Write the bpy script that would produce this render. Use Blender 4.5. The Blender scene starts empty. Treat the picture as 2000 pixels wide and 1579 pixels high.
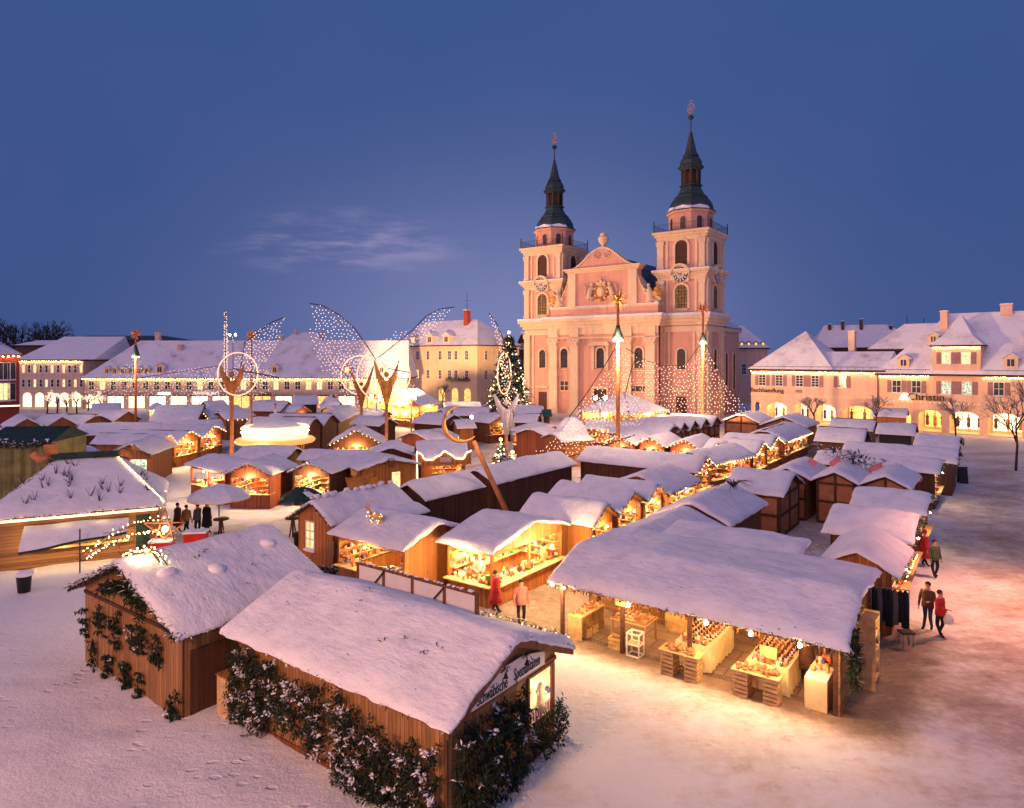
import bpy, math, random
from mathutils import Vector, Matrix, noise
random.seed(7)
PI=math.pi
C=bpy.context.scene.collection
H0=10.0; F=1320.0; HY=700.0
AX=(0.590,0.807); BX=(0.807,-0.590)
def G(px,py,h=0.0):
    Z=(H0-h)*F/(py-HY); return ((px-1000.0)*Z/F, Z)
def XZ(px,Z): return (px-1000.0)*Z/F
def HZ(py,Z): return H0-(py-HY)*Z/F
# ---------------------------------------------------------------- materials
MATS={}
class NT:
    def __init__(s,nt): s.nt=nt
    def n(s,t,**k):
        d=s.nt.nodes.new(t)
        for a,b in k.items():
            if a.startswith('i_'):
                kk=a[2:]
                kk=int(kk) if kk.isdigit() else kk.replace('_',' ')
                d.inputs[kk].default_value=b
            else: setattr(d,a,b)
        return d
    def l(s,a,b): s.nt.links.new(a,b)
def newmat(name):
    m=bpy.data.materials.new(name); m.use_nodes=True
    t=NT(m.node_tree); b=m.node_tree.nodes['Principled BSDF']
    MATS[name]=m
    return m,t,b
def rgba(c): return (c[0],c[1],c[2],1.0)
def ramp(t,stops,interp='LINEAR'):
    r=t.n('ShaderNodeValToRGB'); e=r.color_ramp.elements
    r.color_ramp.interpolation=interp
    while len(e)<len(stops): e.new(0.5)
    for i,(p,c) in enumerate(stops): e[i].position=p; e[i].color=rgba(c)
    return r
def coords(t):
    c=t.n('ShaderNodeTexCoord'); return c.outputs['Object']
def plain(name,col,rough=.7,var=.25,scale=4.0,bump=.15,metal=0.0,spec=.3):
    m,t,b=newmat(name)
    co=coords(t)
    nz=t.n('ShaderNodeTexNoise',i_Scale=scale,i_Detail=5.0); t.l(co,nz.inputs['Vector'])
    lo=tuple(c*(1-var) for c in col); hi=tuple(min(1,c*(1+var)) for c in col)
    r=ramp(t,[(.3,lo),(.7,hi)]); t.l(nz.outputs['Fac'],r.inputs['Fac']); t.l(r.outputs['Color'],b.inputs['Base Color'])
    b.inputs['Roughness'].default_value=rough; b.inputs['Metallic'].default_value=metal
    b.inputs['Specular IOR Level'].default_value=spec
    if bump:
        n2=t.n('ShaderNodeTexNoise',i_Scale=scale*6,i_Detail=4.0); t.l(co,n2.inputs['Vector'])
        bp=t.n('ShaderNodeBump',i_Strength=bump,i_Distance=.02); t.l(n2.outputs['Fac'],bp.inputs['Height']); t.l(bp.outputs['Normal'],b.inputs['Normal'])
    return m
def plaster(name,col,var=.14,streak=.16,joints=False):
    m,t,b=newmat(name); co=coords(t)
    n1=t.n('ShaderNodeTexNoise',i_Scale=.35,i_Detail=7.0,i_Roughness=.65); t.l(co,n1.inputs['Vector'])
    mp=t.n('ShaderNodeMapping'); mp.inputs['Scale'].default_value=(1.6,1.6,.12); t.l(co,mp.inputs[0])
    n2=t.n('ShaderNodeTexNoise',i_Scale=1.0,i_Detail=6.0,i_Roughness=.6); t.l(mp.outputs[0],n2.inputs['Vector'])
    ad=t.n('ShaderNodeMath',operation='MULTIPLY_ADD'); t.l(n2.outputs['Fac'],ad.inputs[0]); ad.inputs[1].default_value=streak/var; t.l(n1.outputs['Fac'],ad.inputs[2])
    k=(1+streak/var)/2
    r=ramp(t,[(.28,tuple(c*(1-var-streak) for c in col)),(.5,col),(.75,tuple(min(1,c*(1+var*.6)) for c in col))])
    dv=t.n('ShaderNodeMath',operation='DIVIDE'); t.l(ad.outputs[0],dv.inputs[0]); dv.inputs[1].default_value=1+streak/var; t.l(dv.outputs[0],r.inputs['Fac'])
    t.l(r.outputs['Color'],b.inputs['Base Color'])
    n3=t.n('ShaderNodeTexNoise',i_Scale=9.0,i_Detail=4.0); t.l(co,n3.inputs['Vector'])
    bp=t.n('ShaderNodeBump',i_Strength=.25,i_Distance=.03); t.l(n3.outputs['Fac'],bp.inputs['Height']); t.l(bp.outputs['Normal'],b.inputs['Normal'])
    b.inputs['Roughness'].default_value=.85; b.inputs['Specular IOR Level'].default_value=.2
    return m
def planks(name,col,w=.13,horiz=False,rough=.65):
    m,t,b=newmat(name)
    co=coords(t); sp=t.n('ShaderNodeSeparateXYZ'); t.l(co,sp.inputs[0])
    if horiz: src=sp.outputs['Z']
    else:
        ad=t.n('ShaderNodeMath',operation='ADD'); t.l(sp.outputs['X'],ad.inputs[0]); t.l(sp.outputs['Y'],ad.inputs[1]); src=ad.outputs[0]
    dv=t.n('ShaderNodeMath',operation='DIVIDE'); t.l(src,dv.inputs[0]); dv.inputs[1].default_value=w
    fl=t.n('ShaderNodeMath',operation='FLOOR'); t.l(dv.outputs[0],fl.inputs[0])
    fr=t.n('ShaderNodeMath',operation='FRACT'); t.l(dv.outputs[0],fr.inputs[0])
    wn=t.n('ShaderNodeTexWhiteNoise',noise_dimensions='1D'); t.l(fl.outputs[0],wn.inputs['W'])
    mp=t.n('ShaderNodeMapping'); mp.inputs['Scale'].default_value=(14,14,1.2) if not horiz else (1.2,1.2,14); t.l(co,mp.inputs[0])
    nz=t.n('ShaderNodeTexNoise',i_Scale=2.0,i_Detail=6.0); t.l(mp.outputs[0],nz.inputs['Vector'])
    mx=t.n('ShaderNodeMath',operation='MULTIPLY_ADD'); t.l(wn.outputs['Value'],mx.inputs[0]); mx.inputs[1].default_value=.45; 
    ml=t.n('ShaderNodeMath',operation='MULTIPLY'); t.l(nz.outputs['Fac'],ml.inputs[0]); ml.inputs[1].default_value=.7; t.l(ml.outputs[0],mx.inputs[2])
    r=ramp(t,[(.2,tuple(c*.55 for c in col)),(.55,col),(.95,tuple(min(1,c*1.45) for c in col))]); t.l(mx.outputs[0],r.inputs['Fac'])
    # gap
    a=t.n('ShaderNodeMath',operation='SUBTRACT'); t.l(fr.outputs[0],a.inputs[0]); a.inputs[1].default_value=.5
    ab=t.n('ShaderNodeMath',operation='ABSOLUTE'); t.l(a.outputs[0],ab.inputs[0])
    gr=t.n('ShaderNodeMapRange'); gr.inputs['From Min'].default_value=.42; gr.inputs['From Max'].default_value=.5; gr.inputs['To Min'].default_value=1; gr.inputs['To Max'].default_value=0
    t.l(ab.outputs[0],gr.inputs['Value'])
    mm=t.n('ShaderNodeMixRGB',blend_type='MIX'); t.l(gr.outputs[0],mm.inputs['Fac']); mm.inputs[1].default_value=rgba(tuple(c*.22 for c in col)); t.l(r.outputs['Color'],mm.inputs[2])
    t.l(mm.outputs[0],b.inputs['Base Color'])
    bp=t.n('ShaderNodeBump',i_Strength=.6,i_Distance=.015); t.l(gr.outputs[0],bp.inputs['Height']); t.l(bp.outputs['Normal'],b.inputs['Normal'])
    b.inputs['Roughness'].default_value=rough; b.inputs['Specular IOR Level'].default_value=.25
    return m
def snowmat(name,col=(.86,.87,.90),s1=1.6,s2=14.0,bump=.5,streak=0.0,dirt=.0):
    m,t,b=newmat(name); co=coords(t)
    n1=t.n('ShaderNodeTexNoise',i_Scale=s1,i_Detail=4.0); t.l(co,n1.inputs['Vector'])
    n2=t.n('ShaderNodeTexNoise',i_Scale=s2,i_Detail=6.0,i_Roughness=.65); t.l(co,n2.inputs['Vector'])
    ad=t.n('ShaderNodeMath',operation='MULTIPLY_ADD'); t.l(n2.outputs['Fac'],ad.inputs[0]); ad.inputs[1].default_value=.22; t.l(n1.outputs['Fac'],ad.inputs[2])
    mpw=t.n('ShaderNodeMapping'); mpw.inputs['Rotation'].default_value=(0,0,.5); mpw.inputs['Scale'].default_value=(1.2,4.0,2.0); t.l(co,mpw.inputs[0])
    nw=t.n('ShaderNodeTexNoise',i_Scale=1.3,i_Detail=5.0,i_Roughness=.55); t.l(mpw.outputs[0],nw.inputs['Vector'])
    vp=t.n('ShaderNodeTexVoronoi',i_Scale=1.9); t.l(co,vp.inputs['Vector'])
    vq=t.n('ShaderNodeMapRange',interpolation_type='SMOOTHSTEP'); vq.inputs['From Min'].default_value=.12; vq.inputs['From Max'].default_value=.0; vq.inputs['To Max'].default_value=-.35; t.l(vp.outputs['Distance'],vq.inputs['Value'])
    a2=t.n('ShaderNodeMath',operation='MULTIPLY_ADD'); t.l(nw.outputs['Fac'],a2.inputs[0]); a2.inputs[1].default_value=.55; t.l(ad.outputs[0],a2.inputs[2])
    a3=t.n('ShaderNodeMath',operation='ADD'); t.l(a2.outputs[0],a3.inputs[0]); t.l(vq.outputs[0],a3.inputs[1])
    h=a3.outputs[0]
    bp=t.n('ShaderNodeBump',i_Strength=bump,i_Distance=.12); t.l(h,bp.inputs['Height']); t.l(bp.outputs['Normal'],b.inputs['Normal'])
    r=ramp(t,[(.25,tuple(c*(.86-dirt) for c in col)),(.6,col)]); t.l(n1.outputs['Fac'],r.inputs['Fac'])
    # little twigs and specks that fell on the snow
    vo=t.n('ShaderNodeTexNoise',i_Scale=9.0,i_Detail=2.0); t.l(co,vo.inputs['Vector'])
    sr=t.n('ShaderNodeMapRange'); sr.inputs['From Min'].default_value=.735; sr.inputs['From Max'].default_value=.76; t.l(vo.outputs['Fac'],sr.inputs['Value'])
    mm=t.n('ShaderNodeMixRGB'); t.l(sr.outputs[0],mm.inputs['Fac']); t.l(r.outputs['Color'],mm.inputs[1]); mm.inputs[2].default_value=(.16,.12,.09,1)
    t.l(mm.outputs[0],b.inputs['Base Color'])
    b.inputs['Roughness'].default_value=.65; b.inputs['Specular IOR Level'].default_value=.2
    return m
def tilesnow(name):
    m,t,b=newmat(name); co=coords(t)
    n1=t.n('ShaderNodeTexNoise',i_Scale=.35,i_Detail=8.0,i_Roughness=.7); t.l(co,n1.inputs['Vector'])
    sp=t.n('ShaderNodeSeparateXYZ'); t.l(co,sp.inputs[0])
    w=t.n('ShaderNodeMath',operation='MULTIPLY'); t.l(sp.outputs['Z'],w.inputs[0]); w.inputs[1].default_value=3.1
    f=t.n('ShaderNodeMath',operation='FRACT'); t.l(w.outputs[0],f.inputs[0])
    wr=t.n('ShaderNodeMapRange'); wr.inputs['From Min'].default_value=.8; wr.inputs['From Max'].default_value=1; wr.inputs['To Max'].default_value=.10; t.l(f.outputs[0],wr.inputs['Value'])
    s=t.n('ShaderNodeMath',operation='SUBTRACT'); t.l(n1.outputs['Fac'],s.inputs[0]); t.l(wr.outputs[0],s.inputs[1])
    r=ramp(t,[(.24,(.16,.11,.10)),(.33,(.62,.6,.64)),(.5,(.84,.85,.89))]); t.l(s.outputs[0],r.inputs['Fac']); t.l(r.outputs['Color'],b.inputs['Base Color'])
    bp=t.n('ShaderNodeBump',i_Strength=.35,i_Distance=.1); t.l(s.outputs[0],bp.inputs['Height']); t.l(bp.outputs['Normal'],b.inputs['Normal'])
    b.inputs['Roughness'].default_value=.7; b.inputs['Specular IOR Level'].default_value=.15
    return m
def emit(name,col,strength,sample=False,base=None):
    m,t,b=newmat(name)
    b.inputs['Base Color'].default_value=rgba(base or col); b.inputs['Emission Color'].default_value=rgba(col); b.inputs['Emission Strength'].default_value=strength
    if not sample: m.cycles.emission_sampling='NONE'
    return m
def shopglow(name,c1,c2,strength,scale=2.0):
    m,t,b=newmat(name); co=coords(t)
    n=t.n('ShaderNodeTexVoronoi',i_Scale=scale); t.l(co,n.inputs['Vector'])
    r=ramp(t,[(.0,c1),(.62,c2),(.95,(c2[0]*.25,c2[1]*.2,c2[2]*.15))]); 
    n2=t.n('ShaderNodeTexNoise',i_Scale=scale*1.7,i_Detail=3.0); t.l(co,n2.inputs['Vector'])
    rr=t.n('ShaderNodeMapRange'); rr.inputs['From Min'].default_value=.3; rr.inputs['From Max'].default_value=.75; t.l(n2.outputs['Fac'],rr.inputs['Value'])
    t.l(rr.outputs[0],r.inputs['Fac']); t.l(r.outputs['Color'],b.inputs['Emission Color']); b.inputs['Emission Strength'].default_value=strength
    b.inputs['Base Color'].default_value=(.3,.25,.18,1); b.inputs['Roughness'].default_value=.15
    return m
M={}
def setup_mats():
    M['snow']=snowmat('roof_snow',bump=.75)
    M['snow2']=snowmat('clean_snow',s1=3.0,s2=30.0,bump=.3)
    M['tile']=tilesnow('snowy_tiles')
    M['tan']=planks('tan_planks',(.33,.17,.065))
    M['brown']=planks('brown_planks',(.20,.075,.033))
    M['dark']=planks('dark_planks',(.105,.042,.024),w=.16)
    M['orange']=planks('orange_planks',(.40,.15,.042))
    M['board']=planks('horizontal_boards',(.30,.15,.06),w=.16,horiz=True)
    M['red']=planks('red_planks',(.34,.10,.045))
    M['panel']=plain('brown_panel',(.40,.165,.075),var=.3,scale=1.5)
    M['beam']=plain('timber_beam',(.075,.035,.02),var=.4,scale=6)
    M['pale']=plain('pale_wood',(.62,.40,.17),var=.25,scale=5)
    M['cloth']=plain('cream_cloth',(.70,.55,.30),rough=.9,var=.12,scale=3)
    M['white']=plain('white_board',(.78,.74,.70),var=.05,scale=2,bump=.05)
    M['grey']=plain('grey_metal',(.28,.28,.30),metal=.6,rough=.4,var=.1)
    M['black']=plain('black_paint',(.018,.018,.02),rough=.5,var=.2)
    M['green_tarp']=plain('green_tarpaulin',(.26,.23,.07),var=.35,scale=1.2,rough=.6)
    M['dgreen']=plain('dark_green_canvas',(.018,.045,.035),var=.4,scale=3)
    M['teal']=plain('teal_roof',(.01,.10,.10),var=.3)
    M['leaf']=plain('laurel_leaf',(.020,.036,.018),var=.6,scale=9,bump=0,rough=.45)
    M['fir']=plain('fir_needles',(.018,.035,.016),var=.55,scale=7,bump=0,rough=.7)
    M['garland']=plain('garland_green',(.030,.048,.018),var=.6,scale=9,bump=0)
    M['bark']=plain('bark',(.06,.038,.028),var=.4,scale=8)
    M['gold']=plain('gold_paint',(.75,.36,.08),var=.25,scale=2,rough=.5)
    M['polewood']=plain('pale_pole_wood',(.55,.22,.08),var=.3,scale=2)
    M['redfab']=plain('red_fabric',(.55,.03,.02),var=.2,rough=.85)
    M['pinkwall']=plaster('salmon_plaster',(.74,.40,.29))
    M['cream']=plaster('cream_stone',(.83,.63,.42))
    M['slate']=plain('slate_blue_copper',(.035,.06,.06),var=.35,scale=2,rough=.5)
    M['nave']=plain('slate_snow_roof',(.07,.085,.11),var=.6,scale=.7)
    M['ochre']=plaster('ochre_plaster',(.86,.66,.38))
    M['rosewall']=plaster('rose_plaster',(.84,.55,.40))
    M['tanwall']=plaster('apricot_plaster',(.86,.56,.36))
    M['beigewall']=plaster('beige_plaster',(.72,.54,.42))
    M['redwall']=plaster('brick_red_plaster',(.36,.075,.055))
    M['glass']=plain('dark_glass',(.05,.045,.05),rough=.12,var=.5,scale=1.5,bump=0,spec=.5)
    M['stain']=plain('leaded_glass',(.26,.19,.05),rough=.2,var=.5,scale=2,bump=0)
    M['frame']=plain('white_frame',(.78,.74,.68),var=.05,bump=0)
    M['shutter']=plain('mauve_shutter',(.36,.20,.20),var=.15,bump=0)
    M['louvre']=plain('brown_louvre',(.10,.045,.03),var=.3)
    M['clock']=plain('clock_face',(.55,.50,.55),var=.1,bump=0)
    M['shopw']=shopglow('shop_window_white',(1.0,.86,.50),(1.0,.78,.42),2.3,1.4)
    M['shopy']=shopglow('shop_window_yellow',(1.0,.62,.17),(.8,.36,.07),1.6,1.2)
    M['litwin']=shopglow('lit_window',(1.0,.80,.45),(.9,.50,.17),1.5,2.5)
    M['litgreen']=shopglow('lit_screen',(.75,1.0,.72),(.10,.22,.14),1.4,2.2)
    M['bulb']=emit('warm_bulb',(1.0,.66,.30),7.0)
    M['bulbs']=emit('eave_bulb',(1.0,.60,.22),90.0,sample=True)
    M['netbulb']=emit('net_bulb',(1.0,.66,.48),1.7)
    M['lamp']=emit('bright_lamp',(1.0,.80,.50),45.0)
    M['halo']=emit('halo_tube',(1.0,.58,.36),1.25)
    M['carlit']=emit('carousel_board',(1.0,.76,.46),1.25,sample=True)
    M['carlit2']=emit('carousel_rim',(1.0,.46,.14),.75,sample=True)
    M['signlit']=emit('lit_sign',(1.0,.92,.75),1.5)
    M['skin']=plain('skin',(.50,.27,.18),var=.08,bump=0)
    M['hair']=plain('dark_hair',(.03,.018,.012),var=.3,bump=0)
    for k,c in dict(coat_black=(.012,.012,.016),coat_tan=(.38,.21,.08),coat_brown=(.10,.05,.03),coat_red=(.45,.03,.03),coat_grey=(.10,.09,.10),coat_green=(.07,.09,.05),coat_pink=(.55,.22,.18),jeans=(.035,.05,.10),trousers=(.02,.018,.02),hat_red=(.5,.03,.02),bag=(.75,.68,.6)).items():
        M[k]=plain(k,c,rough=.9,var=.2,scale=9)
    for i,c in enumerate([(.55,.05,.03),(.70,.42,.10),(.75,.68,.5),(.08,.16,.05),(.30,.12,.04),(.55,.18,.05),(.10,.10,.28),(.75,.55,.35),(.05,.03,.03),(.6,.3,.3)]):
        M['g%d'%i]=plain('goods_%s'%'red amber cream green brown orange blue straw dark rose'.split()[i],c,var=.2,scale=8,bump=0)
    M['bottle']=plain('bottle_glass',(.13,.02,.02),rough=.15,var=.4,bump=0)
    M['bottle2']=plain('bottle_amber',(.35,.12,.02),rough=.15,var=.4,bump=0)
    M['bread']=plain('baked_crust',(.34,.16,.07),var=.35,scale=14)
    M['pink']=plain('pink_ribbon',(.75,.22,.22),var=.1)
    M['ink']=plain('black_lettering',(.015,.012,.01),var=.1,bump=0)
    M['whitetext']=emit('white_lettering',(1,.93,.85),.9)
GOODS=['g%d'%i for i in range(10)]
# ---------------------------------------------------------------- mesh builder
class MB:
    def __init__(s): s.v=[]; s.f=[]; s.m=[]; s.sm=[]
    def add(s,vs,fs,mat=0,smooth=False):
        o=len(s.v); s.v.extend(vs)
        for f in fs: s.f.append(tuple(i+o for i in f)); s.m.append(mat); s.sm.append(smooth)
    def poly(s,pts,mat=0): s.add(list(pts),[tuple(range(len(pts)))],mat)
    def box(s,x0,x1,y0,y1,z0,z1,mat=0):
        s.add([(x0,y0,z0),(x1,y0,z0),(x1,y1,z0),(x0,y1,z0),(x0,y0,z1),(x1,y0,z1),(x1,y1,z1),(x0,y1,z1)],
              [(0,3,2,1),(4,5,6,7),(0,1,5,4),(1,2,6,5),(2,3,7,6),(3,0,4,7)],mat)
    def obox(s,c,ang,sx,sy,z0,z1,mat=0):
        ca,sa=math.cos(ang),math.sin(ang); v=[]
        for z in (z0,z1):
            for a,b in ((-1,-1),(1,-1),(1,1),(-1,1)):
                x,y=a*sx/2,b*sy/2; v.append((c[0]+x*ca-y*sa,c[1]+x*sa+y*ca,z))
        s.add(v,[(0,3,2,1),(4,5,6,7),(0,1,5,4),(1,2,6,5),(2,3,7,6),(3,0,4,7)],mat)
    def beam(s,p,q,w,h,mat=0,up=(0,0,1)):
        p=Vector(p);q=Vector(q);d=(q-p).normalized();u=Vector(up)
        if abs(d.dot(u))>.97: u=Vector((1,0,0))
        r=d.cross(u).normalized(); u=r.cross(d)
        v=[]
        for e in (p,q):
            for a,b in ((-1,-1),(1,-1),(1,1),(-1,1)): v.append(tuple(e+r*(a*w/2)+u*(b*h/2)))
        s.add(v,[(0,3,2,1),(4,5,6,7),(0,1,5,4),(1,2,6,5),(2,3,7,6),(3,0,4,7)],mat)
    def path(s,pts,rad,n=8,mat=0,cap=True,smooth=True):
        pts=[Vector(p) for p in pts]
        if not hasattr(rad,'__len__'): rad=[rad]*len(pts)
        o=[];N=len(pts); ref=Vector((0,0,1))
        for i,p in enumerate(pts):
            d=(pts[min(i+1,N-1)]-pts[max(i-1,0)])
            d=d.normalized() if d.length>1e-9 else Vector((0,0,1))
            u=ref if abs(d.dot(ref))<.95 else Vector((1,0,0))
            r=d.cross(u).normalized(); u=r.cross(d)
            for k in range(n):
                a=2*PI*k/n; o.append(tuple(p+(r*math.cos(a)+u*math.sin(a))*rad[i]))
        fs=[]
        for i in range(N-1):
            for k in range(n):
                k2=(k+1)%n; fs.append((i*n+k,i*n+k2,(i+1)*n+k2,(i+1)*n+k))
        if cap: fs.append(tuple(range(n-1,-1,-1))); fs.append(tuple((N-1)*n+k for k in range(n)))
        s.add(o,fs,mat,smooth)
    def tube(s,p,q,r0,r1=None,n=8,mat=0): s.path([p,q],[r0,r0 if r1 is None else r1],n,mat)
    def lathe(s,prof,cx=0,cy=0,n=16,mat=0,smooth=True,a0=0.0,mats=None):
        o=[];fs=[]
        for r,z in prof:
            for k in range(n):
                a=a0+2*PI*k/n; o.append((cx+r*math.cos(a),cy+r*math.sin(a),z))
        for i in range(len(prof)-1):
            for k in range(n):
                k2=(k+1)%n; fs.append((i*n+k,i*n+k2,(i+1)*n+k2,(i+1)*n+k))
        if mats is None: s.add(o,fs+[tuple(range(n-1,-1,-1)),tuple((len(prof)-1)*n+k for k in range(n))],mat,smooth)
        else:
            b=len(s.v); s.v.extend(o)
            for j,f in enumerate(fs): s.f.append(tuple(i+b for i in f)); s.m.append(mats[j//n]); s.sm.append(smooth)
            s.f.append(tuple(b+i for i in range(n-1,-1,-1))); s.m.append(mats[0]); s.sm.append(False)
            s.f.append(tuple(b+(len(prof)-1)*n+k for k in range(n))); s.m.append(mats[-1]); s.sm.append(False)
    def ball(s,c,r,mat=0,n=8,m=5,sz=1.0,sx=1.0,sy=1.0):
        o=[(c[0],c[1],c[2]-r*sz)];fs=[]
        for j in range(1,m):
            th=-PI/2+PI*j/m
            for k in range(n):
                a=2*PI*k/n; o.append((c[0]+sx*r*math.cos(th)*math.cos(a),c[1]+sy*r*math.cos(th)*math.sin(a),c[2]+r*sz*math.sin(th)))
        o.append((c[0],c[1],c[2]+r*sz)); T=len(o)-1
        for k in range(n): fs.append((0,1+(k+1)%n,1+k))
        for j in range(m-2):
            for k in range(n): a=1+j*n; fs.append((a+k,a+(k+1)%n,a+n+(k+1)%n,a+n+k))
        a=1+(m-2)*n
        for k in range(n): fs.append((a+k,a+(k+1)%n,T))
        s.add(o,fs,mat,True)
    def octa(s,c,r,mat=0):
        x,y,z=c
        s.add([(x+r,y,z),(x-r,y,z),(x,y+r,z),(x,y-r,z),(x,y,z+r),(x,y,z-r)],[(0,2,4),(2,1,4),(1,3,4),(3,0,4),(2,0,5),(1,2,5),(3,1,5),(0,3,5)],mat,True)
    def prism(s,fc,pts,d0,d1,mat=0,cap=None):
        n=len(pts); a=[fc(p[0],p[1],d0) for p in pts]; b=[fc(p[0],p[1],d1) for p in pts]
        fs=[tuple(range(n-1,-1,-1)),tuple(range(n,2*n))]+[(i,(i+1)%n,n+(i+1)%n,n+i) for i in range(n)]
        s.add(a+b,fs,mat)
    def strip(s,fc,lo,hi,d0,d1,mat=0):
        # band between two polylines (same length), extruded
        for i in range(len(lo)-1):
            s.prism(fc,[lo[i],lo[i+1],hi[i+1],hi[i]],d0,d1,mat)
    def build(s,name,mats,parent=None,loc=None,rotz=0.0):
        me=bpy.data.meshes.new(name); me.from_pydata(s.v,[],s.f)
        if not isinstance(mats,(list,tuple)): mats=[mats]
        for k in mats: me.materials.append(M[k] if isinstance(k,str) else k)
        me.polygons.foreach_set('material_index',s.m); me.polygons.foreach_set('use_smooth',s.sm); me.update()
        o=bpy.data.objects.new(name,me); C.objects.link(o)
        if parent is not None: o.parent=parent
        if loc is not None: o.location=loc
        o.rotation_euler=(0,0,rotz)
        return o
def tag(o,label,cat,group=None):
    o['label']=label; o['category']=cat
    if group: o['group']=group
    return o
def thing(name,label,cat,loc=(0,0,0),rotz=0.0,group=None):
    o=bpy.data.objects.new(name,None); C.objects.link(o); o.location=loc; o.rotation_euler=(0,0,rotz); o.empty_display_size=.3
    return tag(o,label,cat,group)
def structure(o): o['kind']='structure'; return o
def stuff(o): o['kind']='stuff'; return o
def point(loc,watts,col=(1,.62,.28),r=.12,parent=None):
    l=bpy.data.lights.new('lamp_light','POINT'); l.energy=watts; l.color=col; l.shadow_soft_size=r
    o=bpy.data.objects.new('lamp_light',l); C.objects.link(o); o.location=loc
    if parent is not None: o.parent=parent
    return o
def spot(loc,target,watts,angle,col=(1,.55,.26),blend=.5,r=.3):
    l=bpy.data.lights.new('flood_light','SPOT'); l.energy=watts; l.color=col; l.spot_size=math.radians(angle); l.spot_blend=blend; l.shadow_soft_size=r
    o=bpy.data.objects.new('flood_light',l); C.objects.link(o); o.location=loc
    d=Vector(target)-Vector(loc); o.rotation_euler=d.to_track_quat('-Z','Y').to_euler()
    return o
def text_mesh(txt,size,name,mat,parent=None,extrude=.01,shear=0.0,align='CENTER',space=1.0):
    cu=bpy.data.curves.new(name,'FONT'); cu.body=txt; cu.size=size; cu.extrude=extrude; cu.align_x=align; cu.align_y='CENTER'; cu.shear=shear; cu.space_character=space
    cu.resolution_u=3
    o=bpy.data.objects.new(name+'_tmp',cu); C.objects.link(o)
    dg=bpy.context.evaluated_depsgraph_get(); me=bpy.data.meshes.new_from_object(o.evaluated_get(dg)); me.name=name
    bpy.data.objects.remove(o)
    me.materials.clear(); me.materials.append(M[mat])
    ob=bpy.data.objects.new(name,me); C.objects.link(ob)
    if parent is not None: ob.parent=parent
    return ob
def nz(x,y,z=0.0,s=1.0): return noise.noise(Vector((x*s,y*s,z*s+3.7)))
# ---------------------------------------------------------------- foliage bits
def leaf(mb,p,d,ln,w,mat,up=Vector((0,0,1))):
    d=d.normalized(); r=d.cross(up)
    if r.length<.05: r=Vector((1,0,0))
    r.normalize(); n=r.cross(d).normalized()
    m=p+d*ln*.5-n*ln*.02; e=p+d*ln-n*ln*.12
    mb.add([tuple(p),tuple(m+r*w/2+n*w*.15),tuple(e),tuple(m-r*w/2+n*w*.15)],[(0,1,2),(0,2,3)],mat)
def rv(): 
    while True:
        v=Vector((random.uniform(-1,1),random.uniform(-1,1),random.uniform(-1,1)))
        if .05<v.length<1: return v.normalized()
def garland(mb,pts,r=.09,step=.07,ln=.13,w=.035,snow=.3,mat=0,smat=1,per=4):
    pts=[Vector(p) for p in pts]
    for a,b in zip(pts,pts[1:]):
        L=(b-a).length; n=max(1,int(L/step))
        for i in range(n):
            p=a.lerp(b,(i+random.random())/n)
            for k in range(per):
                d=rv(); d.z=d.z*.6-.15
                leaf(mb,p+rv()*r*.5,d,ln*random.uniform(.7,1.4),w*random.uniform(.8,1.4),smat if (random.random()<snow and d.z>-.3) else mat)
def chain(mb,pts,step,r,mat=0,sag=0.0,drop=0.0):
    pts=[Vector(p) for p in pts]
    for a,b in zip(pts,pts[1:]):
        L=(b-a).length; n=max(1,int(round(L/step)))
        for i in range(n):
            p=a.lerp(b,(i+.5)/n); mb.octa((p.x+random.uniform(-.02,.02),p.y,p.z-random.uniform(0,drop)),r,mat)
# ---------------------------------------------------------------- market stalls
def front(L,R,he,snap):
    p=G(L[0],L[1],he); q=G(R[0],R[1],he)
    if snap:
        u=AX if snap=='A' else BX
        if L[1]>=R[1]:
            k=(R[0]-1000)/F; W=(k*p[1]-p[0])/(u[0]-k*u[1])
        else:
            k=(L[0]-1000)/F; W=-(k*q[1]-q[0])/(u[0]-k*u[1]); p=(q[0]-u[0]*W,q[1]-u[1]*W)
    else:
        W=math.hypot(q[0]-p[0],q[1]-p[1]); u=((q[0]-p[0])/W,(q[1]-p[1])/W)
    return p,u,W
STALL_GROUP='snow covered stalls of the Christmas market'
def roof_fn(kind,W,D,he,hr,rf,rl,hb=None):
    if kind=='S':
        def z(x,y):
            if y>=D*rf and hb is not None: return hb+(hr-hb)*(D-y)/(D*(1-rf))
            t=y/(D*rf) if y<D*rf else (D-y)/(D*(1-rf)); return he+(hr-he)*t
    elif kind=='G':
        def z(x,y):
            t=x/(W*rf) if x<W*rf else (W-x)/(W*(1-rf)); return he+(hr-he)*t
    elif kind=='P':   # lean-to, low at the front
        def z(x,y): return he+(hr-he)*y/D
    else:
        def z(x,y):
            m=min(y/(D/2),(D-y)/(D/2),x/((W-rl)/2),(W-x)/((W-rl)/2)); return he+(hr-he)*m
    return z
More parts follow.
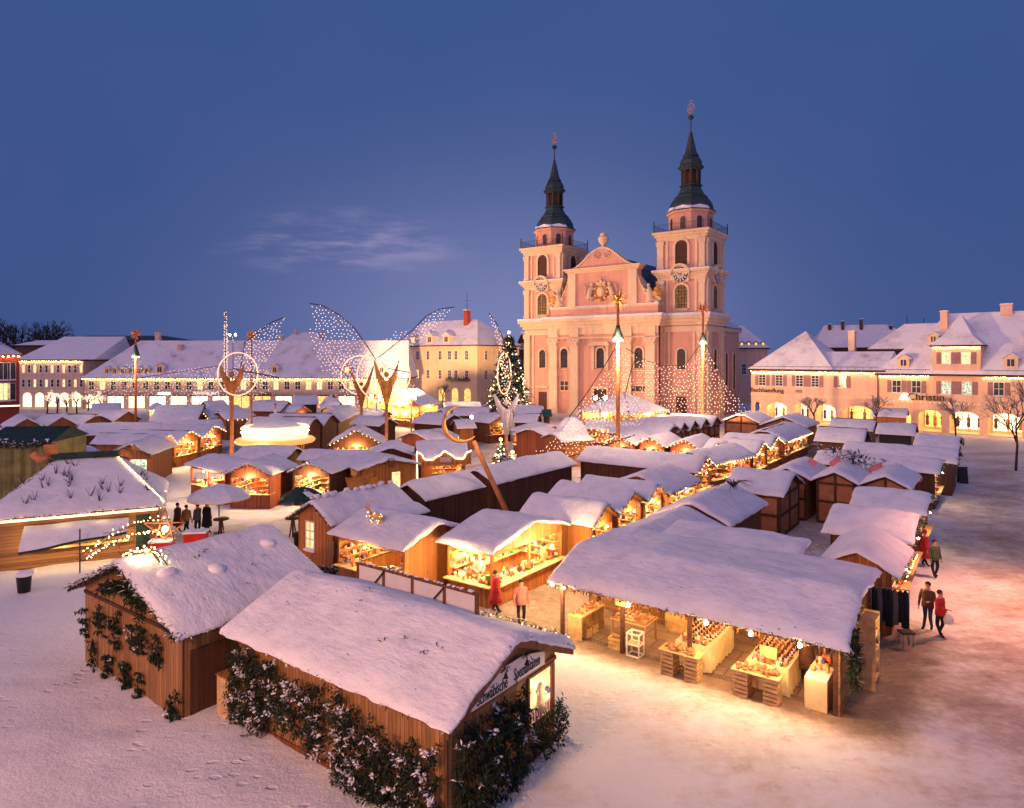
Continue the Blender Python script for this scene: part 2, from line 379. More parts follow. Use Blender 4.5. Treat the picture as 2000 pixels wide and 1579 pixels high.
def snow_roof(zf,W,D,t,res,seed,amp=.03,corr=0.0,ext=.04):
    nx=max(4,int(W/res)); ny=max(4,int(D/res)); mb=MB(); vs=[]; fs=[]
    def ease(d): return 0.0 if d<=0 else min(1.0,(d/.22))**.5
    def zs(x,y):
        e=.14; xx=min(max(x,e),W-e); yy=min(max(y,e),D-e)
        b=(zf(xx-e,yy)+zf(xx+e,yy)+zf(xx,yy-e)+zf(xx,yy+e))/4
        return b+(zf(min(max(x,0),W),min(max(y,0),D))-zf(xx,yy))
    xs=[-ext]+[W*i/nx for i in range(nx+1)]+[W+ext]; ys=[-ext]+[D*j/ny for j in range(ny+1)]+[D+ext]
    # refine the rim
    xs=sorted(set(xs+[.08,W-.08])); ys=sorted(set(ys+[.08,D-.08]))
    for y in ys:
        for x in xs:
            d=min(x+ext,W+ext-x,y+ext,D+ext-y); e=ease(d)
            jx=jy=0
            if d<=1e-6: jx=nz(x*2.2+seed,y*2.2,1)*.08; jy=nz(x*2.2,y*2.2+seed,5)*.08
            h=zs(x,y)-.05+(t*(1+.5*nz(x+seed*5,y+seed,3,.42))+nz(x+seed*7,y,0,.9)*amp*1.6+nz(x,y+seed*3,2,2.6)*amp)*e
            if corr: h+=corr*math.sin(y*2*PI/.28)*e
            vs.append((x+jx,y+jy,h))
    a=len(xs); b=len(ys)
    for j in range(b-1):
        for i in range(a-1): fs.append((j*a+i,j*a+i+1,(j+1)*a+i+1,(j+1)*a+i))
    mb.add(vs,fs,0,True)
    # rim skirt
    rim=[i for i in range(a)]+[j*a+a-1 for j in range(1,b)]+[(b-1)*a+i for i in range(a-2,-1,-1)]+[j*a for j in range(b-2,0,-1)]
    lo=[(vs[i][0],vs[i][1],vs[i][2]-.05-.07*max(0,nz(vs[i][0]*3+seed,vs[i][1]*3,7))) for i in rim]; hi=[vs[i] for i in rim]; n=len(rim)
    mb.add(lo+hi,[(i,(i+1)%n,n+(i+1)%n,n+i) for i in range(n)],0,False)
    return mb
def goods(mb,x0,x1,y0,y1,z,n,smin,smax,rnd,face=None):
    for _ in range(n):
        x=rnd.uniform(x0,x1); y=rnd.uniform(y0,y1); s=rnd.uniform(smin,smax); m=rnd.randrange(10); t=rnd.random()
        if t<.35: mb.obox((x,y),rnd.random()*3,s,s*rnd.uniform(.5,1.2),z,z+s*rnd.uniform(.5,1.6),m)
        elif t<.7: mb.ball((x,y,z+s*.5),s*.55,m,6,4)
        else: mb.lathe([(s*.35,z),(s*.4,z+s*.9),(s*.14,z+s*1.3),(s*.14,z+s*1.7)],x,y,6,m)
def stall(kind,L,R,D,he,hr,label,snap=None,open='',wall='brown',gar='',lights='',timber='',lit=True,rf=.5,rl=0.0,name='market_stall',group=STALL_GROUP,counter=1.0,t=.15,corr=0.0,watts=None,o=.28,snow='snow',extra=None,wlab=None,amp=.03,base='board',dirs=None,goods_n=1.0,lampz=.35,hb=None,walls=True):
    if dirs is None: p,u,W=front(L,R,he,snap)
    else: p,u,W=dirs
    Z=p[1]; lod=0 if Z<34 else (1 if Z<60 else 2)
    ang=math.atan2(u[1],u[0]); root=thing(name,label,'market stall',(p[0],p[1],0),ang,group)
    rnd=random.Random(hash(label)%9999 if False else sum(map(ord,label)))
    zf=roof_fn(kind,W,D,he,hr,rf,rl,hb); sd=rnd.random()*40
    # roof boards
    mb=MB(); th=.07
    def zb(x,y): return zf(min(max(x,0),W),min(max(y,0),D))-.075
    if kind in 'SP':
        prof=[(0,zb(0,0)),(D*rf,zb(0,D*rf)),(D,zb(0,D))] if kind=='S' else [(0,zb(0,0)),(D,zb(0,D))]
        for a,b in zip(prof,prof[1:]): mb.prism(lambda s,z,d:(d,s,z),[a,b,(b[0],b[1]-th),(a[0],a[1]-th)],0,W)
    elif kind=='G':
        prof=[(0,zb(0,0)),(W*rf,zb(W*rf,0)),(W,zb(W,0))]
        for a,b in zip(prof,prof[1:]): mb.prism(lambda s,z,d:(s,d,z),[a,b,(b[0],b[1]-th),(a[0],a[1]-th)],0,D)
    else:
        x0,x1=(W-rl)/2,(W+rl)/2; c=[(0,0),(W,0),(W,D),(0,D)]; e=he-.075; rz=hr-.075
        for dz in (0,-th):
            mb.poly([(0,0,e+dz),(W,0,e+dz),(x1,D/2,rz+dz),(x0,D/2,rz+dz)]); mb.poly([(W,D,e+dz),(0,D,e+dz),(x0,D/2,rz+dz),(x1,D/2,rz+dz)])
            mb.poly([(W,0,e+dz),(W,D,e+dz),(x1,D/2,rz+dz)]); mb.poly([(0,D,e+dz),(0,0,e+dz),(x0,D/2,rz+dz)])
        for (a,b),(c2,d2) in zip(c,c[1:]+c[:1]): mb.poly([(a,b,e),(c2,d2,e),(c2,d2,e-th),(a,b,e-th)])
    mb.build('roof','brown' if wall!='dark' else 'dark',root)
    sn=snow_roof(zf,W,D,t,(.22 if lod==0 else .4 if lod==1 else .8),sd,amp,corr)
    sn.build('snow_cover',snow,root)
    # walls
    def zt(x,y): return zf(min(max(x,0),W),min(max(y,0),D))-.16
    xl,xr,yf,yb=o,W-o,o,D-o
    sides={'f':(((xl,yf),(xr,yf)),(0,-1)),'r':(((xr,yf),(xr,yb)),(1,0)),'b':(((xr,yb),(xl,yb)),(0,1)),'l':(((xl,yb),(xl,yf)),(-1,0))}
    wb=MB(); cb=MB(); th=.06
    def brk(a,b):
        pts=[0.0,1.0]
        if kind=='G' and a[1]==b[1]: pts.append((W*rf-a[0])/(b[0]-a[0]))
        if kind=='S' and a[0]==b[0]: pts.append((D*rf-a[1])/(b[1]-a[1]))
        if kind=='H':
            pts+= [.25,.5,.75]
        return sorted(q for q in pts if 0<=q<=1)
    for k,((a,b),n) in (sides.items() if walls else ()):
        ln=math.hypot(b[0]-a[0],b[1]-a[1]); ux,uy=(b[0]-a[0])/ln,(b[1]-a[1])/ln
        fc=lambda s,z,d,a=a,ux=ux,uy=uy,n=n:(a[0]+ux*s+n[0]*d,a[1]+uy*s+n[1]*d,z)
        tops=[(q*ln,zt(a[0]+ux*ln*q,a[1]+uy*ln*q)) for q in brk(a,b)]
        if kind=='H': tops=[(q,he-.16) for q,_ in tops]
        if k in open:
            wb.prism(fc,[(0,0),(ln,0),(ln,counter-.05),(0,counter-.05)],-th,0,0)
            head=he-.34
            pl=[(0,head),(ln,head)]+[(q,z) for q,z in reversed(tops)]
            if min(z for _,z in tops)>head+.03: wb.prism(fc,pl,-th,0,0)
            for q in (0.03,ln-.03): wb.prism(fc,[(q-.05,counter-.05),(q+.05,counter-.05),(q+.05,head),(q-.05,head)],-.1,.01,0)
            if ln>4.5: wb.prism(fc,[(ln/2-.04,counter),(ln/2+.04,counter),(ln/2+.04,head),(ln/2-.04,head)],-.1,.01,0)
            cb.prism(fc,[(-.02,counter-.05),(ln+.02,counter-.05),(ln+.02,counter),(-.02,counter)],-.75,.28,0)
        else:
            wb.prism(fc,[(0,0),(ln,0)]+[(q,z) for q,z in reversed(tops)],-th,0,0)
    if wb.v: wb.build('wall',wall,root)
    if cb.v: cb.build('counter','pale',root)
    # half timber
    if timber:
        tb=MB()
        for k in timber:
            (a,b),n=sides[k]; ln=math.hypot(b[0]-a[0],b[1]-a[1]); ux,uy=(b[0]-a[0])/ln,(b[1]-a[1])/ln
            fc=lambda s,z,d,a=a,ux=ux,uy=uy,n=n:(a[0]+ux*s+n[0]*d,a[1]+uy*s+n[1]*d,z)
            bw=.07; zz=lambda s:zt(a[0]+ux*s,a[1]+uy*s) if kind!='H' else he-.16
            for s in (bw,ln/2,ln-bw): tb.prism(fc,[(s-bw,0.02),(s+bw,0.02),(s+bw,zz(s)-.03),(s-bw,zz(s)-.03)],.004,.05,0)
            for z in (.08,he*.5,he-.22): tb.prism(fc,[(2*bw,z-bw),(ln-2*bw,z-bw),(ln-2*bw,z+bw),(2*bw,z+bw)],.006,.045,0)
            q=brk(a,b)
            for e,f in zip(q,q[1:]):
                s0,s1=e*ln,f*ln; tb.prism(fc,[(s0,zz(s0)-.13),(s1,zz(s1)-.13),(s1,zz(s1)),(s0,zz(s0))],.008,.055,0)
        tb.build('timber_frame','beam',root)
    # lamp and goods
    if open and lit:
        gb=MB(); sc=1 if lod==0 else (.7 if lod==1 else .4); sc*=goods_n; k2=1 if lod<2 else 1.5
        for k in open:
            (a,b),n=sides[k]
            if k in 'fb': y0,y1=(yf+.02,yf+.6) if k=='f' else (yb-.6,yb-.02); goods(gb,xl+.1,xr-.1,y0,y1,counter,int((xr-xl)*16*sc),.07*k2,.2*k2,rnd)
            else: x0,x1=(xr-.6,xr-.02) if k=='r' else (xl+.02,xl+.6); goods(gb,x0,x1,yf+.1,yb-.1,counter,int((yb-yf)*16*sc),.07*k2,.2*k2,rnd)
        # shelves on closed sides seen through the opening
        sh=MB()
        bk=[k for k in 'brlf' if k not in open]
        zsh=[z for z in (.95,1.3,1.65,2.0) if z<he-.3]
        for k in bk[:3]:
            for z in zsh:
                if k=='b': 
                    sh.box(xl+.1,xr-.1,yb-.40,yb-.08,z-.03,z); goods(gb,xl+.15,xr-.15,yb-.36,yb-.14,z,int((xr-xl)*11*sc),.08*k2,.18*k2,rnd)
                elif k in 'lr' :
                    xx=xl+.08 if k=='l' else xr-.36
                    sh.box(xx,xx+.28,yf+.1,yb-.5,z-.03,z); goods(gb,xx+.04,xx+.24,yf+.15,yb-.55,z,int((yb-yf)*8*sc),.08*k2,.18*k2,rnd)
        if sh.v: sh.build('shelf','pale',root)
        stuff(gb.build('goods',GOODS,root))
        lb=MB(); cx,cy=W/2,D*.42; ps=[(cx,cy)] if max(W,D)<5 else ([(W*.28,cy),(W*.72,cy)] if W>=D else [(cx,D*.25),(cx,D*.7)])
        w=(watts or 75)*(3.2 if lod==0 else 4.0)
        for (x,y) in ps:
            lb.ball((x,y,he-lampz),.06 if lod<2 else .09,0,8,6); point((x,y,he-lampz-.12),w*(1.0 if lod<2 else 1.7)/len(ps)**.5,parent=root)
        for k in open:  # extra eave lamp added on each open side to light the lane outside
            q={'f':(W/2,.0),'b':(W/2,D),'l':(.0,D/2),'r':(W,D/2)}[k]
            lb.ball((q[0],q[1],he-.32),.05 if lod<2 else .07,0,8,6); point((q[0]*1.0,q[1],he-.45),w*(.30 if lod==0 else .55),parent=root)
        lb.build('lamp','lamp',root)
    if gar or lights:
        ga=MB(); ch=MB(); stp=(.07,.13,.3)[lod]; lf=(.13,.2,.34)[lod]
        for k in set(gar+lights):
            (a,b),n=sides[k]
            e={'f':((0,-.06),(W,-.06)),'r':((W+.06,0),(W+.06,D)),'b':((W,D+.06),(0,D+.06)),'l':((-.06,D),(-.06,0))}[k]
            q=[0.0,1.0]
            if (kind=='G' and k in 'fb') or (kind=='S' and k in 'rl'): q=[0,rf if k in 'fr' else 1-rf,1]
            pts=[]
            for i,w in enumerate(q):
                x=e[0][0]+(e[1][0]-e[0][0])*w; y=e[0][1]+(e[1][1]-e[0][1])*w
                pts.append((x,y,zf(min(max(x,0),W),min(max(y,0),D))-.1))
            if k in gar: garland(ga,pts,.10 if lod<2 else .14,stp,lf,lf*.3,.3,per=4 if lod<2 else 3)
            if k in lights:
                chain(ch,[(x+n[0]*.1,y+n[1]*.1,z-.03) for x,y,z in pts],(.35,.4,.6)[lod],(.028,.045,.06)[lod],0,0,.08)
        if ga.v: stuff(ga.build('garland',['garland','snow2'],root))
        if ch.v: stuff(ch.build('light_chain','bulb',root))
    if extra: extra(root,W,D,he,hr,zf)
    return root,W,D
# ---------------------------------------------------------------- people
def person(px,py,hgt,label,coat,legs,hair='hair',rot=0.0,hat=None,arms=('down','down'),long=False,carry=None,xy=None,stride=.09,group=None):
    x,y=xy if xy else G(px,py)
    s=hgt/1.75
    root=thing('person',label,'person',(x,y,0),rot,group)
    me=bpy.data.meshes.new('body'); V=[];E=[];R=[];hands=[]
    def v(p,r,par=None):
        V.append((p[0]*s,p[1]*s,p[2]*s)); R.append(r*s)
        if par is not None: E.append((par,len(V)-1))
        return len(V)-1
    pel=v((0,0,.95),.155); wa=v((0,-.01,1.1),.145,pel); ch=v((0,-.01,1.32),.165,wa); ne=v((0,0,1.47),.075,ch); hb=v((0,-.015,1.58),.085,ne); ht=v((0,-.01,1.67),.09,hb); v((0,0,1.73),.055,ht)
    for sg in (-1,1):
        hip=v((.095*sg,0,.88),.10,pel); kn=v((.10*sg,-stride*sg*.6,.48),.068,hip); an=v((.105*sg,stride*sg,.10),.05,kn); v((.115*sg,-.13+stride*sg,.045),.045,an)
        sh=v((.20*sg,0,1.39),.075,ch)
        a=arms[0 if sg<0 else 1]
        if a=='fwd': el=v((.25*sg,-.06,1.14),.055,sh); wr=v((.17*sg,-.30,1.13),.04,el); hd=v((.15*sg,-.38,1.14),.038,wr); fd=(-.05*sg,-1,0)
        elif a=='up': el=v((.27*sg,-.12,1.22),.055,sh); wr=v((.20*sg,-.26,1.38),.04,el); hd=v((.18*sg,-.30,1.45),.038,wr); fd=(0,-.3,1)
        else: el=v((.27*sg,.02,1.12),.055,sh); wr=v((.28*sg,-.05,.88),.04,el); hd=v((.28*sg,-.07,.80),.038,wr); fd=(0,-.15,-1)
        hands.append((V[hd],Vector(fd).normalized(),sg))
    me.from_pydata(V,E,[]); o=bpy.data.objects.new('tmp_body',me); C.objects.link(o)
    md=o.modifiers.new('skin','SKIN'); 
    for i,d in enumerate(me.skin_vertices[0].data): d.radius=(R[i],R[i]*(.82 if i<3 else 1)); d.use_root=(i==0)
    ss=o.modifiers.new('sub','SUBSURF'); ss.levels=1; ss.render_levels=1
    dg=bpy.context.evaluated_depsgraph_get(); m2=bpy.data.meshes.new_from_object(o.evaluated_get(dg)); bpy.data.objects.remove(o); m2.name='body'
    mb=MB(); vv=[tuple(q.co) for q in m2.vertices]
    mats=[coat,legs,'skin',hair,'black','g1']
    for p in m2.polygons:
        c=p.center; z=c.z/s; rad=math.hypot(c.x,c.y)/s
        if z>1.515: mi=2
        elif z>1.44 and rad<.12: mi=2
        elif z<.12: mi=4
        elif z<.90 and abs(c.x)/s<.225: mi=1
        elif rad>.235 and ((arms[0 if c.x<0 else 1]=='fwd' and c.y/s<-.33) or (arms[0 if c.x<0 else 1]=='down' and z<.86) or (arms[0 if c.x<0 else 1]=='up' and z>1.41 and c.y/s<-.2)): mi=2
        else: mi=0
        if mi==0 and z<.88 and abs(c.x)/s<.2: mi=1
        mb.sm.append(True); mb.m.append(mi); mb.f.append(tuple(p.vertices))
    mb.v=vv
    # face, ears and the five fingers of each hand, rooted in the palm
    mb.ball((0,-.10*s,1.60*s),.018*s,2,6,4,1.4)
    for sg in (-1,1):
        mb.ball((.034*sg*s,-.088*s,1.635*s),.011*s,4,6,4); mb.ball((.088*sg*s,0,1.61*s),.02*s,2,6,4,1.5,.5)
    mb.ball((0,-.094*s,1.565*s),.018*s,5,6,4,.35)
    for (hp,fd,sg) in hands:
        h=Vector(hp); side=Vector((0,1,0)) if abs(fd.z)>.5 else Vector((1,0,0))
        for i,ln in enumerate((.065,.078,.085,.075)):
            b=h+side*(i-1.5)*.019*s+fd*.02*s; k=b+fd*ln*.6*s; e=k+(fd*.7+Vector((0,-.5,-.2)))*ln*.5*s
            mb.path([b,k,e],[.010*s,.009*s,.007*s],6,2)
        b=h+side*.03*s*(-1 if sg>0 else 1); mb.path([b,b+(fd*.5+side*(-.5 if sg>0 else .5))*.05*s,b+fd*.07*s],[.012*s,.010*s,.008*s],6,2)
    mb.build('body',mats,root)
    hbm=MB()
    if hat:
        hbm.lathe([(.105*s,1.64*s),(.112*s,1.67*s),(.10*s,1.74*s),(.05*s,1.79*s),(.0,1.80*s)],0,.0,12,0); hbm.ball((0,0,1.81*s),.03*s,0,6,4); hbm.build('hat',hat,root)
    else:
        hbm.ball((0,.018*s,1.665*s),.103*s,0,10,7,.95); hbm.build('hair',hair,root)
    if long:
        cb=MB(); cb.lathe([(.27*s,.42*s),(.26*s,.6*s),(.22*s,.9*s),(.19*s,1.1*s),(.21*s,1.3*s),(.16*s,1.42*s),(.07*s,1.48*s)],0,0,16,0); cb.build('coat',coat,root)
    else:
        cb=MB(); cb.lathe([(.205*s,.82*s),(.21*s,.95*s),(.19*s,1.08*s),(.21*s,1.3*s),(.17*s,1.41*s),(.085*s,1.485*s)],0,0,16,0); o2=cb.build('jacket',coat,root); o2.scale=(1,.78,1)
    if carry:
        b=MB(); b.lathe([(.05*s,.46*s),(.19*s,.50*s),(.22*s,.66*s),(.17*s,.82*s),(.05*s,.86*s)],.26*s,-.12*s,10,0); ob=b.build('carrier_bag',carry[0],None,loc=(x,y,0),rotz=rot); tag(ob,carry[1],'bag')
    return root
# ---------------------------------------------------------------- sky, sun, camera
def world():
    w=bpy.data.worlds.new('World'); bpy.context.scene.world=w; w.use_nodes=True
    t=NT(w.node_tree); nt=w.node_tree
    for n in list(nt.nodes): nt.nodes.remove(n)
    out=t.n('ShaderNodeOutputWorld'); bg=t.n('ShaderNodeBackground'); bg.inputs['Strength'].default_value=1.0
    co=t.n('ShaderNodeTexCoord'); sp=t.n('ShaderNodeSeparateXYZ'); t.l(co.outputs['Generated'],sp.inputs[0])
    r=ramp(t,[(0.0,(.040,.080,.235)),(.25,(.036,.078,.235)),(.5,(.038,.086,.25)),(1.0,(.03,.07,.22))])
    t.l(sp.outputs['Z'],r.inputs['Fac'])
    # thin streaks of cloud low over the left of the church
    dx=t.n('ShaderNodeMath',operation='DIVIDE'); t.l(sp.outputs['X'],dx.inputs[0]); t.l(sp.outputs['Y'],dx.inputs[1])
    dz=t.n('ShaderNodeMath',operation='DIVIDE'); t.l(sp.outputs['Z'],dz.inputs[0]); t.l(sp.outputs['Y'],dz.inputs[1])
    cm=t.n('ShaderNodeCombineXYZ'); t.l(dx.outputs[0],cm.inputs[0]); t.l(dz.outputs[0],cm.inputs[1])
    mp=t.n('ShaderNodeMapping'); mp.inputs['Rotation'].default_value=(0,0,math.radians(14)); mp.inputs['Scale'].default_value=(5.5,26,1); t.l(cm.outputs[0],mp.inputs[0])
    nzn=t.n('ShaderNodeTexNoise',i_Scale=1.0,i_Detail=6.0,i_Roughness=.6); t.l(mp.outputs[0],nzn.inputs['Vector'])
    mp2=t.n('ShaderNodeMapping'); mp2.vector_type='POINT'; mp2.inputs['Location'].default_value=(.245,-.170,0); t.l(cm.outputs[0],mp2.inputs[0])
    mp3=t.n('ShaderNodeMapping'); mp3.inputs['Rotation'].default_value=(0,0,math.radians(15)); mp3.inputs['Scale'].default_value=(4.2,15,1); t.l(mp2.outputs[0],mp3.inputs[0])
    ln=t.n('ShaderNodeVectorMath',operation='LENGTH'); t.l(mp3.outputs[0],ln.inputs[0])
    fo=t.n('ShaderNodeMapRange',interpolation_type='SMOOTHSTEP'); fo.inputs['From Min'].default_value=1.0; fo.inputs['From Max'].default_value=.1; t.l(ln.outputs['Value'],fo.inputs['Value'])
    th=t.n('ShaderNodeMapRange',interpolation_type='SMOOTHSTEP'); th.inputs['From Min'].default_value=.42; th.inputs['From Max'].default_value=.72; t.l(nzn.outputs['Fac'],th.inputs['Value'])
    mu=t.n('ShaderNodeMath',operation='MULTIPLY'); t.l(fo.outputs[0],mu.inputs[0]); t.l(th.outputs[0],mu.inputs[1])
    yp=t.n('ShaderNodeMapRange'); yp.inputs['From Min'].default_value=0; yp.inputs['From Max'].default_value=.2; t.l(sp.outputs['Y'],yp.inputs['Value'])
    mu2=t.n('ShaderNodeMath',operation='MULTIPLY'); t.l(mu.outputs[0],mu2.inputs[0]); t.l(yp.outputs[0],mu2.inputs[1])
    # glow of the town low in the sky round the church
    gx=t.n('ShaderNodeMath',operation='MULTIPLY_ADD'); t.l(dx.outputs[0],gx.inputs[0]); gx.inputs[1].default_value=2.9; gx.inputs[2].default_value=.0
    gz=t.n('ShaderNodeMath',operation='MULTIPLY'); t.l(dz.outputs[0],gz.inputs[0]); gz.inputs[1].default_value=4.2
    gv=t.n('ShaderNodeCombineXYZ'); t.l(gx.outputs[0],gv.inputs[0]); t.l(gz.outputs[0],gv.inputs[1])
    gd=t.n('ShaderNodeVectorMath',operation='DOT_PRODUCT'); t.l(gv.outputs[0],gd.inputs[0]); t.l(gv.outputs[0],gd.inputs[1])
    gm=t.n('ShaderNodeMath',operation='MULTIPLY'); t.l(gd.outputs['Value'],gm.inputs[0]); gm.inputs[1].default_value=-1
    ge=t.n('ShaderNodeMath',operation='EXPONENT'); t.l(gm.outputs[0],ge.inputs[0])
    gy=t.n('ShaderNodeMath',operation='MULTIPLY'); t.l(ge.outputs[0],gy.inputs[0]); t.l(yp.outputs[0],gy.inputs[1])
    m0=t.n('ShaderNodeMixRGB'); t.l(gy.outputs[0],m0.inputs['Fac']); t.l(r.outputs['Color'],m0.inputs[1]); m0.inputs[2].default_value=(.185,.212,.43,1)
    m1=t.n('ShaderNodeMixRGB'); t.l(mu2.outputs[0],m1.inputs['Fac']); t.l(m0.outputs[0],m1.inputs[1]); m1.inputs[2].default_value=(.36,.30,.49,1)
    # soft uneven veil across the lower sky
    n2=t.n('ShaderNodeTexNoise',i_Scale=2.2,i_Detail=4.0); t.l(cm.outputs[0],n2.inputs['Vector'])
    v2=t.n('ShaderNodeMapRange'); v2.inputs['From Min'].default_value=.35; v2.inputs['From Max'].default_value=.75; v2.inputs['To Max'].default_value=.07; t.l(n2.outputs['Fac'],v2.inputs['Value'])
    v3=t.n('ShaderNodeMath',operation='MULTIPLY'); t.l(v2.outputs[0],v3.inputs[0]); t.l(yp.outputs[0],v3.inputs[1])
    m2=t.n('ShaderNodeMixRGB'); t.l(v3.outputs[0],m2.inputs['Fac']); t.l(m1.outputs[0],m2.inputs[1]); m2.inputs[2].default_value=(.20,.18,.40,1)
    # afterglow in the west, behind the viewer
    ag=t.n('ShaderNodeMapRange',interpolation_type='SMOOTHSTEP'); ag.inputs['From Min'].default_value=.15; ag.inputs['From Max'].default_value=-.75; t.l(sp.outputs['Y'],ag.inputs['Value'])
    m3=t.n('ShaderNodeMixRGB'); t.l(ag.outputs[0],m3.inputs['Fac']); t.l(m2.outputs[0],m3.inputs[1]); m3.inputs[2].default_value=(.24,.21,.42,1)
    # physical twilight sky, very weak
    sk=t.n('ShaderNodeTexSky',sky_type='NISHITA'); sk.sun_disc=False; sk.sun_elevation=math.radians(2); sk.sun_rotation=math.radians(190); 
    sc=t.n('ShaderNodeMixRGB',blend_type='ADD'); sc.inputs['Fac'].default_value=.0015; t.l(m3.outputs[0],sc.inputs[1]); t.l(sk.outputs[0],sc.inputs[2])
    t.l(sc.outputs[0],bg.inputs['Color']); t.l(bg.outputs[0],out.inputs['Surface'])
def camera():
    cd=bpy.data.cameras.new('camera'); cd.lens=36*F/2000; cd.sensor_width=36; cd.sensor_fit='HORIZONTAL'; cd.shift_y=-(789.5-HY)/2000; cd.clip_end=3000; cd.clip_start=.1
    o=bpy.data.objects.new('camera',cd); C.objects.link(o); o.location=(0,0,H0); o.rotation_euler=(PI/2,0,0); bpy.context.scene.camera=o
def sun():
    l=bpy.data.lights.new('sun','SUN'); l.energy=.85; l.color=(1.0,.50,.42); l.angle=math.radians(50)
    o=bpy.data.objects.new('sun',l); C.objects.link(o)
    d=Vector((.75,.50,-.42)); o.rotation_euler=d.to_track_quat('-Z','Y').to_euler()
# ---------------------------------------------------------------- ground
def AB(x,y): return x*AX[0]+y*AX[1], x*-.807+y*.590
def sst(a,b,x):
    t=max(0,min(1,(x-a)/(b-a))); return t*t*(3-2*t)
def ground():
    def axis(dense0,dense1,step,far,grow):
        v=[dense0]
        while v[-1]<dense1: v.append(v[-1]+step)
        s=step
        while v[-1]<far: s*=grow; v.append(v[-1]+s)
        return v
    ys=axis(11,62,.3,900,1.22); ys=[-200,-60,-15,0,6]+ys
    xr=axis(0,34,.3,700,1.3); xs=[-q for q in reversed(xr[1:])]+xr
    vs=[];wear=[];pav=[]
    for y in ys:
        for x in xs:
            a,b=AB(x,y); d=math.hypot(x,y)
            n=nz(x,y,0,.35); n2=nz(x,y,9,1.1); n3=nz(x,y,4,3.1)
            z=(n*.07+n2*.035+n3*.02)*(1-sst(60,120,y))
            # trampled lanes of the market
            w=.25+.22*n
            w+= .75*sst(19.0,20.6,a)*sst(1.2,3.2,b)*(1-sst(13.5,16.8,b))*(1-sst(27,30,a))       # swept round the open stall
            w+= .35*sst(18,21,a)*sst(12.0,13.2,b)*(1-sst(16.2,17.6,b))                              # lane between the rows
            w+= .42*math.exp(-((b+.6-.02*a)/2.8)**2)*sst(15,23,a)                                       # street beside the stalls
            w+= .18*math.exp(-((b+8.5)/2.5)**2)*sst(14,24,a)
            w+= .30*sst(30,40,a)*(1-sst(100,130,a))*sst(3,8,b)
            w-= .45*sst(12,18,b)*(1-sst(17,19.5,a))                                                # untouched snow at the front left
            w+= .22*math.exp(-((y-26.5+.18*x)/1.8)**2)*(1-sst(-13,-11,x))
            w+= .35*sst(-16,-12,x)*(1-sst(-2,2,x))*sst(27,30,y)*(1-sst(50,60,y))
            p=sst(19.6,20.6,a)*sst(2.6,3.6,b)*(1-sst(12.2,13.8,b))*(1-sst(26,28,a))
            z*=1-.75*p
            if p<.05 and y<60: z+=.05*sst(.25,0,w)*(.5+n2)
            vs.append((x,y,z if y>8 else 0)); wear.append(max(0,min(1,w+.20*n2+.1*n3))); pav.append(p)
    nx=len(xs); fs=[(j*nx+i,j*nx+i+1,(j+1)*nx+i+1,(j+1)*nx+i) for j in range(len(ys)-1) for i in range(nx-1)]
    mb=MB(); mb.add(vs,fs,0,True)
    m,t,b=newmat('trodden_snow'); co=coords(t)
    at=t.n('ShaderNodeAttribute',attribute_name='wear'); ap=t.n('ShaderNodeAttribute',attribute_name='paving')
    n1=t.n('ShaderNodeTexNoise',i_Scale=3.2,i_Detail=9.0,i_Roughness=.72); t.l(co,n1.inputs['Vector'])
    mp=t.n('ShaderNodeMapping'); mp.inputs['Rotation'].default_value=(0,0,math.radians(-53)); mp.inputs['Scale'].default_value=(.55,2.2,1); t.l(co,mp.inputs[0])
    n4=t.n('ShaderNodeTexNoise',i_Scale=1.0,i_Detail=7.0,i_Roughness=.7); t.l(mp.outputs[0],n4.inputs['Vector'])
    ad=t.n('ShaderNodeMath',operation='MULTIPLY_ADD'); t.l(n1.outputs['Fac'],ad.inputs[0]); ad.inputs[1].default_value=.75; t.l(at.outputs['Fac'],ad.inputs[2])
    ad2=t.n('ShaderNodeMath',operation='MULTIPLY_ADD'); t.l(n4.outputs['Fac'],ad2.inputs[0]); ad2.inputs[1].default_value=.55; t.l(ad.outputs[0],ad2.inputs[2])
    r=ramp(t,[(.50,(.84,.85,.88)),(.62,(.76,.72,.70)),(.76,(.52,.43,.37)),(.90,(.30,.22,.165)),(1.0,(.20,.14,.10))])
    dv=t.n('ShaderNodeMath',operation='DIVIDE'); t.l(ad2.outputs[0],dv.inputs[0]); dv.inputs[1].default_value=1.75; t.l(dv.outputs[0],r.inputs['Fac'])
    # paving slabs that show through where the square is swept
    mb2=t.n('ShaderNodeMapping'); mb2.inputs['Rotation'].default_value=(0,0,math.radians(36)); t.l(co,mb2.inputs[0])
    br=t.n('ShaderNodeTexBrick'); br.inputs['Scale'].default_value=1.0; br.inputs['Brick Width'].default_value=1.1; br.inputs['Row Height'].default_value=.75; br.inputs['Mortar Size'].default_value=.018
    br.inputs['Color1'].default_value=(.30,.21,.15,1); br.inputs['Color2'].default_value=(.22,.155,.115,1); br.inputs['Mortar'].default_value=(.06,.045,.035,1); t.l(mb2.outputs[0],br.inputs['Vector'])
    # bands of small setts
    b3=t.n('ShaderNodeTexBrick'); b3.inputs['Brick Width'].default_value=.13; b3.inputs['Row Height'].default_value=.11; b3.inputs['Mortar Size'].default_value=.014; b3.inputs['Scale'].default_value=1.0
    b3.inputs['Color1'].default_value=(.25,.18,.14,1); b3.inputs['Color2'].default_value=(.17,.12,.10,1); b3.inputs['Mortar'].default_value=(.05,.04,.03,1); t.l(mb2.outputs[0],b3.inputs['Vector'])
    sx=t.n('ShaderNodeSeparateXYZ'); t.l(mb2.outputs[0],sx.inputs[0])
    md=t.n('ShaderNodeMath',operation='PINGPONG'); t.l(sx.outputs['Y'],md.inputs[0]); md.inputs[1].default_value=1.5
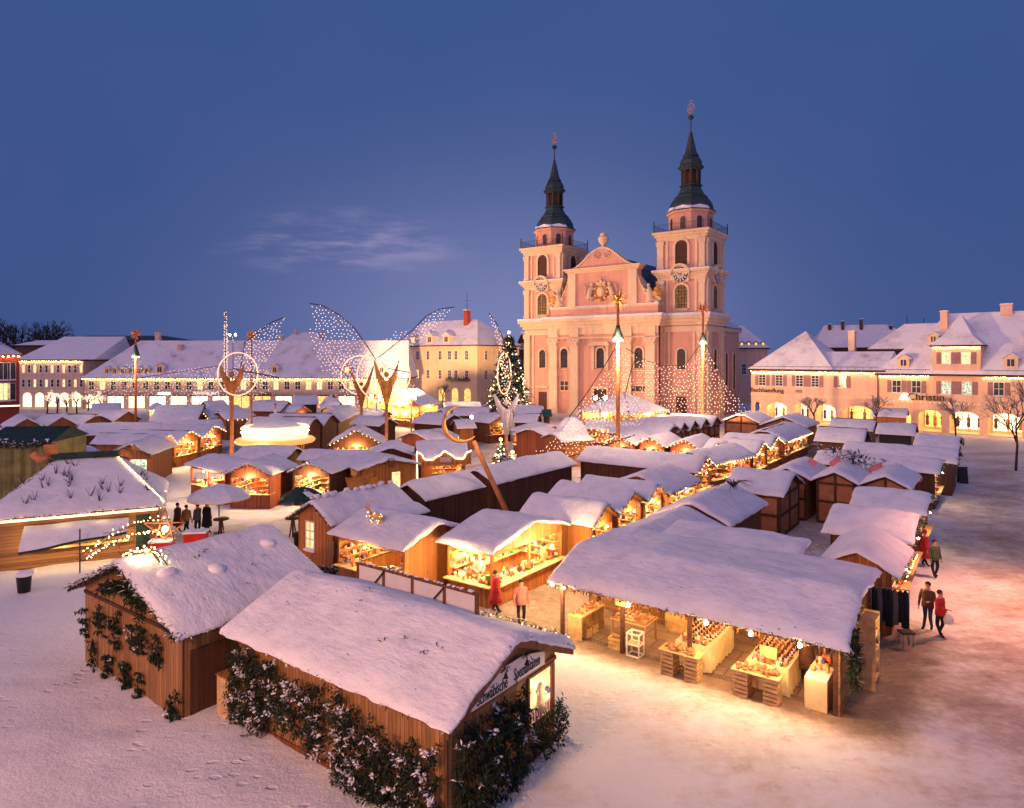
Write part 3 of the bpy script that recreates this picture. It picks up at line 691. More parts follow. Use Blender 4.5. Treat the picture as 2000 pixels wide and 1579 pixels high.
    st=t.n('ShaderNodeMath',operation='LESS_THAN'); t.l(md.outputs[0],st.inputs[0]); st.inputs[1].default_value=.17
    mx0=t.n('ShaderNodeMixRGB'); t.l(st.outputs[0],mx0.inputs['Fac']); t.l(br.outputs['Color'],mx0.inputs[1]); t.l(b3.outputs['Color'],mx0.inputs[2])
    pm=t.n('ShaderNodeMath',operation='MULTIPLY_ADD'); t.l(n1.outputs['Fac'],pm.inputs[0]); pm.inputs[1].default_value=-1.3; t.l(ap.outputs['Fac'],pm.inputs[2])
    pr=t.n('ShaderNodeMapRange'); pr.inputs['From Min'].default_value=.05; pr.inputs['From Max'].default_value=.36; t.l(pm.outputs[0],pr.inputs['Value'])
    mx=t.n('ShaderNodeMixRGB'); t.l(pr.outputs[0],mx.inputs['Fac']); t.l(r.outputs['Color'],mx.inputs[1]); t.l(mx0.outputs[0],mx.inputs[2])
    t.l(mx.outputs[0],b.inputs['Base Color'])
    n3=t.n('ShaderNodeTexNoise',i_Scale=14.0,i_Detail=8.0,i_Roughness=.7); t.l(co,n3.inputs['Vector'])
    sm=t.n('ShaderNodeMath',operation='MULTIPLY_ADD'); t.l(n3.outputs['Fac'],sm.inputs[0]); sm.inputs[1].default_value=.4; t.l(n1.outputs['Fac'],sm.inputs[2])
    # footprints trodden into the snow
    mf=t.n('ShaderNodeMapping'); mf.inputs['Rotation'].default_value=(0,0,math.radians(-40)); mf.inputs['Scale'].default_value=(1.5,2.9,1); t.l(co,mf.inputs[0])
    vf=t.n('ShaderNodeTexVoronoi',i_Scale=1.15,i_Randomness=1.0); t.l(mf.outputs[0],vf.inputs['Vector'])
    fr=t.n('ShaderNodeMapRange',interpolation_type='SMOOTHSTEP'); fr.inputs['From Min'].default_value=.30; fr.inputs['From Max'].default_value=.17; t.l(vf.outputs['Distance'],fr.inputs['Value'])
    nf=t.n('ShaderNodeTexNoise',i_Scale=.45,i_Detail=3.0); t.l(co,nf.inputs['Vector'])
    fm=t.n('ShaderNodeMapRange'); fm.inputs['From Min'].default_value=.46; fm.inputs['From Max'].default_value=.58; t.l(nf.outputs['Fac'],fm.inputs['Value'])
    fx=t.n('ShaderNodeMath',operation='MULTIPLY'); t.l(fr.outputs[0],fx.inputs[0]); t.l(fm.outputs[0],fx.inputs[1])
    sm2=t.n('ShaderNodeMath',operation='MULTIPLY_ADD'); t.l(fx.outputs[0],sm2.inputs[0]); sm2.inputs[1].default_value=-.55; t.l(sm.outputs[0],sm2.inputs[2])
    sm=sm2
    bp=t.n('ShaderNodeBump',i_Strength=.8,i_Distance=.12); t.l(sm.outputs[0],bp.inputs['Height']); t.l(bp.outputs['Normal'],b.inputs['Normal'])
    rr=t.n('ShaderNodeMapRange'); rr.inputs['From Min'].default_value=.55; rr.inputs['From Max'].default_value=1.0; rr.inputs['To Min'].default_value=.75; rr.inputs['To Max'].default_value=.45; t.l(dv.outputs[0],rr.inputs['Value']); t.l(rr.outputs[0],b.inputs['Roughness'])
    b.inputs['Specular IOR Level'].default_value=.3
    o=mb.build('ground',m); structure(o)
    for nm,dat in (('wear',wear),('paving',pav)):
        a=o.data.attributes.new(nm,'FLOAT','POINT'); a.data.foreach_set('value',dat)
# ---------------------------------------------------------------- buildings
def fcf(y): return lambda s,z,d:(s,y-d,z)            # front face, d out of the wall
def fcr(x): return lambda s,z,d:(x+d,s,z)            # right face
def fcl(x): return lambda s,z,d:(x-d,s,z)
def arch(cx,z0,w,h,n=8,flat=1.0):
    r=w/2; pts=[(cx-r,z0),(cx+r,z0)]
    for i in range(n+1):
        a=PI*i/n; pts.append((cx+r*math.cos(a),z0+h-r*flat+r*flat*math.sin(a)))
    return pts
def window(root,fc,cx,z0,w,h,pane='glass',arched=False,surround='frame',sd=.1,sw=.14,bars=(1,2),shutters=None,name='window',louvre=False,sill=True,barm='frame'):
    mb=MB(); sh=arch(cx,z0,w,h) if arched else [(cx-w/2,z0),(cx+w/2,z0),(cx+w/2,z0+h),(cx-w/2,z0+h)]
    mb.prism(fc,sh,-.02,.03,0)
    k=1
    if arched:
        o=arch(cx,z0-sw*.3,w+2*sw,h+sw*1.3); 
        L=sh[1:]+[sh[0]]; O=o[1:]+[o[0]]
        for i in range(len(L)-1): mb.prism(fc,[L[i],L[i+1],O[i+1],O[i]],-.01,sd,1)
    else:
        for (a,b,c,d) in ((cx-w/2-sw,cx-w/2,z0-sw,z0+h+sw),(cx+w/2,cx+w/2+sw,z0-sw,z0+h+sw),(cx-w/2,cx+w/2,z0+h,z0+h+sw),(cx-w/2,cx+w/2,z0-sw,z0)):
            mb.prism(fc,[(a,c),(b,c),(b,d),(a,d)],-.01,sd,1)
    if sill: mb.prism(fc,[(cx-w/2-sw-.05,z0-sw-.12),(cx+w/2+sw+.05,z0-sw-.12),(cx+w/2+sw+.05,z0-sw),(cx-w/2-sw-.05,z0-sw)],-.01,sd+.08,1)
    bt=.035 if w<1.6 else .05
    if louvre:
        z=z0+.1
        while z<z0+h-w*.25:
            mb.prism(fc,[(cx-w/2+.05,z),(cx+w/2-.05,z),(cx+w/2-.05,z+.07),(cx-w/2+.05,z+.07)],.03,.12,2); z+=.26
    else:
        for i in range(bars[0]):
            x=cx-w/2+w*(i+1)/(bars[0]+1); mb.prism(fc,[(x-bt,z0),(x+bt,z0),(x+bt,z0+h-(.05 if arched else 0)),(x-bt,z0+h-(.05 if arched else 0))],.03,.06,2)
        for i in range(bars[1]):
            z=z0+h*(i+1)/(bars[1]+1); mb.prism(fc,[(cx-w/2,z-bt),(cx+w/2,z-bt),(cx+w/2,z+bt),(cx-w/2,z+bt)],.03,.055,2)
    o=mb.build(name,[pane,surround,'louvre' if louvre else barm],root)
    if shutters:
        for sg in (-1,1):
            s=MB(); x=cx+sg*(w/2+sw+.04+w*.28); ww=w*.27
            s.prism(fc,[(x-ww,z0-.05),(x+ww,z0-.05),(x+ww,z0+h+.05),(x-ww,z0+h+.05)],0,.05,0)
            for q in range(9):
                z=z0+.08+q*(h-.16)/9
                s.prism(fc,[(x-ww*.75,z),(x+ww*.75,z),(x+ww*.75,z+h*.06),(x-ww*.75,z+h*.06)],.05,.075,0)
            s.build('shutter',shutters,root)
    return o
def hip_roof(root,x0,x1,y0,y1,ez,rz,mat='tile',inset_l=None,inset_r=None,name='roof',ov=.4,th=.25,rf=.5):
    a=inset_l if inset_l is not None else (y1-y0)/2; b=inset_r if inset_r is not None else (y1-y0)/2
    x0-=ov;x1+=ov;y0-=ov;y1+=ov; ym=y0+(y1-y0)*rf; mb=MB(); P=[(x0,y0,ez),(x1,y0,ez),(x1,y1,ez),(x0,y1,ez),(x0+a,ym,rz),(x1-b,ym,rz)]
    nx=max(2,int((x1-x0)/3)); 
    for f in ([0,1,5,4],[2,3,4,5],[1,2,5],[3,0,4]): mb.poly([P[i] for i in f],0)
    for i in range(4): p=P[i];q=P[(i+1)%4]; mb.poly([p,q,(q[0],q[1],ez-th),(p[0],p[1],ez-th)],1)
    mb.poly([(p[0],p[1],ez-th) for p in (P[3],P[2],P[1],P[0])],1)
    return mb.build(name,[mat,'beam'],root)
def chimney(root,x,y,z0,z1,w=.8,mat='rosewall'):
    mb=MB(); mb.box(x-w/2,x+w/2,y-w/2,y+w/2,z0,z1,0); mb.box(x-w/2-.08,x+w/2+.08,y-w/2-.08,y+w/2+.08,z1,z1+.12,0); mb.box(x-w/2-.05,x+w/2+.05,y-w/2-.05,y+w/2+.05,z1+.12,z1+.24,1); return mb.build('chimney',[mat,'snow'],root)
def dormer(root,x,y,z,w,h,dep,wall='cream',pane='glass',roof='tile'):
    mb=MB(); mb.box(x-w/2,x+w/2,y,y+dep,z,z+h,0); 
    for sg in (-1,1): mb.prism(lambda s,q,d:(s,y-.15+d,q),[(x,z+h+w*.42),(x+sg*(w/2+.2),z+h-.05),(x+sg*(w/2+.2),z+h+.08),(x,z+h+w*.42+.14)],0,dep+.15,1)
    mb.prism(lambda s,q,d:(s,y+d,q),[(x-w/2,z+h),(x+w/2,z+h),(x,z+h+w*.4)],0,.1,0)
    o=mb.build('dormer',[wall,roof],root)
    wb=MB(); f=fcf(y); wb.prism(f,[(x-w*.24,z+h*.22),(x+w*.24,z+h*.22),(x+w*.24,z+h*.9),(x-w*.24,z+h*.9)],0,.04,0); wb.prism(f,[(x-.03,z+h*.22),(x+.03,z+h*.22),(x+.03,z+h*.9),(x-.03,z+h*.9)],.04,.07,1)
    wb.build('window',[pane,'frame'],o)
def eaves(root,pts,step=.45,r=.07,drop=.12,name='light_chain'):
    mb=MB(); chain(mb,pts,step,r,0,0,drop); return stuff(mb.build(name,'bulbs',root))
def buildings():
    # arcade building along the far left of the square
    root=thing('arcade_building','long two storey arcade building with snowy hipped roof and lit eaves behind the market','building',(-83.5,132,0)); W=63.0
    mb=MB(); mb.box(0,W,0,12,0,5.95,0); mb.box(-.1,W+.1,-.12,0,3.35,3.55,1); mb.build('wall',['beigewall','cream'],root)
    hip_roof(root,0,W,0,12,6.2,13.6,inset_l=8,inset_r=1)
    eaves(root,[(-.3,-.55,5.95),(W,-.55,5.95)],.5,.075)
    rnd=random.Random(4)
    for i in range(29):
        x=1.4+i*2.12; window(root,fcf(0),x,3.9,.95,1.5,rnd.choice(['glass','glass','litwin','glass']),bars=(1,1),sw=.1)
    for i in range(15):
        x=2.0+i*4.1
        if x<W-2:
            s=MB(); s.prism(fcf(0),[(x-1.5,.3),(x+1.5,.3),(x+1.5,2.6),(x-1.5,2.6)],0,.06,0); s.prism(fcf(0),[(x-1.65,2.6),(x+1.65,2.6),(x+1.65,2.85),(x-1.65,2.85)],0,.35,1); s.prism(fcf(0),[(x-.05,.3),(x+.05,.3),(x+.05,2.6),(x-.05,2.6)],.06,.1,1)
            s.build('shop_window',['shopw' if i<7 or i%3==0 else 'shopy','beam'],root)
    for i in range(6): dormer(root,4.2+i*1.55,.25,6.9,.95,1.1,1.8)
    dormer(root,14.5,.3,7.0,1.6,1.4,2.2); dormer(root,37.0,.3,7.0,1.3,1.3,2.0)
    dormer(root,51.2,.3,6.9,1.4,1.4,2.0,pane='litwin'); dormer(root,58.0,.3,6.9,1.4,1.4,2.0)
    chimney(root,11,6.5,12.5,15,.9); chimney(root,16.5,4.5,10,12.6,.8); chimney(root,36,7,12,14.6,.8)
    t=text_mesh('REISEBÜRO',1.0,'sign_lettering','whitetext',root); t.location=(23.9,-.2,3.05); t.rotation_euler=(PI/2,0,0)
    t=text_mesh('ENGEL',.8,'sign_lettering','ink',root); t.location=(35.5,-.2,3.05); t.rotation_euler=(PI/2,0,0)
    s=MB(); s.prism(fcf(0),[(14.4,2.85),(16.8,2.85),(16.8,3.3),(14.4,3.3)],.06,.2,0); s.build('shop_sign','signlit',root)
    # three storey block left of it
    root=thing('corner_building','pale three storey block with blue snow roof left of the arcade','building',(XZ(38,137),137,0)); W=XZ(163,137)-XZ(38,137)
    mb=MB(); mb.box(0,W,0,14,0,9.4,0); mb.box(-.1,W+.1,-.1,0,3.4,3.65,1); mb.build('wall',['beigewall','cream'],root)
    hip_roof(root,0,W+2,0,14,9.75,14.6,mat='snow',inset_l=5,inset_r=-2,ov=.5)
    eaves(root,[(-.3,-.6,9.4),(W,-.6,9.4)],.5,.075)
    for i in range(11):
        x=.85+i*1.17
        for z in (4.2,7.1): window(root,fcf(0),x,z,.5,1.45,'litwin' if (i*7+int(z)*3)%5<2 else 'glass',bars=(0,1),sw=.1)
    for i in range(5):
        x=1.6+i*2.5; s=MB(); s.prism(fcf(0),arch(x,.2,1.7,2.8),0,.06,0); s.build('shop_window','shopw',root)
    # brick red corner house
    root=thing('red_house','brick red plastered house with lit eaves and tall windows at the square corner','building',(XZ(38,100)-7.6*.81,100-7.6*.59,0),math.atan2(.59,.81)); W=7.6
    mb=MB(); mb.box(0,W,0,12,0,10.3,0); mb.build('wall','redwall',root); hip_roof(root,0,W,0,12,10.6,13.6,inset_l=4,inset_r=6)
    eaves(root,[(0,-.6,10.35),(W+.2,-.6,10.35)],.6,.1)
    for x in (W-1.9,W-4.4):
        for z,p in ((3.9,'litwin'),(6.9,'litwin' if x<W-3 else 'glass')): window(root,fcf(0),x,z,1.5,2.4,p,bars=(1,0),sw=.12)
    for z in (3.9,6.9): window(root,fcf(0),W-.9,z,.9,2.4,'glass',bars=(0,0),sw=.05)
    mb=MB(); mb.box(-.2,W+.1,-1.1,0,2.9,3.1,0); mb.box(-.2,W+.1,-1.15,-1.1,2.95,3.15,1); mb.build('canopy',['beam','signlit'],root)
    # far roofs behind the arcade
    root=thing('distant_hall','long low hall with a dark roofline far behind the arcade','building',(XZ(140,240),240,0)); mb=MB(); mb.box(0,XZ(350,240)-XZ(140,240),0,12,0,HZ(664,240),0); mb.build('wall','beam',root); hip_roof(root,0,XZ(350,240)-XZ(140,240),0,12,HZ(664,240),HZ(655,240),mat='slate',inset_l=2,inset_r=9)
    root=thing('distant_house','snow roofed house far behind the arcade with a sloping gable','building',(XZ(545,215),215,0)); mb=MB(); mb.box(0,14,0,10,0,14.5,0); mb.build('wall','beigewall',root); hip_roof(root,0,14,0,10,14.6,18.4,mat='snow',inset_l=4,inset_r=4); chimney(root,4,4,15,18.9); chimney(root,12,5,15,18.6)
    # ochre building left of the church
    Z=150.0; xl,xr=-27.0,XZ(932,Z)
    root=thing('ochre_building','ochre three storey building with snowy hipped roof, dormers and red chimney','building',(XZ(932,150)-27*BX[0],150-27*BX[1],0),math.atan2(BX[1],BX[0])); W=27.0; D=16.0
    mb=MB(); mb.box(0,W,0,D,0,12.7,0); 
    for z in (4.3,8.6,9.4): mb.box(-.1,W+.1,-.12,0,z,z+.16,1); 
    mb.box(-.35,W+.35,-.4,0,12.3,12.8,1); mb.box(W,W+.4,-.4,D,12.3,12.8,1); mb.box(W,W+.12,0,D,8.6,8.76,1); mb.build('wall',['ochre','cream'],root)
    hip_roof(root,0,W,0,D,13.0,19.2,inset_l=5,inset_r=7,ov=.6)
    for i,x in enumerate((2.2,6.0,8.8,12.2,16.0,18.9,20.8,24.0)):
        window(root,fcf(0),x,9.7,.85,1.9,'glass',bars=(1,2),sw=.12)
        if i>1 or i==0: window(root,fcf(0),x,5.3,.85,1.9,'litwin' if i<3 else 'glass',bars=(1,2),sw=.12)
    for y in (3.0,8.0,12.5):
        for z in (9.7,5.3): window(root,fcr(W),y,z,.9,1.9,'glass',bars=(1,2),sw=.12)
    for x in (16.5,20.5,24.2): s=MB(); s.prism(fcf(0),arch(x,.2,1.8,3.0),0,.06,0); s.build('shop_window','shopy',root)
    for x in (7.0,12.4,17.6): dormer(root,x,.2,13.4,1.9,1.7,2.6,pane='litwin' if x<9 else 'glass')
    chimney(root,18.6,6.5,17,21.2,1.2,'redwall')
    mb=MB(); mb.tube((18.6,6.5,21),(18.6,6.5,25.2),.05); mb.tube((17.4,6.5,23.6),(19.8,6.5,23.6),.03); mb.tube((17.8,6.5,22.6),(19.4,6.5,22.6),.03); mb.build('antenna','black',root)
    mb=MB(); y=-.16
    rnd=random.Random(3); x=17.8
    while x<24.6:
        h=rnd.uniform(.5,1.0); mb.path([(x,y,4.9),(x+.12,y,4.9+h),(x+.25,y,4.95),(x+.38,y,4.9+h*.6),(x+.5,y,4.95)],.07,5); x+=.52
    mb.box(17.6,25.0,y-.02,y+.02,4.72,4.8); mb.build('shop_sign','dgreen',root)
    # narrow house between it and the church
    root=thing('gabled_house','dark gabled house squeezed between the ochre building and the church','building',(XZ(1003,172),172,0)); W=4.2
    mb=MB(); mb.box(0,W,0,10,0,11.5,0); mb.prism(lambda s,z,d:(s,d,z),[(0,11.5),(W,11.5),(W/2,16.6)],0,10,0); mb.build('wall','louvre',root)
    mb=MB()
    for sg in (-1,1): mb.prism(lambda s,z,d:(s,d,z),[(W/2,16.6),(W/2+sg*(W/2+.3),11.0),(W/2+sg*(W/2+.3),11.3),(W/2,16.9)],-.3,10,0)
    mb.build('roof','tile',root); window(root,fcf(0),1.4,8,.8,1.5); window(root,fcf(0),3.0,8,.8,1.5); window(root,fcf(0),2.1,12.5,.6,1.1)
def right_buildings():
    S=(38.2,108.0); u=(.7295,-.684); ang=math.atan2(u[1],u[0])
    root=thing('bookshop_building','apricot two storey bookshop building with mauve shutters and pyramid snow roof','building',(S[0],S[1],0),ang); W=18.55
    def arcade(root,x0,x1,bays,zs,zt,lit,wall):
        # front wall of the ground floor with open arches, passage behind and shop windows in its back wall
        mb=MB(); fc=fcf(0); pw=.45
        xs=[x0]+bays+[x1]
        for a,b in zip(xs,xs[1:]):
            ap=arch((a+b)/2,0,b-a-2*pw,zs,10,.55)[2:]; ap=[(q,z) for q,z in ap]
            top=[(b,zt)]+[(a,zt)]
            pts=[(a,0),(a+pw,0)]+list(reversed(ap))+[(b-pw,0),(b,0),(b,zt),(a,zt)]
            # spandrel in convex slices
            L=list(reversed(ap))
            mb.prism(fc,[(a,0),(a+pw,0),(a+pw,zt),(a,zt)],-.5,0,0); mb.prism(fc,[(b-pw,0),(b,0),(b,zt),(b-pw,zt)],-.5,0,0)
            for p,q in zip(L,L[1:]): mb.prism(fc,[p,q,(q[0],zt),(p[0],zt)],-.5,0,0)
        mb.box(x0,x1,3.2,3.4,0,zt,0); mb.box(x0,x1,.5,3.2,zt-.25,zt,0); mb.box(x0,x1,-.3,3.2,0,.14,1)
        mb.build('arcade_wall',[wall,'cream'],root)
        for i,(a,b) in enumerate(zip(xs,xs[1:])):
            k=lit[i]
            if k:
                s=MB(); f=fcf(3.2); s.prism(f,[(a+.5,.5),(b-.5,.5),(b-.5,zs-.25),(a+.5,zs-.25)],0,.06,0)
                for q in (a+.5,(a+b)/2,b-.5): s.prism(f,[(q-.05,.5),(q+.05,.5),(q+.05,zs-.25),(q-.05,zs-.25)],.06,.12,1)
                s.build('shop_window',[k,'beam'],root)
                # dressed dummies in the window
                d=MB(); r2=random.Random(i+int(x0))
                for q in range(3 if b-a>3.5 else 2):
                    x=a+.9+q*(b-a-1.8)/2; m=r2.randrange(3); d.lathe([(.16,.75),(.22,1.1),(.17,1.5),(.24,1.9),(.10,2.15),(.06,2.2)],x,2.95,8,m); d.ball((x,2.95,2.36),.12,m,6,5)
                d.build('display_dummies',['g8','coat_brown','g4'],root)
            point(((a+b)/2,1.7,zs-.3),230,(1,.60,.22),.15,root)
    mb=MB(); mb.box(0,W,.0,12,4.3,8.0,0); mb.box(0,W,3.4,12,0,4.3,0); mb.box(-.05,W+.05,-.12,0,4.15,4.45,1); mb.build('wall',['rosewall','cream'],root)
    arcade(root,0,W,[2.0,6.1,9.4,13.2],3.1,4.15,[None,'shopw','shopw','shopw','shopy'],'rosewall')
    hip_roof(root,0,W+.5,0,9,8.3,11.0,inset_l=4,inset_r=0,name='roof')
    mb=MB(); P=[(-.4,-.4,8.32),(12.6,-.4,8.32),(12.6,12,8.32),(-.4,12,8.32)]; ap=(6.7,5.0,14.3)
    for i in range(4): mb.poly([P[i],P[(i+1)%4],ap])
    mb.build('roof','tile',root)
    mb=MB(); mb.beam((-.3,-.15,8.72),(W,-.15,8.72),.05,.05); 
    for i in range(18): mb.tube((.5+i,-.15,8.4),(.5+i,-.15,8.75),.025,None,5)
    mb.build('snow_guard','black',root)
    mb=MB(); mb.beam((-.4,-.5,8.2),(W+.1,-.5,8.2),.16,.14); mb.build('gutter','black',root)
    eaves(root,[(0,-.3,7.95),(W,-.3,7.95)],.33,.05,.3)
    for x in (1.85,4.5,7.6,9.9,13.7): window(root,fcf(0),x,5.75,1.0,1.6,'glass',bars=(1,3),sw=.08,shutters='shutter')
    t=text_mesh('Buchhandlung',.95,'sign_lettering','ink',root,extrude=.04); t.location=(2.6,-.12,4.95); t.rotation_euler=(PI/2,0,0)
    mb=MB(); mb.tube((W-.1,-.15,.2),(W-.1,-.15,8.1),.07); mb.build('downpipe','louvre',root)
    mb=MB(); mb.prism(fcf(0),[(7.0,4.75),(8.0,4.75),(8.0,5.2),(7.0,5.2)],0,.06); mb.build('plaque','shutter',root)
    chimney(root,13.0,7.0,10,14.0,.9,'cream')
    # fashion shop building
    o=(S[0]+u[0]*18.6,S[1]+u[1]*18.6); root=thing('fashion_shop_building','apricot arcade building with tall gabled dormer and lit fashion windows by the street','building',(o[0],o[1],0),ang); W=30.0
    mb=MB(); mb.box(0,W,0,14,4.15,7.6,0); mb.box(0,W,3.4,14,0,4.15,0); mb.box(-.05,W+.05,-.1,0,4.0,4.2,1); mb.build('wall',['tanwall','cream'],root)
    arcade(root,0,W,[4.4,8.0,12.2,16.6,21.0,25.5],3.0,4.0,['shopy','shopy','shopw','shopw','shopw','shopw','shopw'],'tanwall')
    hip_roof(root,0,W,0,14,7.9,16.3,inset_l=7.6,inset_r=0,ov=.5)
    hip_roof(root,-3,6,7,15,11.4,15.2,inset_l=4,inset_r=0,name='roof')
    mb=MB(); mb.beam((0,-.55,7.78),(6.3,-.55,7.78),.16,.14); mb.beam((12,-.55,7.78),(W,-.55,7.78),.16,.14); mb.build('gutter','black',root)
    mb=MB(); 
    for a,b in ((0.2,6.2),(12.2,W)):
        mb.beam((a,-.1,8.45),(b,-.1,8.45),.05,.05)
        n=int(b-a)
        for i in range(n): mb.tube((a+.5+i,-.1,8.1),(a+.5+i,-.1,8.5),.025,None,5)
    mb.build('snow_guard','black',root)
    eaves(root,[(0,-.35,7.6),(6.2,-.35,7.6)],.3,.05,.25); eaves(root,[(12.1,-.35,7.6),(W,-.35,7.6)],.3,.05,.25)
    # tall dormer
    mb=MB(); mb.box(6.5,11.9,-.06,7,7.3,11.5,0); d=mb.build('dormer','tanwall',root)
    mb=MB(); P=[(6.2,-.4,11.75),(12.2,-.4,11.75),(12.2,9,11.75),(6.2,9,11.75)]; mid=[(7.5,.7,13.0),(10.9,.7,13.0),(10.9,8,13.0),(7.5,8,13.0)]; ap=(9.2,3.2,15.9)
    for i in range(4): j=(i+1)%4; mb.poly([P[i],P[j],mid[j],mid[i]]); mb.poly([mid[i],mid[j],ap]); mb.poly([P[i],P[j],(P[j][0],P[j][1],11.55),(P[i][0],P[i][1],11.55)],1)
    mb.build('roof',['tile','beam'],d)
    eaves(d,[(6.5,-.25,11.45),(11.9,-.25,11.45)],.3,.05,.15)
    for x in (8.1,10.3): window(root,fcf(-.06),x,9.3,.95,1.45,'litwin',bars=(1,2),sw=.08,shutters='shutter')
    for x,p in ((2.2,'glass'),(4.6,'glass'),(8.1,'litgreen'),(10.4,'litgreen'),(13.8,'glass'),(17.6,'glass'),(21,'glass'),(24.5,'glass')): window(root,fcf(0),x,5.3,1.0,1.6,p,bars=(1,1),sw=.08,shutters='shutter')
    dormer(root,3.0,.15,8.7,1.4,1.2,2.4); dormer(root,6.0,3.0,12.0,1.2,1.1,2.2); dormer(root,15.0,.15,8.7,1.5,1.3,2.4); dormer(root,17.8,.15,8.7,1.5,1.3,2.4); dormer(root,16.6,3.0,12.0,1.3,1.1,2.2); dormer(root,22,.15,8.7,1.5,1.3,2.4)
    chimney(root,6.9,5.2,13.2,16.4,.85); chimney(root,13.8,6.9,15.8,17.1,1.3)
    t=text_mesh('Christin',1.35,'sign_lettering','ink',root,extrude=.05); t.location=(5.75,-.2,4.72); t.rotation_euler=(PI/2,0,0)
    s=MB(); s.prism(fcf(0),[(2.5,4.3),(4.0,4.3),(3.5,5.2),(3.0,5.2)],.05,.2,0); s.build('lit_sign_base','signlit',root); point((3.3,-.7,4.6),14,(1,.8,.5),.1,root)
    mb=MB(); chain(mb,[(0,-.25,4.05),(W,-.25,4.0)],.55,.06); mb.build('light_chain','netbulb',root)
    # roofs farther back
    root=thing('back_house','bluish snow roofed house with many chimneys behind the bookshop','building',(XZ(1590,140),140,0),-.3); mb=MB(); mb.box(0,22,0,10,0,12.0,0); mb.build('wall','louvre',root); hip_roof(root,0,22,0,10,12.2,17.0,mat='snow',inset_l=3,inset_r=8)
    for x,z in ((3.5,17.0),(6,17.6),(9.5,18.0),(15,16.6)): chimney(root,x,4,13.5,z,.55,'louvre')
    mb=MB(); mb.tube((18,4,13),(18,4,18.8),.06); mb.tube((21,4,13),(21,4,18.2),.06); mb.build('antenna','black',root)
    root=thing('palace_wing','rose palace wing with a balustrade of little lit dormers beside the church','building',(XZ(1440,150),150,0),-.2); mb=MB(); mb.box(0,6.5,0,12,0,12.0,0); mb.box(-.2,6.7,-.2,0,11.7,12.1,1); mb.build('wall',['rosewall','cream'],root); hip_roof(root,0,6.5,0,12,12.3,17.5,mat='snow',inset_l=0,inset_r=5)
    for i in range(4): dormer(root,1.0+i*1.5,.4,12.4,.8,1.1,1.5,pane='litwin')
    for x in (1.4,3.4,5.2): window(root,fcf(0),x,6.5,.8,2.2)
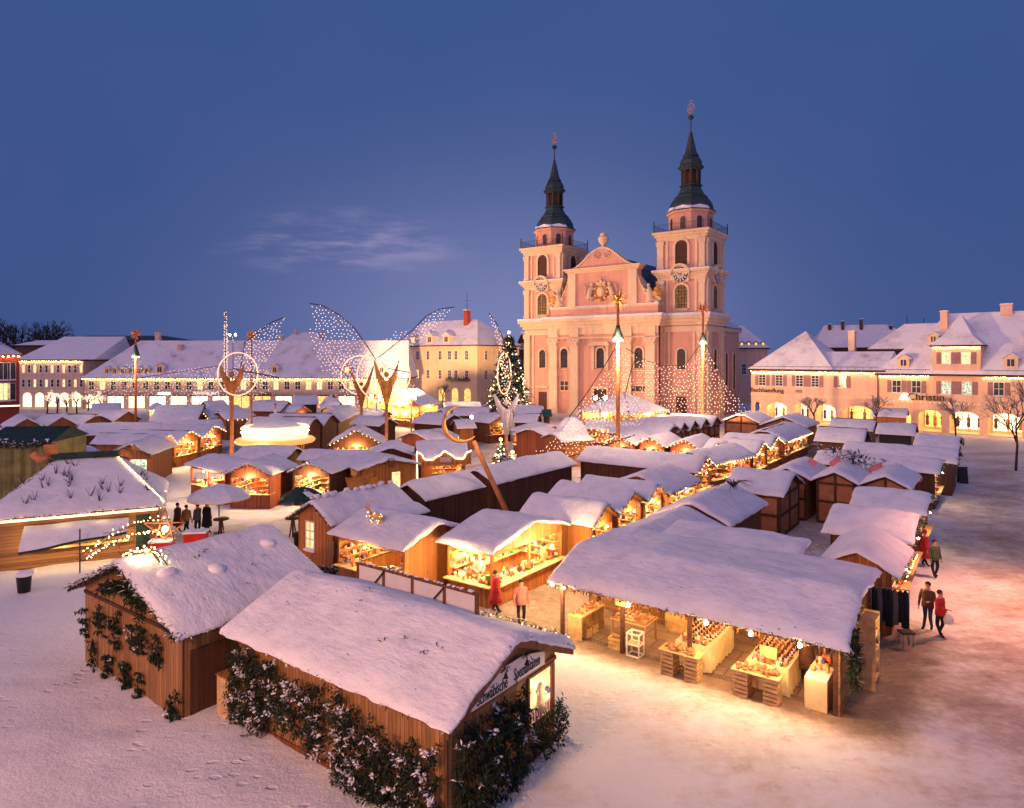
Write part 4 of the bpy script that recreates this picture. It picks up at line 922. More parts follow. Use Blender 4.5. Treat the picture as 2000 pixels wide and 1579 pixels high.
# ---------------------------------------------------------------- church
def church():
    C0=(5.84,128.4); ang=math.atan2(BX[1],BX[0])
    root=thing('baroque_church','salmon and cream baroque church with two tall dark spired towers over the market','church',(C0[0],C0[1],0),ang)
    TW=4.14
    def cornice(mb,x0,x1,y0,y1,z,h,out,mat=1,steps=3):
        for i in range(steps):
            o=out*(i+1)/steps; a=z+h*i/steps; mb.box(x0-o,x1+o,y0-o,y1+o,a,a+h/steps-.002,mat)
    for ti,(cx,lb) in enumerate(((0.0,'left'),(27.6,'right'))):
        mb=MB(); x0,x1=cx-TW,cx+TW; y0,y1=0,2*TW
        mb.box(x0,x1,y0,y1,0,31.0,0)
        # pilasters on three faces, lower, middle and belfry stages
        for (za,zb,pw) in ((0,14.4,1.15),(17.6,23.0,.95),(24.9,29.6,.9)):
            for fc,c in ((fcf(0),cx),(fcr(x1),TW),(fcl(x0),TW)):
                for sg in (-1,1):
                    s=c+sg*(TW-pw/2-.12); mb.prism(fc,[(s-pw/2,za),(s+pw/2,za),(s+pw/2,zb),(s-pw/2,zb)],0,.28,1)
                    mb.prism(fc,[(s-pw/2-.12,zb-.7),(s+pw/2+.12,zb-.7),(s+pw/2+.2,zb),(s-pw/2-.2,zb)],.28,.42,1)
                    if za>1: mb.prism(fc,[(s-pw/2-.1,za),(s+pw/2+.1,za),(s+pw/2+.1,za+.5),(s-pw/2-.1,za+.5)],.28,.36,1)
                    s2=c+sg*(TW-pw*1.55-.2); mb.prism(fc,[(s2-.2,za),(s2+.2,za),(s2+.2,zb),(s2-.2,zb)],0,.14,1)
                mb.prism(fc,[(c-TW,zb-.02),(c+TW,zb-.02),(c+TW,zb+.9),(c-TW,zb+.9)],0,.16,1)
        cornice(mb,x0,x1,y0,y1,15.5,1.6,1.0); cornice(mb,x0,x1,y0,y1,23.6,1.0,.85); cornice(mb,x0,x1,y0,y1,29.9,1.25,.8)
        tw=mb.build('tower',['pinkwall','cream'],root)
        mb=MB(); mb.box(x0-1.04,x1+1.04,y0-1.04,y1+1.04,17.1,17.5,0); mb.box(x0-.88,x1+.88,y0-.88,y1+.88,24.6,24.8,0); mb.build('snow_cover','snow',tw)
        for fc,c in ((fcf(0),cx),(fcr(x1),TW)):
            window(tw,fc,c,18.3,2.1,3.9,'stain',True,'cream',.2,.4,(3,6),barm='louvre'); window(tw,fc,c,25.6,2.1,4.0,'louvre',True,'cream',.2,.4,louvre=True)
            window(tw,fc,c,8.2,1.45,3.4,'glass',True,'cream',.18,.25,(2,5),barm='louvre'); 
            b=MB(); 
            for i in range(7): s=c-.95+i*.32; b.prism(fc,[(s-.07,17.35),(s+.07,17.35),(s+.07,18.05),(s-.07,18.05)],.25,.4,0)
            b.prism(fc,[(c-1.2,18.05),(c+1.2,18.05),(c+1.2,18.2),(c-1.2,18.2)],.2,.48,0); b.build('balustrade','cream',tw)
            # clock under an arched hood
            h=MB(); ring=[(c+1.75*math.cos(PI*i/14),23.9+1.75*math.sin(PI*i/14)) for i in range(15)]; inn=[(c+1.42*math.cos(PI*i/14),23.9+1.42*math.sin(PI*i/14)) for i in range(15)]
            for i in range(14): h.prism(fc,[inn[i],ring[i],ring[i+1],inn[i+1]],.1,1.0,0)
            h.prism(fc,[(c-1.42,22.6),(c+1.42,22.6)]+inn,.05,.45,0); h.build('clock_hood','cream',tw)
            k=MB(); circ=lambda r,n=28:[(c+r*math.cos(2*PI*i/n),23.85+r*math.sin(2*PI*i/n)) for i in range(n)]
            k.prism(fc,circ(1.22),.45,.52,1); k.prism(fc,circ(.72),.52,.55,0)
            for i in range(12):
                a=2*PI*i/12; ox,oz=c+.97*math.sin(a),23.85+.97*math.cos(a); k.prism(fc,[(ox+.15*math.cos(2*PI*q/8),oz+.17*math.sin(2*PI*q/8)) for q in range(8)],.52,.56,2)
            k.prism(fc,[(c-.05,23.7),(c+.05,23.7),(c+.42,24.5),(c+.32,24.55)],.56,.6,3); k.prism(fc,[(c-.05,23.8),(c+.04,23.9),(c-.48,24.15),(c-.52,24.08)],.56,.6,3)
            k.build('clock_face',['clock','black','frame','ink'],tw)
        # gallery railing
        r=MB(); e=.55; cs=[(x0-e,y0-e),(x1+e,y0-e),(x1+e,y1+e),(x0-e,y1+e)]
        for (a,b) in zip(cs,cs[1:]+cs[:1]):
            for z in (31.3,32.4): r.beam((a[0],a[1],z),(b[0],b[1],z),.045,.045)
            for i in range(26):
                t=i/26; p=(a[0]+(b[0]-a[0])*t,a[1]+(b[1]-a[1])*t); r.box(p[0]-.018,p[0]+.018,p[1]-.018,p[1]+.018,31.2,32.4)
        for (a,b) in cs: r.box(a-.06,a+.06,b-.06,b+.06,31.2,32.9); r.ball((a,b,33.0),.11)
        r.build('railing','black',tw)
        # octagon and welsche Haube
        cy=TW; o8=PI/8; b=MB(); b.lathe([(3.7,31.2),(3.7,34.3),(4.0,34.4),(4.15,34.75)],cx,cy,8,0,False,o8); oc=b.build('octagon','pinkwall',tw)
        for k in range(8):
            a=k*PI/4; 
            if math.cos(a-(-PI/2))<-.3: continue
            nx,ny=math.cos(a),math.sin(a); ap=3.7*math.cos(PI/8); fc=lambda s,z,d,nx=nx,ny=ny:(cx+nx*(ap+d)-ny*s,cy+ny*(ap+d)+nx*s,z)
            window(oc,fc,0,31.7,.95,2.0,'glass',True,'pinkwall',.08,.12,(1,2),sill=False,barm='louvre')
        sp=MB(); prof=[(4.25,34.75),(4.05,35.0),(3.75,35.25),(3.62,36.0),(3.1,36.9),(2.75,37.25),(2.85,37.4),(2.25,37.9),(1.85,38.6),(1.62,39.2),(1.95,39.35),(1.95,39.5),(1.6,39.65)]
        sp.lathe(prof,cx,cy,8,0,False,o8)
        for k in range(8):
            a=o8+k*PI/4; x,y=cx+1.45*math.cos(a),cy+1.45*math.sin(a); sp.box(x-.15,x+.15,y-.15,y+.15,39.6,42.5,1)
        sp.lathe([(1.05,39.6),(1.05,42.4)],cx,cy,8,2,False,o8)
        sp.lathe([(1.6,42.3),(2.2,42.9),(2.2,43.05),(1.85,43.4),(1.8,44.1),(1.5,44.75),(1.25,44.9),(1.42,45.1),(.95,46.0),(.55,48.0),(.2,49.9),(.12,50.0)],cx,cy,8,0,False,o8)
        sp.tube((cx,cy,49.9),(cx,cy,52.4),.10,.07,8,1); sp.ball((cx,cy,52.7),.48,0,12,8)
        sp.v=[(a,b,c if c<39 else 39+(c-39)*.885) for a,b,c in sp.v]
        spire=sp.build('spire',['slate','bark','louvre'],tw)
        v=MB(); v.tube((cx,cy,51.2),(cx,cy,54.2),.05,.04,6)
        v.path([(cx+.6*math.cos(2*PI*i/20),cy,52.7+.8*math.sin(2*PI*i/20)) for i in range(21)],.05,6); v.path([(cx-.4,cy,52.3),(cx-.15,cy,53.0),(cx,cy,52.5),(cx+.15,cy,53.0),(cx+.4,cy,52.3)],.06,6); v.beam((cx-.3,cy,53.9),(cx+.3,cy,53.9),.08,.08); v.build('weathervane','gold',spire)
        sn=MB(); 
        for k in (4,5,6): 
            a0=o8+k*PI/4; a1=a0+PI/4
            for (ra,za),(rb,zb) in (((4.18,34.86),(3.5,35.9)),):
                pp=[(cx+(ra+.03)*math.cos(a0),cy+(ra+.03)*math.sin(a0),za+.04),(cx+(ra+.03)*math.cos(a1),cy+(ra+.03)*math.sin(a1),za+.04),(cx+3.78*math.cos(a1),cy+3.78*math.sin(a1),35.4),(cx+3.78*math.cos((a0+a1)/2),cy+3.78*math.sin((a0+a1)/2),35.55),(cx+3.80*math.cos(a0),cy+3.80*math.sin(a0),35.3)]; sn.poly(pp)
        sn.build('snow_patch','snow',spire)
    # central projecting front
    x0,x1,y0=3.0,24.6,-2.5; cxm=13.8
    mb=MB(); mb.box(x0,x1,y0,10,0,15.4,0); cornice(mb,x0,x1,y0,9,15.4,1.7,1.0); mb.box(x0-.1,x1+.1,y0-.12,y0,13.5,13.75,1); mb.box(x0-.06,x1+.06,y0-.2,y0,14.2,15.4,1)
    mb.box(x0+.2,x1-.2,y0+.3,8,17.1,19.0,0); mb.box(x0+.1,x1-.1,y0+.2,8,18.8,19.1,1)
    front=mb.build('facade',['pinkwall','cream'],root)
    mb=MB(); mb.box(x0-1.05,x1+1.05,y0-1.05,1.0,17.1,17.5,0); mb.box(x0,x1,y0+.15,1,19.1,19.3,0); mb.build('snow_cover','snow',front)
    for x,w in ((4.2,1.7),(8.6,1.7),(19.0,1.7),(23.3,1.7)):
        c=MB(); f=fcf(y0); c.prism(f,[(x-w/2,.9),(x+w/2,.9),(x+w/2,12.3),(x-w/2,12.3)],0,.55,0); c.prism(f,[(x-w/2-.2,0),(x+w/2+.2,0),(x+w/2+.2,.9),(x-w/2-.2,.9)],0,.75,0)
        c.prism(f,[(x-w/2,12.3),(x+w/2,12.3),(x+w/2+.35,13.5),(x-w/2-.35,13.5)],0,.85,0)
        for i in range(5): c.ball((x-w/2+.1+i*(w-.2)/4,y0-.75,12.6+.5*(i%2)),.26,0,6,4)
        for sg in (-1,1): c.path([(x+sg*(w/2+.1)+.22*math.cos(q),y0-.8,13.2+.22*math.sin(q)) for q in [i*.9 for i in range(7)]],.09,5)
        c.prism(f,[(x-w/2-.1,13.75),(x+w/2+.1,13.75),(x+w/2+.1,15.4),(x-w/2-.1,15.4)],0,.5,0)
        c.build('pilaster','cream',front)
    f=fcf(y0)
    for x,p in ((6.4,True),(13.8,True),(21.1,True)): window(front,f,x,8.3,1.5,3.5,'glass',True,'cream',.2,.28,(2,5),barm='louvre')
    c=MB(); c.prism(f,[(11.6,12.2),(16.0,12.2),(15.3,12.9),(12.3,12.9)],0,.7,0); c.prism(f,[(11.6,12.2),(16.0,12.2),(15.8,12.4),(11.8,12.4)],.0,.9,0); 
    for x in (12.4,15.2): c.prism(f,[(x-.25,7.9),(x+.25,7.9),(x+.25,12.2),(x-.25,12.2)],0,.35,0)
    c.build('window_pediment','cream',front)
    for x,w,h in ((13.8,2.6,4.6),):
        d=MB(); d.prism(f,[(x-w/2,0.05),(x+w/2,.05),(x+w/2,h),(x-w/2,h)],.0,.08,0); d.prism(f,[(x-w/2-.4,h),(x+w/2+.4,h),(x+w/2+.4,h+.5),(x-w/2-.4,h+.5)],0,.5,1)
        for sg in (-1,1): d.prism(f,[(x+sg*(w/2+.2)-.2,0),(x+sg*(w/2+.2)+.2,0),(x+sg*(w/2+.2)+.2,h),(x+sg*(w/2+.2)-.2,h)],0,.3,1)
        d.build('door',['louvre','cream'],front)
    window(front,f,6.4,4.2,1.6,1.6,'louvre',False,'cream',.12,.12,(1,1)); window(front,f,21.1,4.4,4.0,.9,'louvre',False,'cream',.12,.12,(2,0))
    for cx in (0,27.6):
        d=MB(); f2=fcf(0); d.prism(f2,[(cx-.9,.05),(cx+.9,.05),(cx+.9,3.6),(cx-.9,3.6)],.0,.08,0); d.prism(f2,[(cx-1.3,4.4),(cx+1.3,4.4),(cx+1.5,4.8),(cx-1.5,4.8)],0,.5,1); d.build('door',['louvre','cream'],root)
    # scrolled gable
    g=MB(); gy=y0+.4; f=fcf(gy); hw=6.9
    body=[(cxm-hw,19.1),(cxm+hw,19.1),(cxm+hw,25.2),(cxm-hw,25.2)]
    g.prism(f,body,-1.5,0,0)
    for sg in (-1,1):
        lo=[];hi=[]
        for i in range(13):
            t=i/12; x=hw+3.6*(1-math.cos(t*PI/2)) if False else hw+3.6*t; z=19.1+ .55+4.4*(1-t)**2.4
            lo.append((cxm+sg*x,19.1)); hi.append((cxm+sg*x,z))
        g.strip(f,lo,hi,-1.2,-.05,0); g.strip(f,[(a,b-.25) for a,b in hi],[(a,b+.12) for a,b in hi],-1.3,.12,1)
        g.path([(cxm+sg*(hw+3.6+.6*math.cos(q)*(1-q/12)),gy-.1,19.7+.6*math.sin(q)*(1-q/12)) for q in [i*.6 for i in range(14)]],.16,6,1)
        g.prism(f,[(cxm+sg*(hw-.9)-.8,19.1),(cxm+sg*(hw-.9)+.8,19.1),(cxm+sg*(hw-.9)+.8,25.2),(cxm+sg*(hw-.9)-.8,25.2)],0,.3,1)
    for i,o in enumerate((.15,.4,.7)): g.prism(f,[(cxm-hw-o,25.2+i*.28),(cxm+hw+o,25.2+i*.28),(cxm+hw+o,25.2+i*.28+.27),(cxm-hw-o,25.2+i*.28+.27)],-1.6,o,1)
    lo=[];hi=[]
    for i in range(25):
        s=-1+2*i/24; a=abs(s); z=26.05+3.3*(math.cos(a*PI)*.5+.5)**.8+.08; lo.append((cxm+s*5.9,26.04)); hi.append((cxm+s*5.9,z))
    g.strip(f,lo,hi,-1.2,-.05,0); g.strip(f,[(a,b-.22) for a,b in hi],[(a,b+.1) for a,b in hi],-1.3,.12,1)
    for sg in (-1,1): g.path([(cxm+sg*(1.0+.75*math.cos(q)*(1-q/14)),gy-.1,28.0+.75*math.sin(q)*(1-q/14)) for q in [i*.55 for i in range(20)]],.10,5,1)
    gb=g.build('gable',['pinkwall','cream'],root)
    def urn(x,y,z,s,nm='urn'):
        u=MB(); u.lathe([(.75*s,z),(.75*s,z+.25*s),(.35*s,z+.4*s),(.3*s,z+.6*s),(.75*s,z+1.1*s),(.95*s,z+1.7*s),(.9*s,z+2.0*s),(.6*s,z+2.2*s),(.5*s,z+2.35*s),(.65*s,z+2.5*s),(.3*s,z+2.8*s),(.0,z+3.0*s)],x,y,12); u.build(nm,'gold' if s<.99 else 'cream',gb)
    urn(cxm,gy+.6,29.3,1.0); urn(24.0,gy+.5,19.2,.98); urn(3.7,gy+.5,19.2,.98)
    for x in (4.9,22.8):
        st=MB(); z=19.4
        rn=random.Random(int(x))
        st.path([(x,gy,z),(x+.2,gy-.1,z+1.1),(x,gy,z+2.0),(x-.1,gy,z+2.6)],[.75,.6,.5,.2],8); st.ball((x-.1,gy-.1,z+2.9),.28)
        st.path([(x-.2,gy-.2,z+1.9),(x-.9,gy-.3,z+2.3),(x-1.2,gy-.2,z+2.9)],[.2,.16,.1],6); st.path([(x+.2,gy,z+1.8),(x+.9,gy-.2,z+1.4),(x+1.3,gy-.2,z+1.9)],[.2,.15,.1],6); st.path([(x+.3,gy,z+.6),(x+1.0,gy-.2,z+.3)],[.3,.2],6)
        for i in range(6): st.ball((x+rn.uniform(-.9,.9),gy-.1,z+rn.uniform(.1,1.6)),rn.uniform(.2,.4),0,6,4)
        st.build('statue','cream',gb)
    # coat of arms relief
    c=MB(); y=gy-.1
    c.prism(f,[(cxm-.9,20.6),(cxm+.9,20.6),(cxm+1.1,22.6),(cxm-1.1,22.6)],.05,.4,1); c.ball((cxm,y-.3,21.7),.75,0,10,6,1.2,1,.5); c.prism(f,[(cxm-.7,22.7),(cxm+.7,22.7),(cxm+.9,23.5),(cxm+.4,23.2),(cxm,23.8),(cxm-.4,23.2),(cxm-.9,23.5)],.05,.5,0); c.ball((cxm,y-.25,24.0),.22,0)
    c.ball((cxm,y-.2,20.3),.4,1); 
    rn=random.Random(5)
    for i in range(14): a=2*PI*i/14; c.ball((cxm+1.25*math.cos(a),y-.3,21.6+1.4*math.sin(a)),.24,i%2,6,4)
    for sg in (-1,1):
        c.path([(cxm+sg*2.6,y-.15,20.2),(cxm+sg*2.3,y-.3,21.0),(cxm+sg*2.0,y-.3,22.0),(cxm+sg*1.7,y-.3,22.7)],[.18,.42,.45,.28],8,0); c.ball((cxm+sg*1.75,y-.3,23.0),.36,0)
        c.path([(cxm+sg*1.9,y-.3,22.2),(cxm+sg*1.2,y-.4,22.3)],[.2,.12],6,0); c.path([(cxm+sg*2.2,y-.3,20.9),(cxm+sg*1.4,y-.4,20.5)],[.22,.14],6,0)
        c.path([(cxm+sg*2.6,y-.2,20.9),(cxm+sg*3.2,y-.2,21.5),(cxm+sg*3.0,y-.2,22.4),(cxm+sg*3.4,y-.2,22.9)],[.12,.12,.1,.16],6,0)
        for i in range(4): c.ball((cxm+sg*rn.uniform(2.0,3.3),y-.1,rn.uniform(19.9,20.9)),.25,0,6,4)
    c.build('coat_of_arms',['cream','polewood'],gb)
    # nave
    n=MB(); n.box(4.14,23.46,8,28,0,18.6,0); n.box(1.5,31.5,8.4,17.5,0,14.6,0); n.box(1.2,31.9,8.35,17.9,14.6,15.3,1); nv=n.build('nave',['pinkwall','cream'],root)
    r=MB()
    for sg in (-1,1): r.prism(lambda s,z,d:(s,d,z),[(cxm,28.2),(cxm+sg*4.5,25.8),(cxm+sg*10.2,18.6),(cxm+sg*10.2,18.9),(cxm+sg*4.5,26.1),(cxm,28.5)] if sg>0 else [(cxm,28.5),(cxm+sg*4.5,26.1),(cxm+sg*10.2,18.9),(cxm+sg*10.2,18.6),(cxm+sg*4.5,25.8),(cxm,28.2)],-.6,27,0)
    r.build('roof','nave',nv)
    r=MB(); r.poly([(cxm+.4,-.6,28.5),(cxm+4.3,-.6,26.35),(cxm+4.5,2.5,26.25),(cxm+.4,3,28.55)]); r.poly([(cxm+5.2,-.6,25.35),(cxm+9.8,-.6,19.5),(cxm+9.9,1.0,19.4),(cxm+6.2,1.4,24.1)]); r.build('snow_patch','snow',nv)
    r=MB(); r.poly([(32.2,8.3,15.35),(32.2,18.2,15.35),(24.0,18.2,20.0),(24.0,8.3,20.0)]); r.poly([(32.2,18.2,15.35),(1.0,18.2,15.35),(24.0,18.2,20.0)]); r.build('roof','snow',nv)
    for y in (10.6,14.6): window(nv,fcr(31.5),y,4.5,1.2,6.5,'louvre',True,'cream',.15,.2,(1,4),barm='louvre')
    # rainwater pipe on the corner of the front
    p=MB(); p.tube((24.75,y0+.2,.1),(24.75,y0+.2,15.4),.12); p.build('downpipe','louvre',front)
# ---------------------------------------------------------------- near huts
def laurel(name,label,cat,root,fc,x0,x1,z0,z1,depth,n,snow=.28,mat='leaf',ln=.115,group=None,shape=None,droop=-.15):
    # leafy branches fastened to a wall: n shoots, each a spray of leaves
    wm=root.matrix_world if False else Matrix.Translation(root.location)@Matrix.Rotation(root.rotation_euler.z,4,'Z')
    mb=MB(); rnd=random.Random(sum(map(ord,label)))
    for i in range(n):
        for _ in range(20):
            s=rnd.uniform(x0,x1); z=rnd.uniform(z0,z1)
            if shape is None or shape(s,z): break
        e=min(1,min(s-x0,x1-s)/.35+.25)*min(1,(z1-z)/.4+.3)
        d=rnd.uniform(.03,depth)*e+.03
        base=Vector(fc(s,z,d)); out=(Vector(fc(s,z,d+1))-base); sd=(Vector(fc(s+1,z,d))-base)
        st=(out*rnd.uniform(.2,.9)+sd*rnd.uniform(-.6,.6)+Vector((0,0,rnd.uniform(.2,1.0)))).normalized(); L=rnd.uniform(.14,.34)
        white=rnd.random()<snow and d>depth*.35*e
        for k in range(11):
            p=base+st*L*(k/10); a=rnd.uniform(0,2*PI); q=st.orthogonal().normalized(); q2=st.cross(q)
            dr=(q*math.cos(a)+q2*math.sin(a))*.9+st*.6+Vector((0,0,droop)); up=Vector((rnd.uniform(-.4,.4),rnd.uniform(-.4,.4),1))
            w=white and dr.z>-.35 and rnd.random()<.8
            leaf(mb,p,dr,ln*rnd.uniform(.7,1.25),ln*.36,1 if w else 0,up)
        if white and rnd.random()<.35:
            for _ in range(3): mb.ball(tuple(base+st*L+rv()*.06),rnd.uniform(.02,.045),1,5,4,.55,rnd.uniform(.8,1.8),rnd.uniform(.8,1.8))
    o=mb.build(name,[mat,'snow2'],None); o.matrix_world=wm
    o.location=wm.to_translation(); o.rotation_euler=(0,0,root.rotation_euler.z)
    return tag(o,label,cat,group)
def put(root,loc,rz=0.0):
    c,s=math.cos(root.rotation_euler.z),math.sin(root.rotation_euler.z); x,y=loc[0],loc[1]
    return (root.location.x+c*x-s*y,root.location.y+s*x+c*y,loc[2]),root.rotation_euler.z+rz
def near_huts():
    root,W,D=stall('S',(430,1240),(875,1420),4.92,2.5,3.56,'near wooden hut with leafy branches on its walls and a lettered gable board','B',wall='tan',o=.35,name='wooden_hut',t=.17,amp=.05,gar='')
    f=fcf(.35); r=fcr(W-.35)
    G2='snowy evergreen branches on the near hut'
    laurel('evergreen_branches','broad snow dusted laurel thicket covering the left half of the near hut front','shrub',root,f,.15,3.5,.05,2.25,.28,520,.19,group=G2,shape=lambda s,z:z<2.25-.14*max(0,s-.8)-.3*math.sin(s*3.1)**2 and not(1.9<s<3.5 and z<.25+.08*s))
    laurel('evergreen_branches','slim column of laurel in the middle of the near hut front','shrub',root,f,3.55,4.25,.15,1.85,.22,100,.19,group=G2)
    laurel('evergreen_branches','dense snow laden laurel thicket at the front corner of the near hut','shrub',root,f,4.6,W-.5,0,2.1,.34,620,.22,group=G2,shape=lambda s,z:z<1.25+.5*math.sin(s*5)**2+.35*(s<5.3))
    laurel('evergreen_branches','dark drooping branches on the gable wall below the lettered board','shrub',root,r,.5,3.0,.05,1.95,.38,330,.10,mat='fir',ln=.14,group=G2,droop=-.7)
    laurel('evergreen_branches','low branches under the lit window of the near hut','shrub',root,r,3.2,4.75,.1,1.0,.3,110,.1,mat='fir',ln=.12,group=G2,droop=-.3)
    # trim and lettered board on the gable
    mb=MB()
    for a,b in (((0,2.42),(2.46,3.48)),((2.46,3.48),(4.92,2.42))): mb.prism(fcr(W-.02),[(a[0],a[1]-.2),(b[0],b[1]-.2),(b[0],b[1]),(a[0],a[1])],-.03,.03,0)
    mb.prism(r,[(.35,2.16),(4.57,2.16),(4.57,2.26),(.35,2.26)],.0,.05,0); mb.build('bargeboard','brown',root)
    mb=MB(); mb.prism(r,[(1.02,2.30),(3.9,2.30),(3.9,2.62),(3.0,2.84),(1.9,2.84),(1.02,2.62)],.10,.13,0); bd=mb.build('sign_board','white',root)
    t=text_mesh('Schwäbische',.36,'sign_lettering','ink',bd,.006,.15,space=1.0); t.location=(W-.35+.138,1.75,2.46); t.rotation_euler=(PI/2,0,PI/2); t.scale=(.62,1.1,1)
    t=text_mesh('Spezialitäten',.36,'sign_lettering','ink',bd,.006,.15,space=1.0); t.location=(W-.35+.138,3.12,2.50); t.rotation_euler=(PI/2,0,PI/2); t.scale=(.62,1.1,1)
    for y in (2.1,2.95):
        b=MB(); b.lathe([(.06,2.66),(.05,2.69),(.035,2.74),(.02,2.78),(0,2.79)],W-.1,y,10,0); b.ball((W-.1,y,2.66),.018,0); garland(b,[(W-.12,y-.1,2.86),(W-.12,y+.1,2.86)],.07,.03,.1,.03,.2,1,2,5); b.build('bell_ornament',['bark','fir','snow2'],bd)
    w=MB(); w.prism(r,[(3.35,.95),(4.3,.95),(4.3,2.1),(3.35,2.1)],.0,.03,0)
    for a,b,c,d in ((3.28,3.35,.88,2.17),(4.3,4.37,.88,2.17),(3.35,4.3,.88,.95),(3.35,4.3,2.1,2.17)): w.prism(r,[(a,c),(b,c),(b,d),(a,d)],0,.07,1)
    w.prism(r,[(3.36,1.0),(4.29,1.0),(4.29,1.22),(3.36,1.22)],.03,.06,2)
    for i in range(8): w.prism(r,[(3.4+i*.11,.97),(3.44+i*.11,.97),(3.44+i*.11,1.3),(3.4+i*.11,1.3)],.06,.08,3)
    wn=w.build('window',['litwin','brown','redfab','frame'],root)
    g=MB(); g.lathe([(.16,1.22),(.12,1.4),(.09,1.58),(.13,1.62),(.11,1.75),(.05,1.84)],W-.30,3.8,10,0); g.path([(W-.27,3.68,1.6),(W-.24,3.55,1.75)],.03,5,1); g.path([(W-.27,3.92,1.6),(W-.24,4.05,1.5)],.03,5,1); g.ball((W-.28,4.1,1.55),.09,2); g.build('window_figure',['g7','frame','g6'],wn)
    point(put(root,(W+.05,3.85,1.7))[0],14)
    # eave boards and lit chain along the far eave
    ch=MB(); chain(ch,[(W-3.0,D+.08,2.62),(W,D+.08,2.62)],.4,.03); stuff(ch.build('light_chain','bulb',root))
    ga=MB(); garland(ga,[(0,-.05,2.42),(W,-.05,2.42)],.05,.35,.10,.03,.6,per=2); garland(ga,[(W-3.1,D,2.7),(W-1.8,D,2.72),(W,D,2.66)],.10,.10,.15,.04,.45); garland(ga,[(W+.02,0,2.45),(W+.02,2.46,3.5),(W+.02,D,2.5)],.06,.2,.1,.03,.4,per=3); stuff(ga.build('garland',['garland','snow2'],root))
    ex=MB(); ex.prism(f,[(2.5,2.02),(2.58,2.02),(2.58,2.1),(2.5,2.1)],0,.03); ex.prism(r,[(1.9,2.0),(2.0,2.0),(2.0,2.09),(1.9,2.09)],0,.03); ex.build('junction_box','white',root)
    mb=MB(); mb.prism(f,[(0,0),(W-.7,0),(W-.7,.12),(0,.12)],0,.04); mb.prism(r,[(.35,0),(4.57,0),(4.57,.12),(.35,.12)],0,.04); mb.build('skirting_board','brown',root)
    tw=MB(); rn=random.Random(12)
    for (x,y,n) in ((3.6,2.0,5),(3.75,1.7,4),(3.5,2.3,3),(5.2,1.1,5),(5.9,1.35,4),(6.6,1.2,6),(6.8,1.4,3),(2.0,1.8,2),(1.3,1.2,2),(4.9,2.2,2)):
        zz=2.5+1.06*(1-abs(y-2.46)/2.46)+.13
        for k in range(n):
            p=Vector((x+rn.uniform(-.12,.12),y+rn.uniform(-.1,.1),zz)); d=rv(); d.z=abs(d.z)*.7; leaf(tw,p,d,rn.uniform(.08,.16),.04,0)
    stuff(tw.build('twigs','leaf',root))
    ck=MB(); rn=random.Random(21)
    for i in range(420):
        y=rn.uniform(.1,4.9); x=W-.3+abs(rn.gauss(0,.38)); r0=rn.uniform(.012,.055)*(1.2-min(1,(x-W+.3)/1.2)); ck.ball((x,y,r0*.4),r0,0,5,4,.8)
    for i in range(160): x=rn.uniform(-1.2,.4); y=rn.uniform(.6,2.2); r0=rn.uniform(.03,.12); ck.ball((x,y,r0*.2),r0,0,6,4,.6)
    l0,r0=put(root,(0,0,0)); o=ck.build('snow_rubble','snow2',None,l0,r0); tag(o,'crumbs of snow lying at the foot of the near hut','snow'); stuff(o)
    # boarded notice panel standing along the far eave
    loc,rz=put(root,(-.1,D+.12,0)); pn=thing('notice_panel','long white panelled board with brown frame standing behind the near hut ridge','panel',loc,rz)
    fr=MB(); xs=[0,1.25,2.55,3.9,5.15]
    for x in xs: fr.box(x-.05,x+.05,-.05,.05,0,3.12)
    fr.box(.05,5.1,-.04,.04,3.04,3.12); fr.box(.05,5.1,-.04,.04,2.0,2.08); fr.build('frame','brown',pn)
    for a,b in zip(xs,xs[1:]): m=MB(); m.box(a+.05,b-.05,-.02,.02,2.08,3.04); m.build('panel','white',pn)
    for a in (.1,2.7): m=MB(); m.beam((a+.3,-.07,2.1),(a+1.2,-.07,3.05),.04,.04); m.build('brace','black',pn)
    m=MB(); 
    for i in range(26): x=i*.2+random.uniform(-.05,.1); m.ball((x,0,3.14),random.uniform(.04,.08),0,6,4,.5)
    m.build('snow_cap','snow2',pn)
    # pale cabinet in the gap on the left
    loc,rz=put(root,(-.25,.05,0)); c=thing('cabinet','pale wooden cabinet beside the left end of the near hut','cabinet',loc,rz); m=MB(); m.box(0,.55,0,.8,0,1.15); m.build('body','pale',c); m=MB(); m.box(-.03,.58,-.03,.83,1.15,1.19); m.build('top','tan',c)
    # ------------------------------------------------ back left hut
    root,W,D=stall('G',(135,1140),(345,1245),5.3,2.5,3.95,'wooden hut hung with fir bunches, its gable facing the open snow','B',wall='tan',o=.35,name='wooden_hut',t=.18,amp=.06)
    f=fcf(.35); GF='fir bunches hung on the wooden hut wall'
    pl=(-14.74,22.5)
    for i,(px,ya,yb,nm) in enumerate([(152,1172,1240,'fir bunch at the left corner of the hut wall, upper row'),(180,1180,1238,'long thin fir bunch, second from the left corner'),(210,1185,1262,'long fir bunch, third in the upper row'),(243,1205,1262,'broad dark fir bunch in the middle of the upper row'),(262,1214,1268,'fir bunch touching the curved one, upper row'),(288,1235,1292,'curved fir bunch nearest the right of the upper row'),(168,1245,1312,'fir bunch lowest at the left corner'),(197,1265,1325,'fir bunch in the lower row, left of the middle'),(228,1285,1332,'snowy fir bunch in the middle of the lower row'),(256,1300,1356,'fir bunch at the right of the lower row'),(322,1345,1396,'small fir wreath low beside the hut corner')]):
        k=(px-1000)/F; x=(k*pl[1]-pl[0])/(.807+.59*k); Z=pl[1]-.59*x+.28; za,zb=HZ(ya,Z),HZ(yb,Z)
        wd=.10+.07*((i*5)%3)
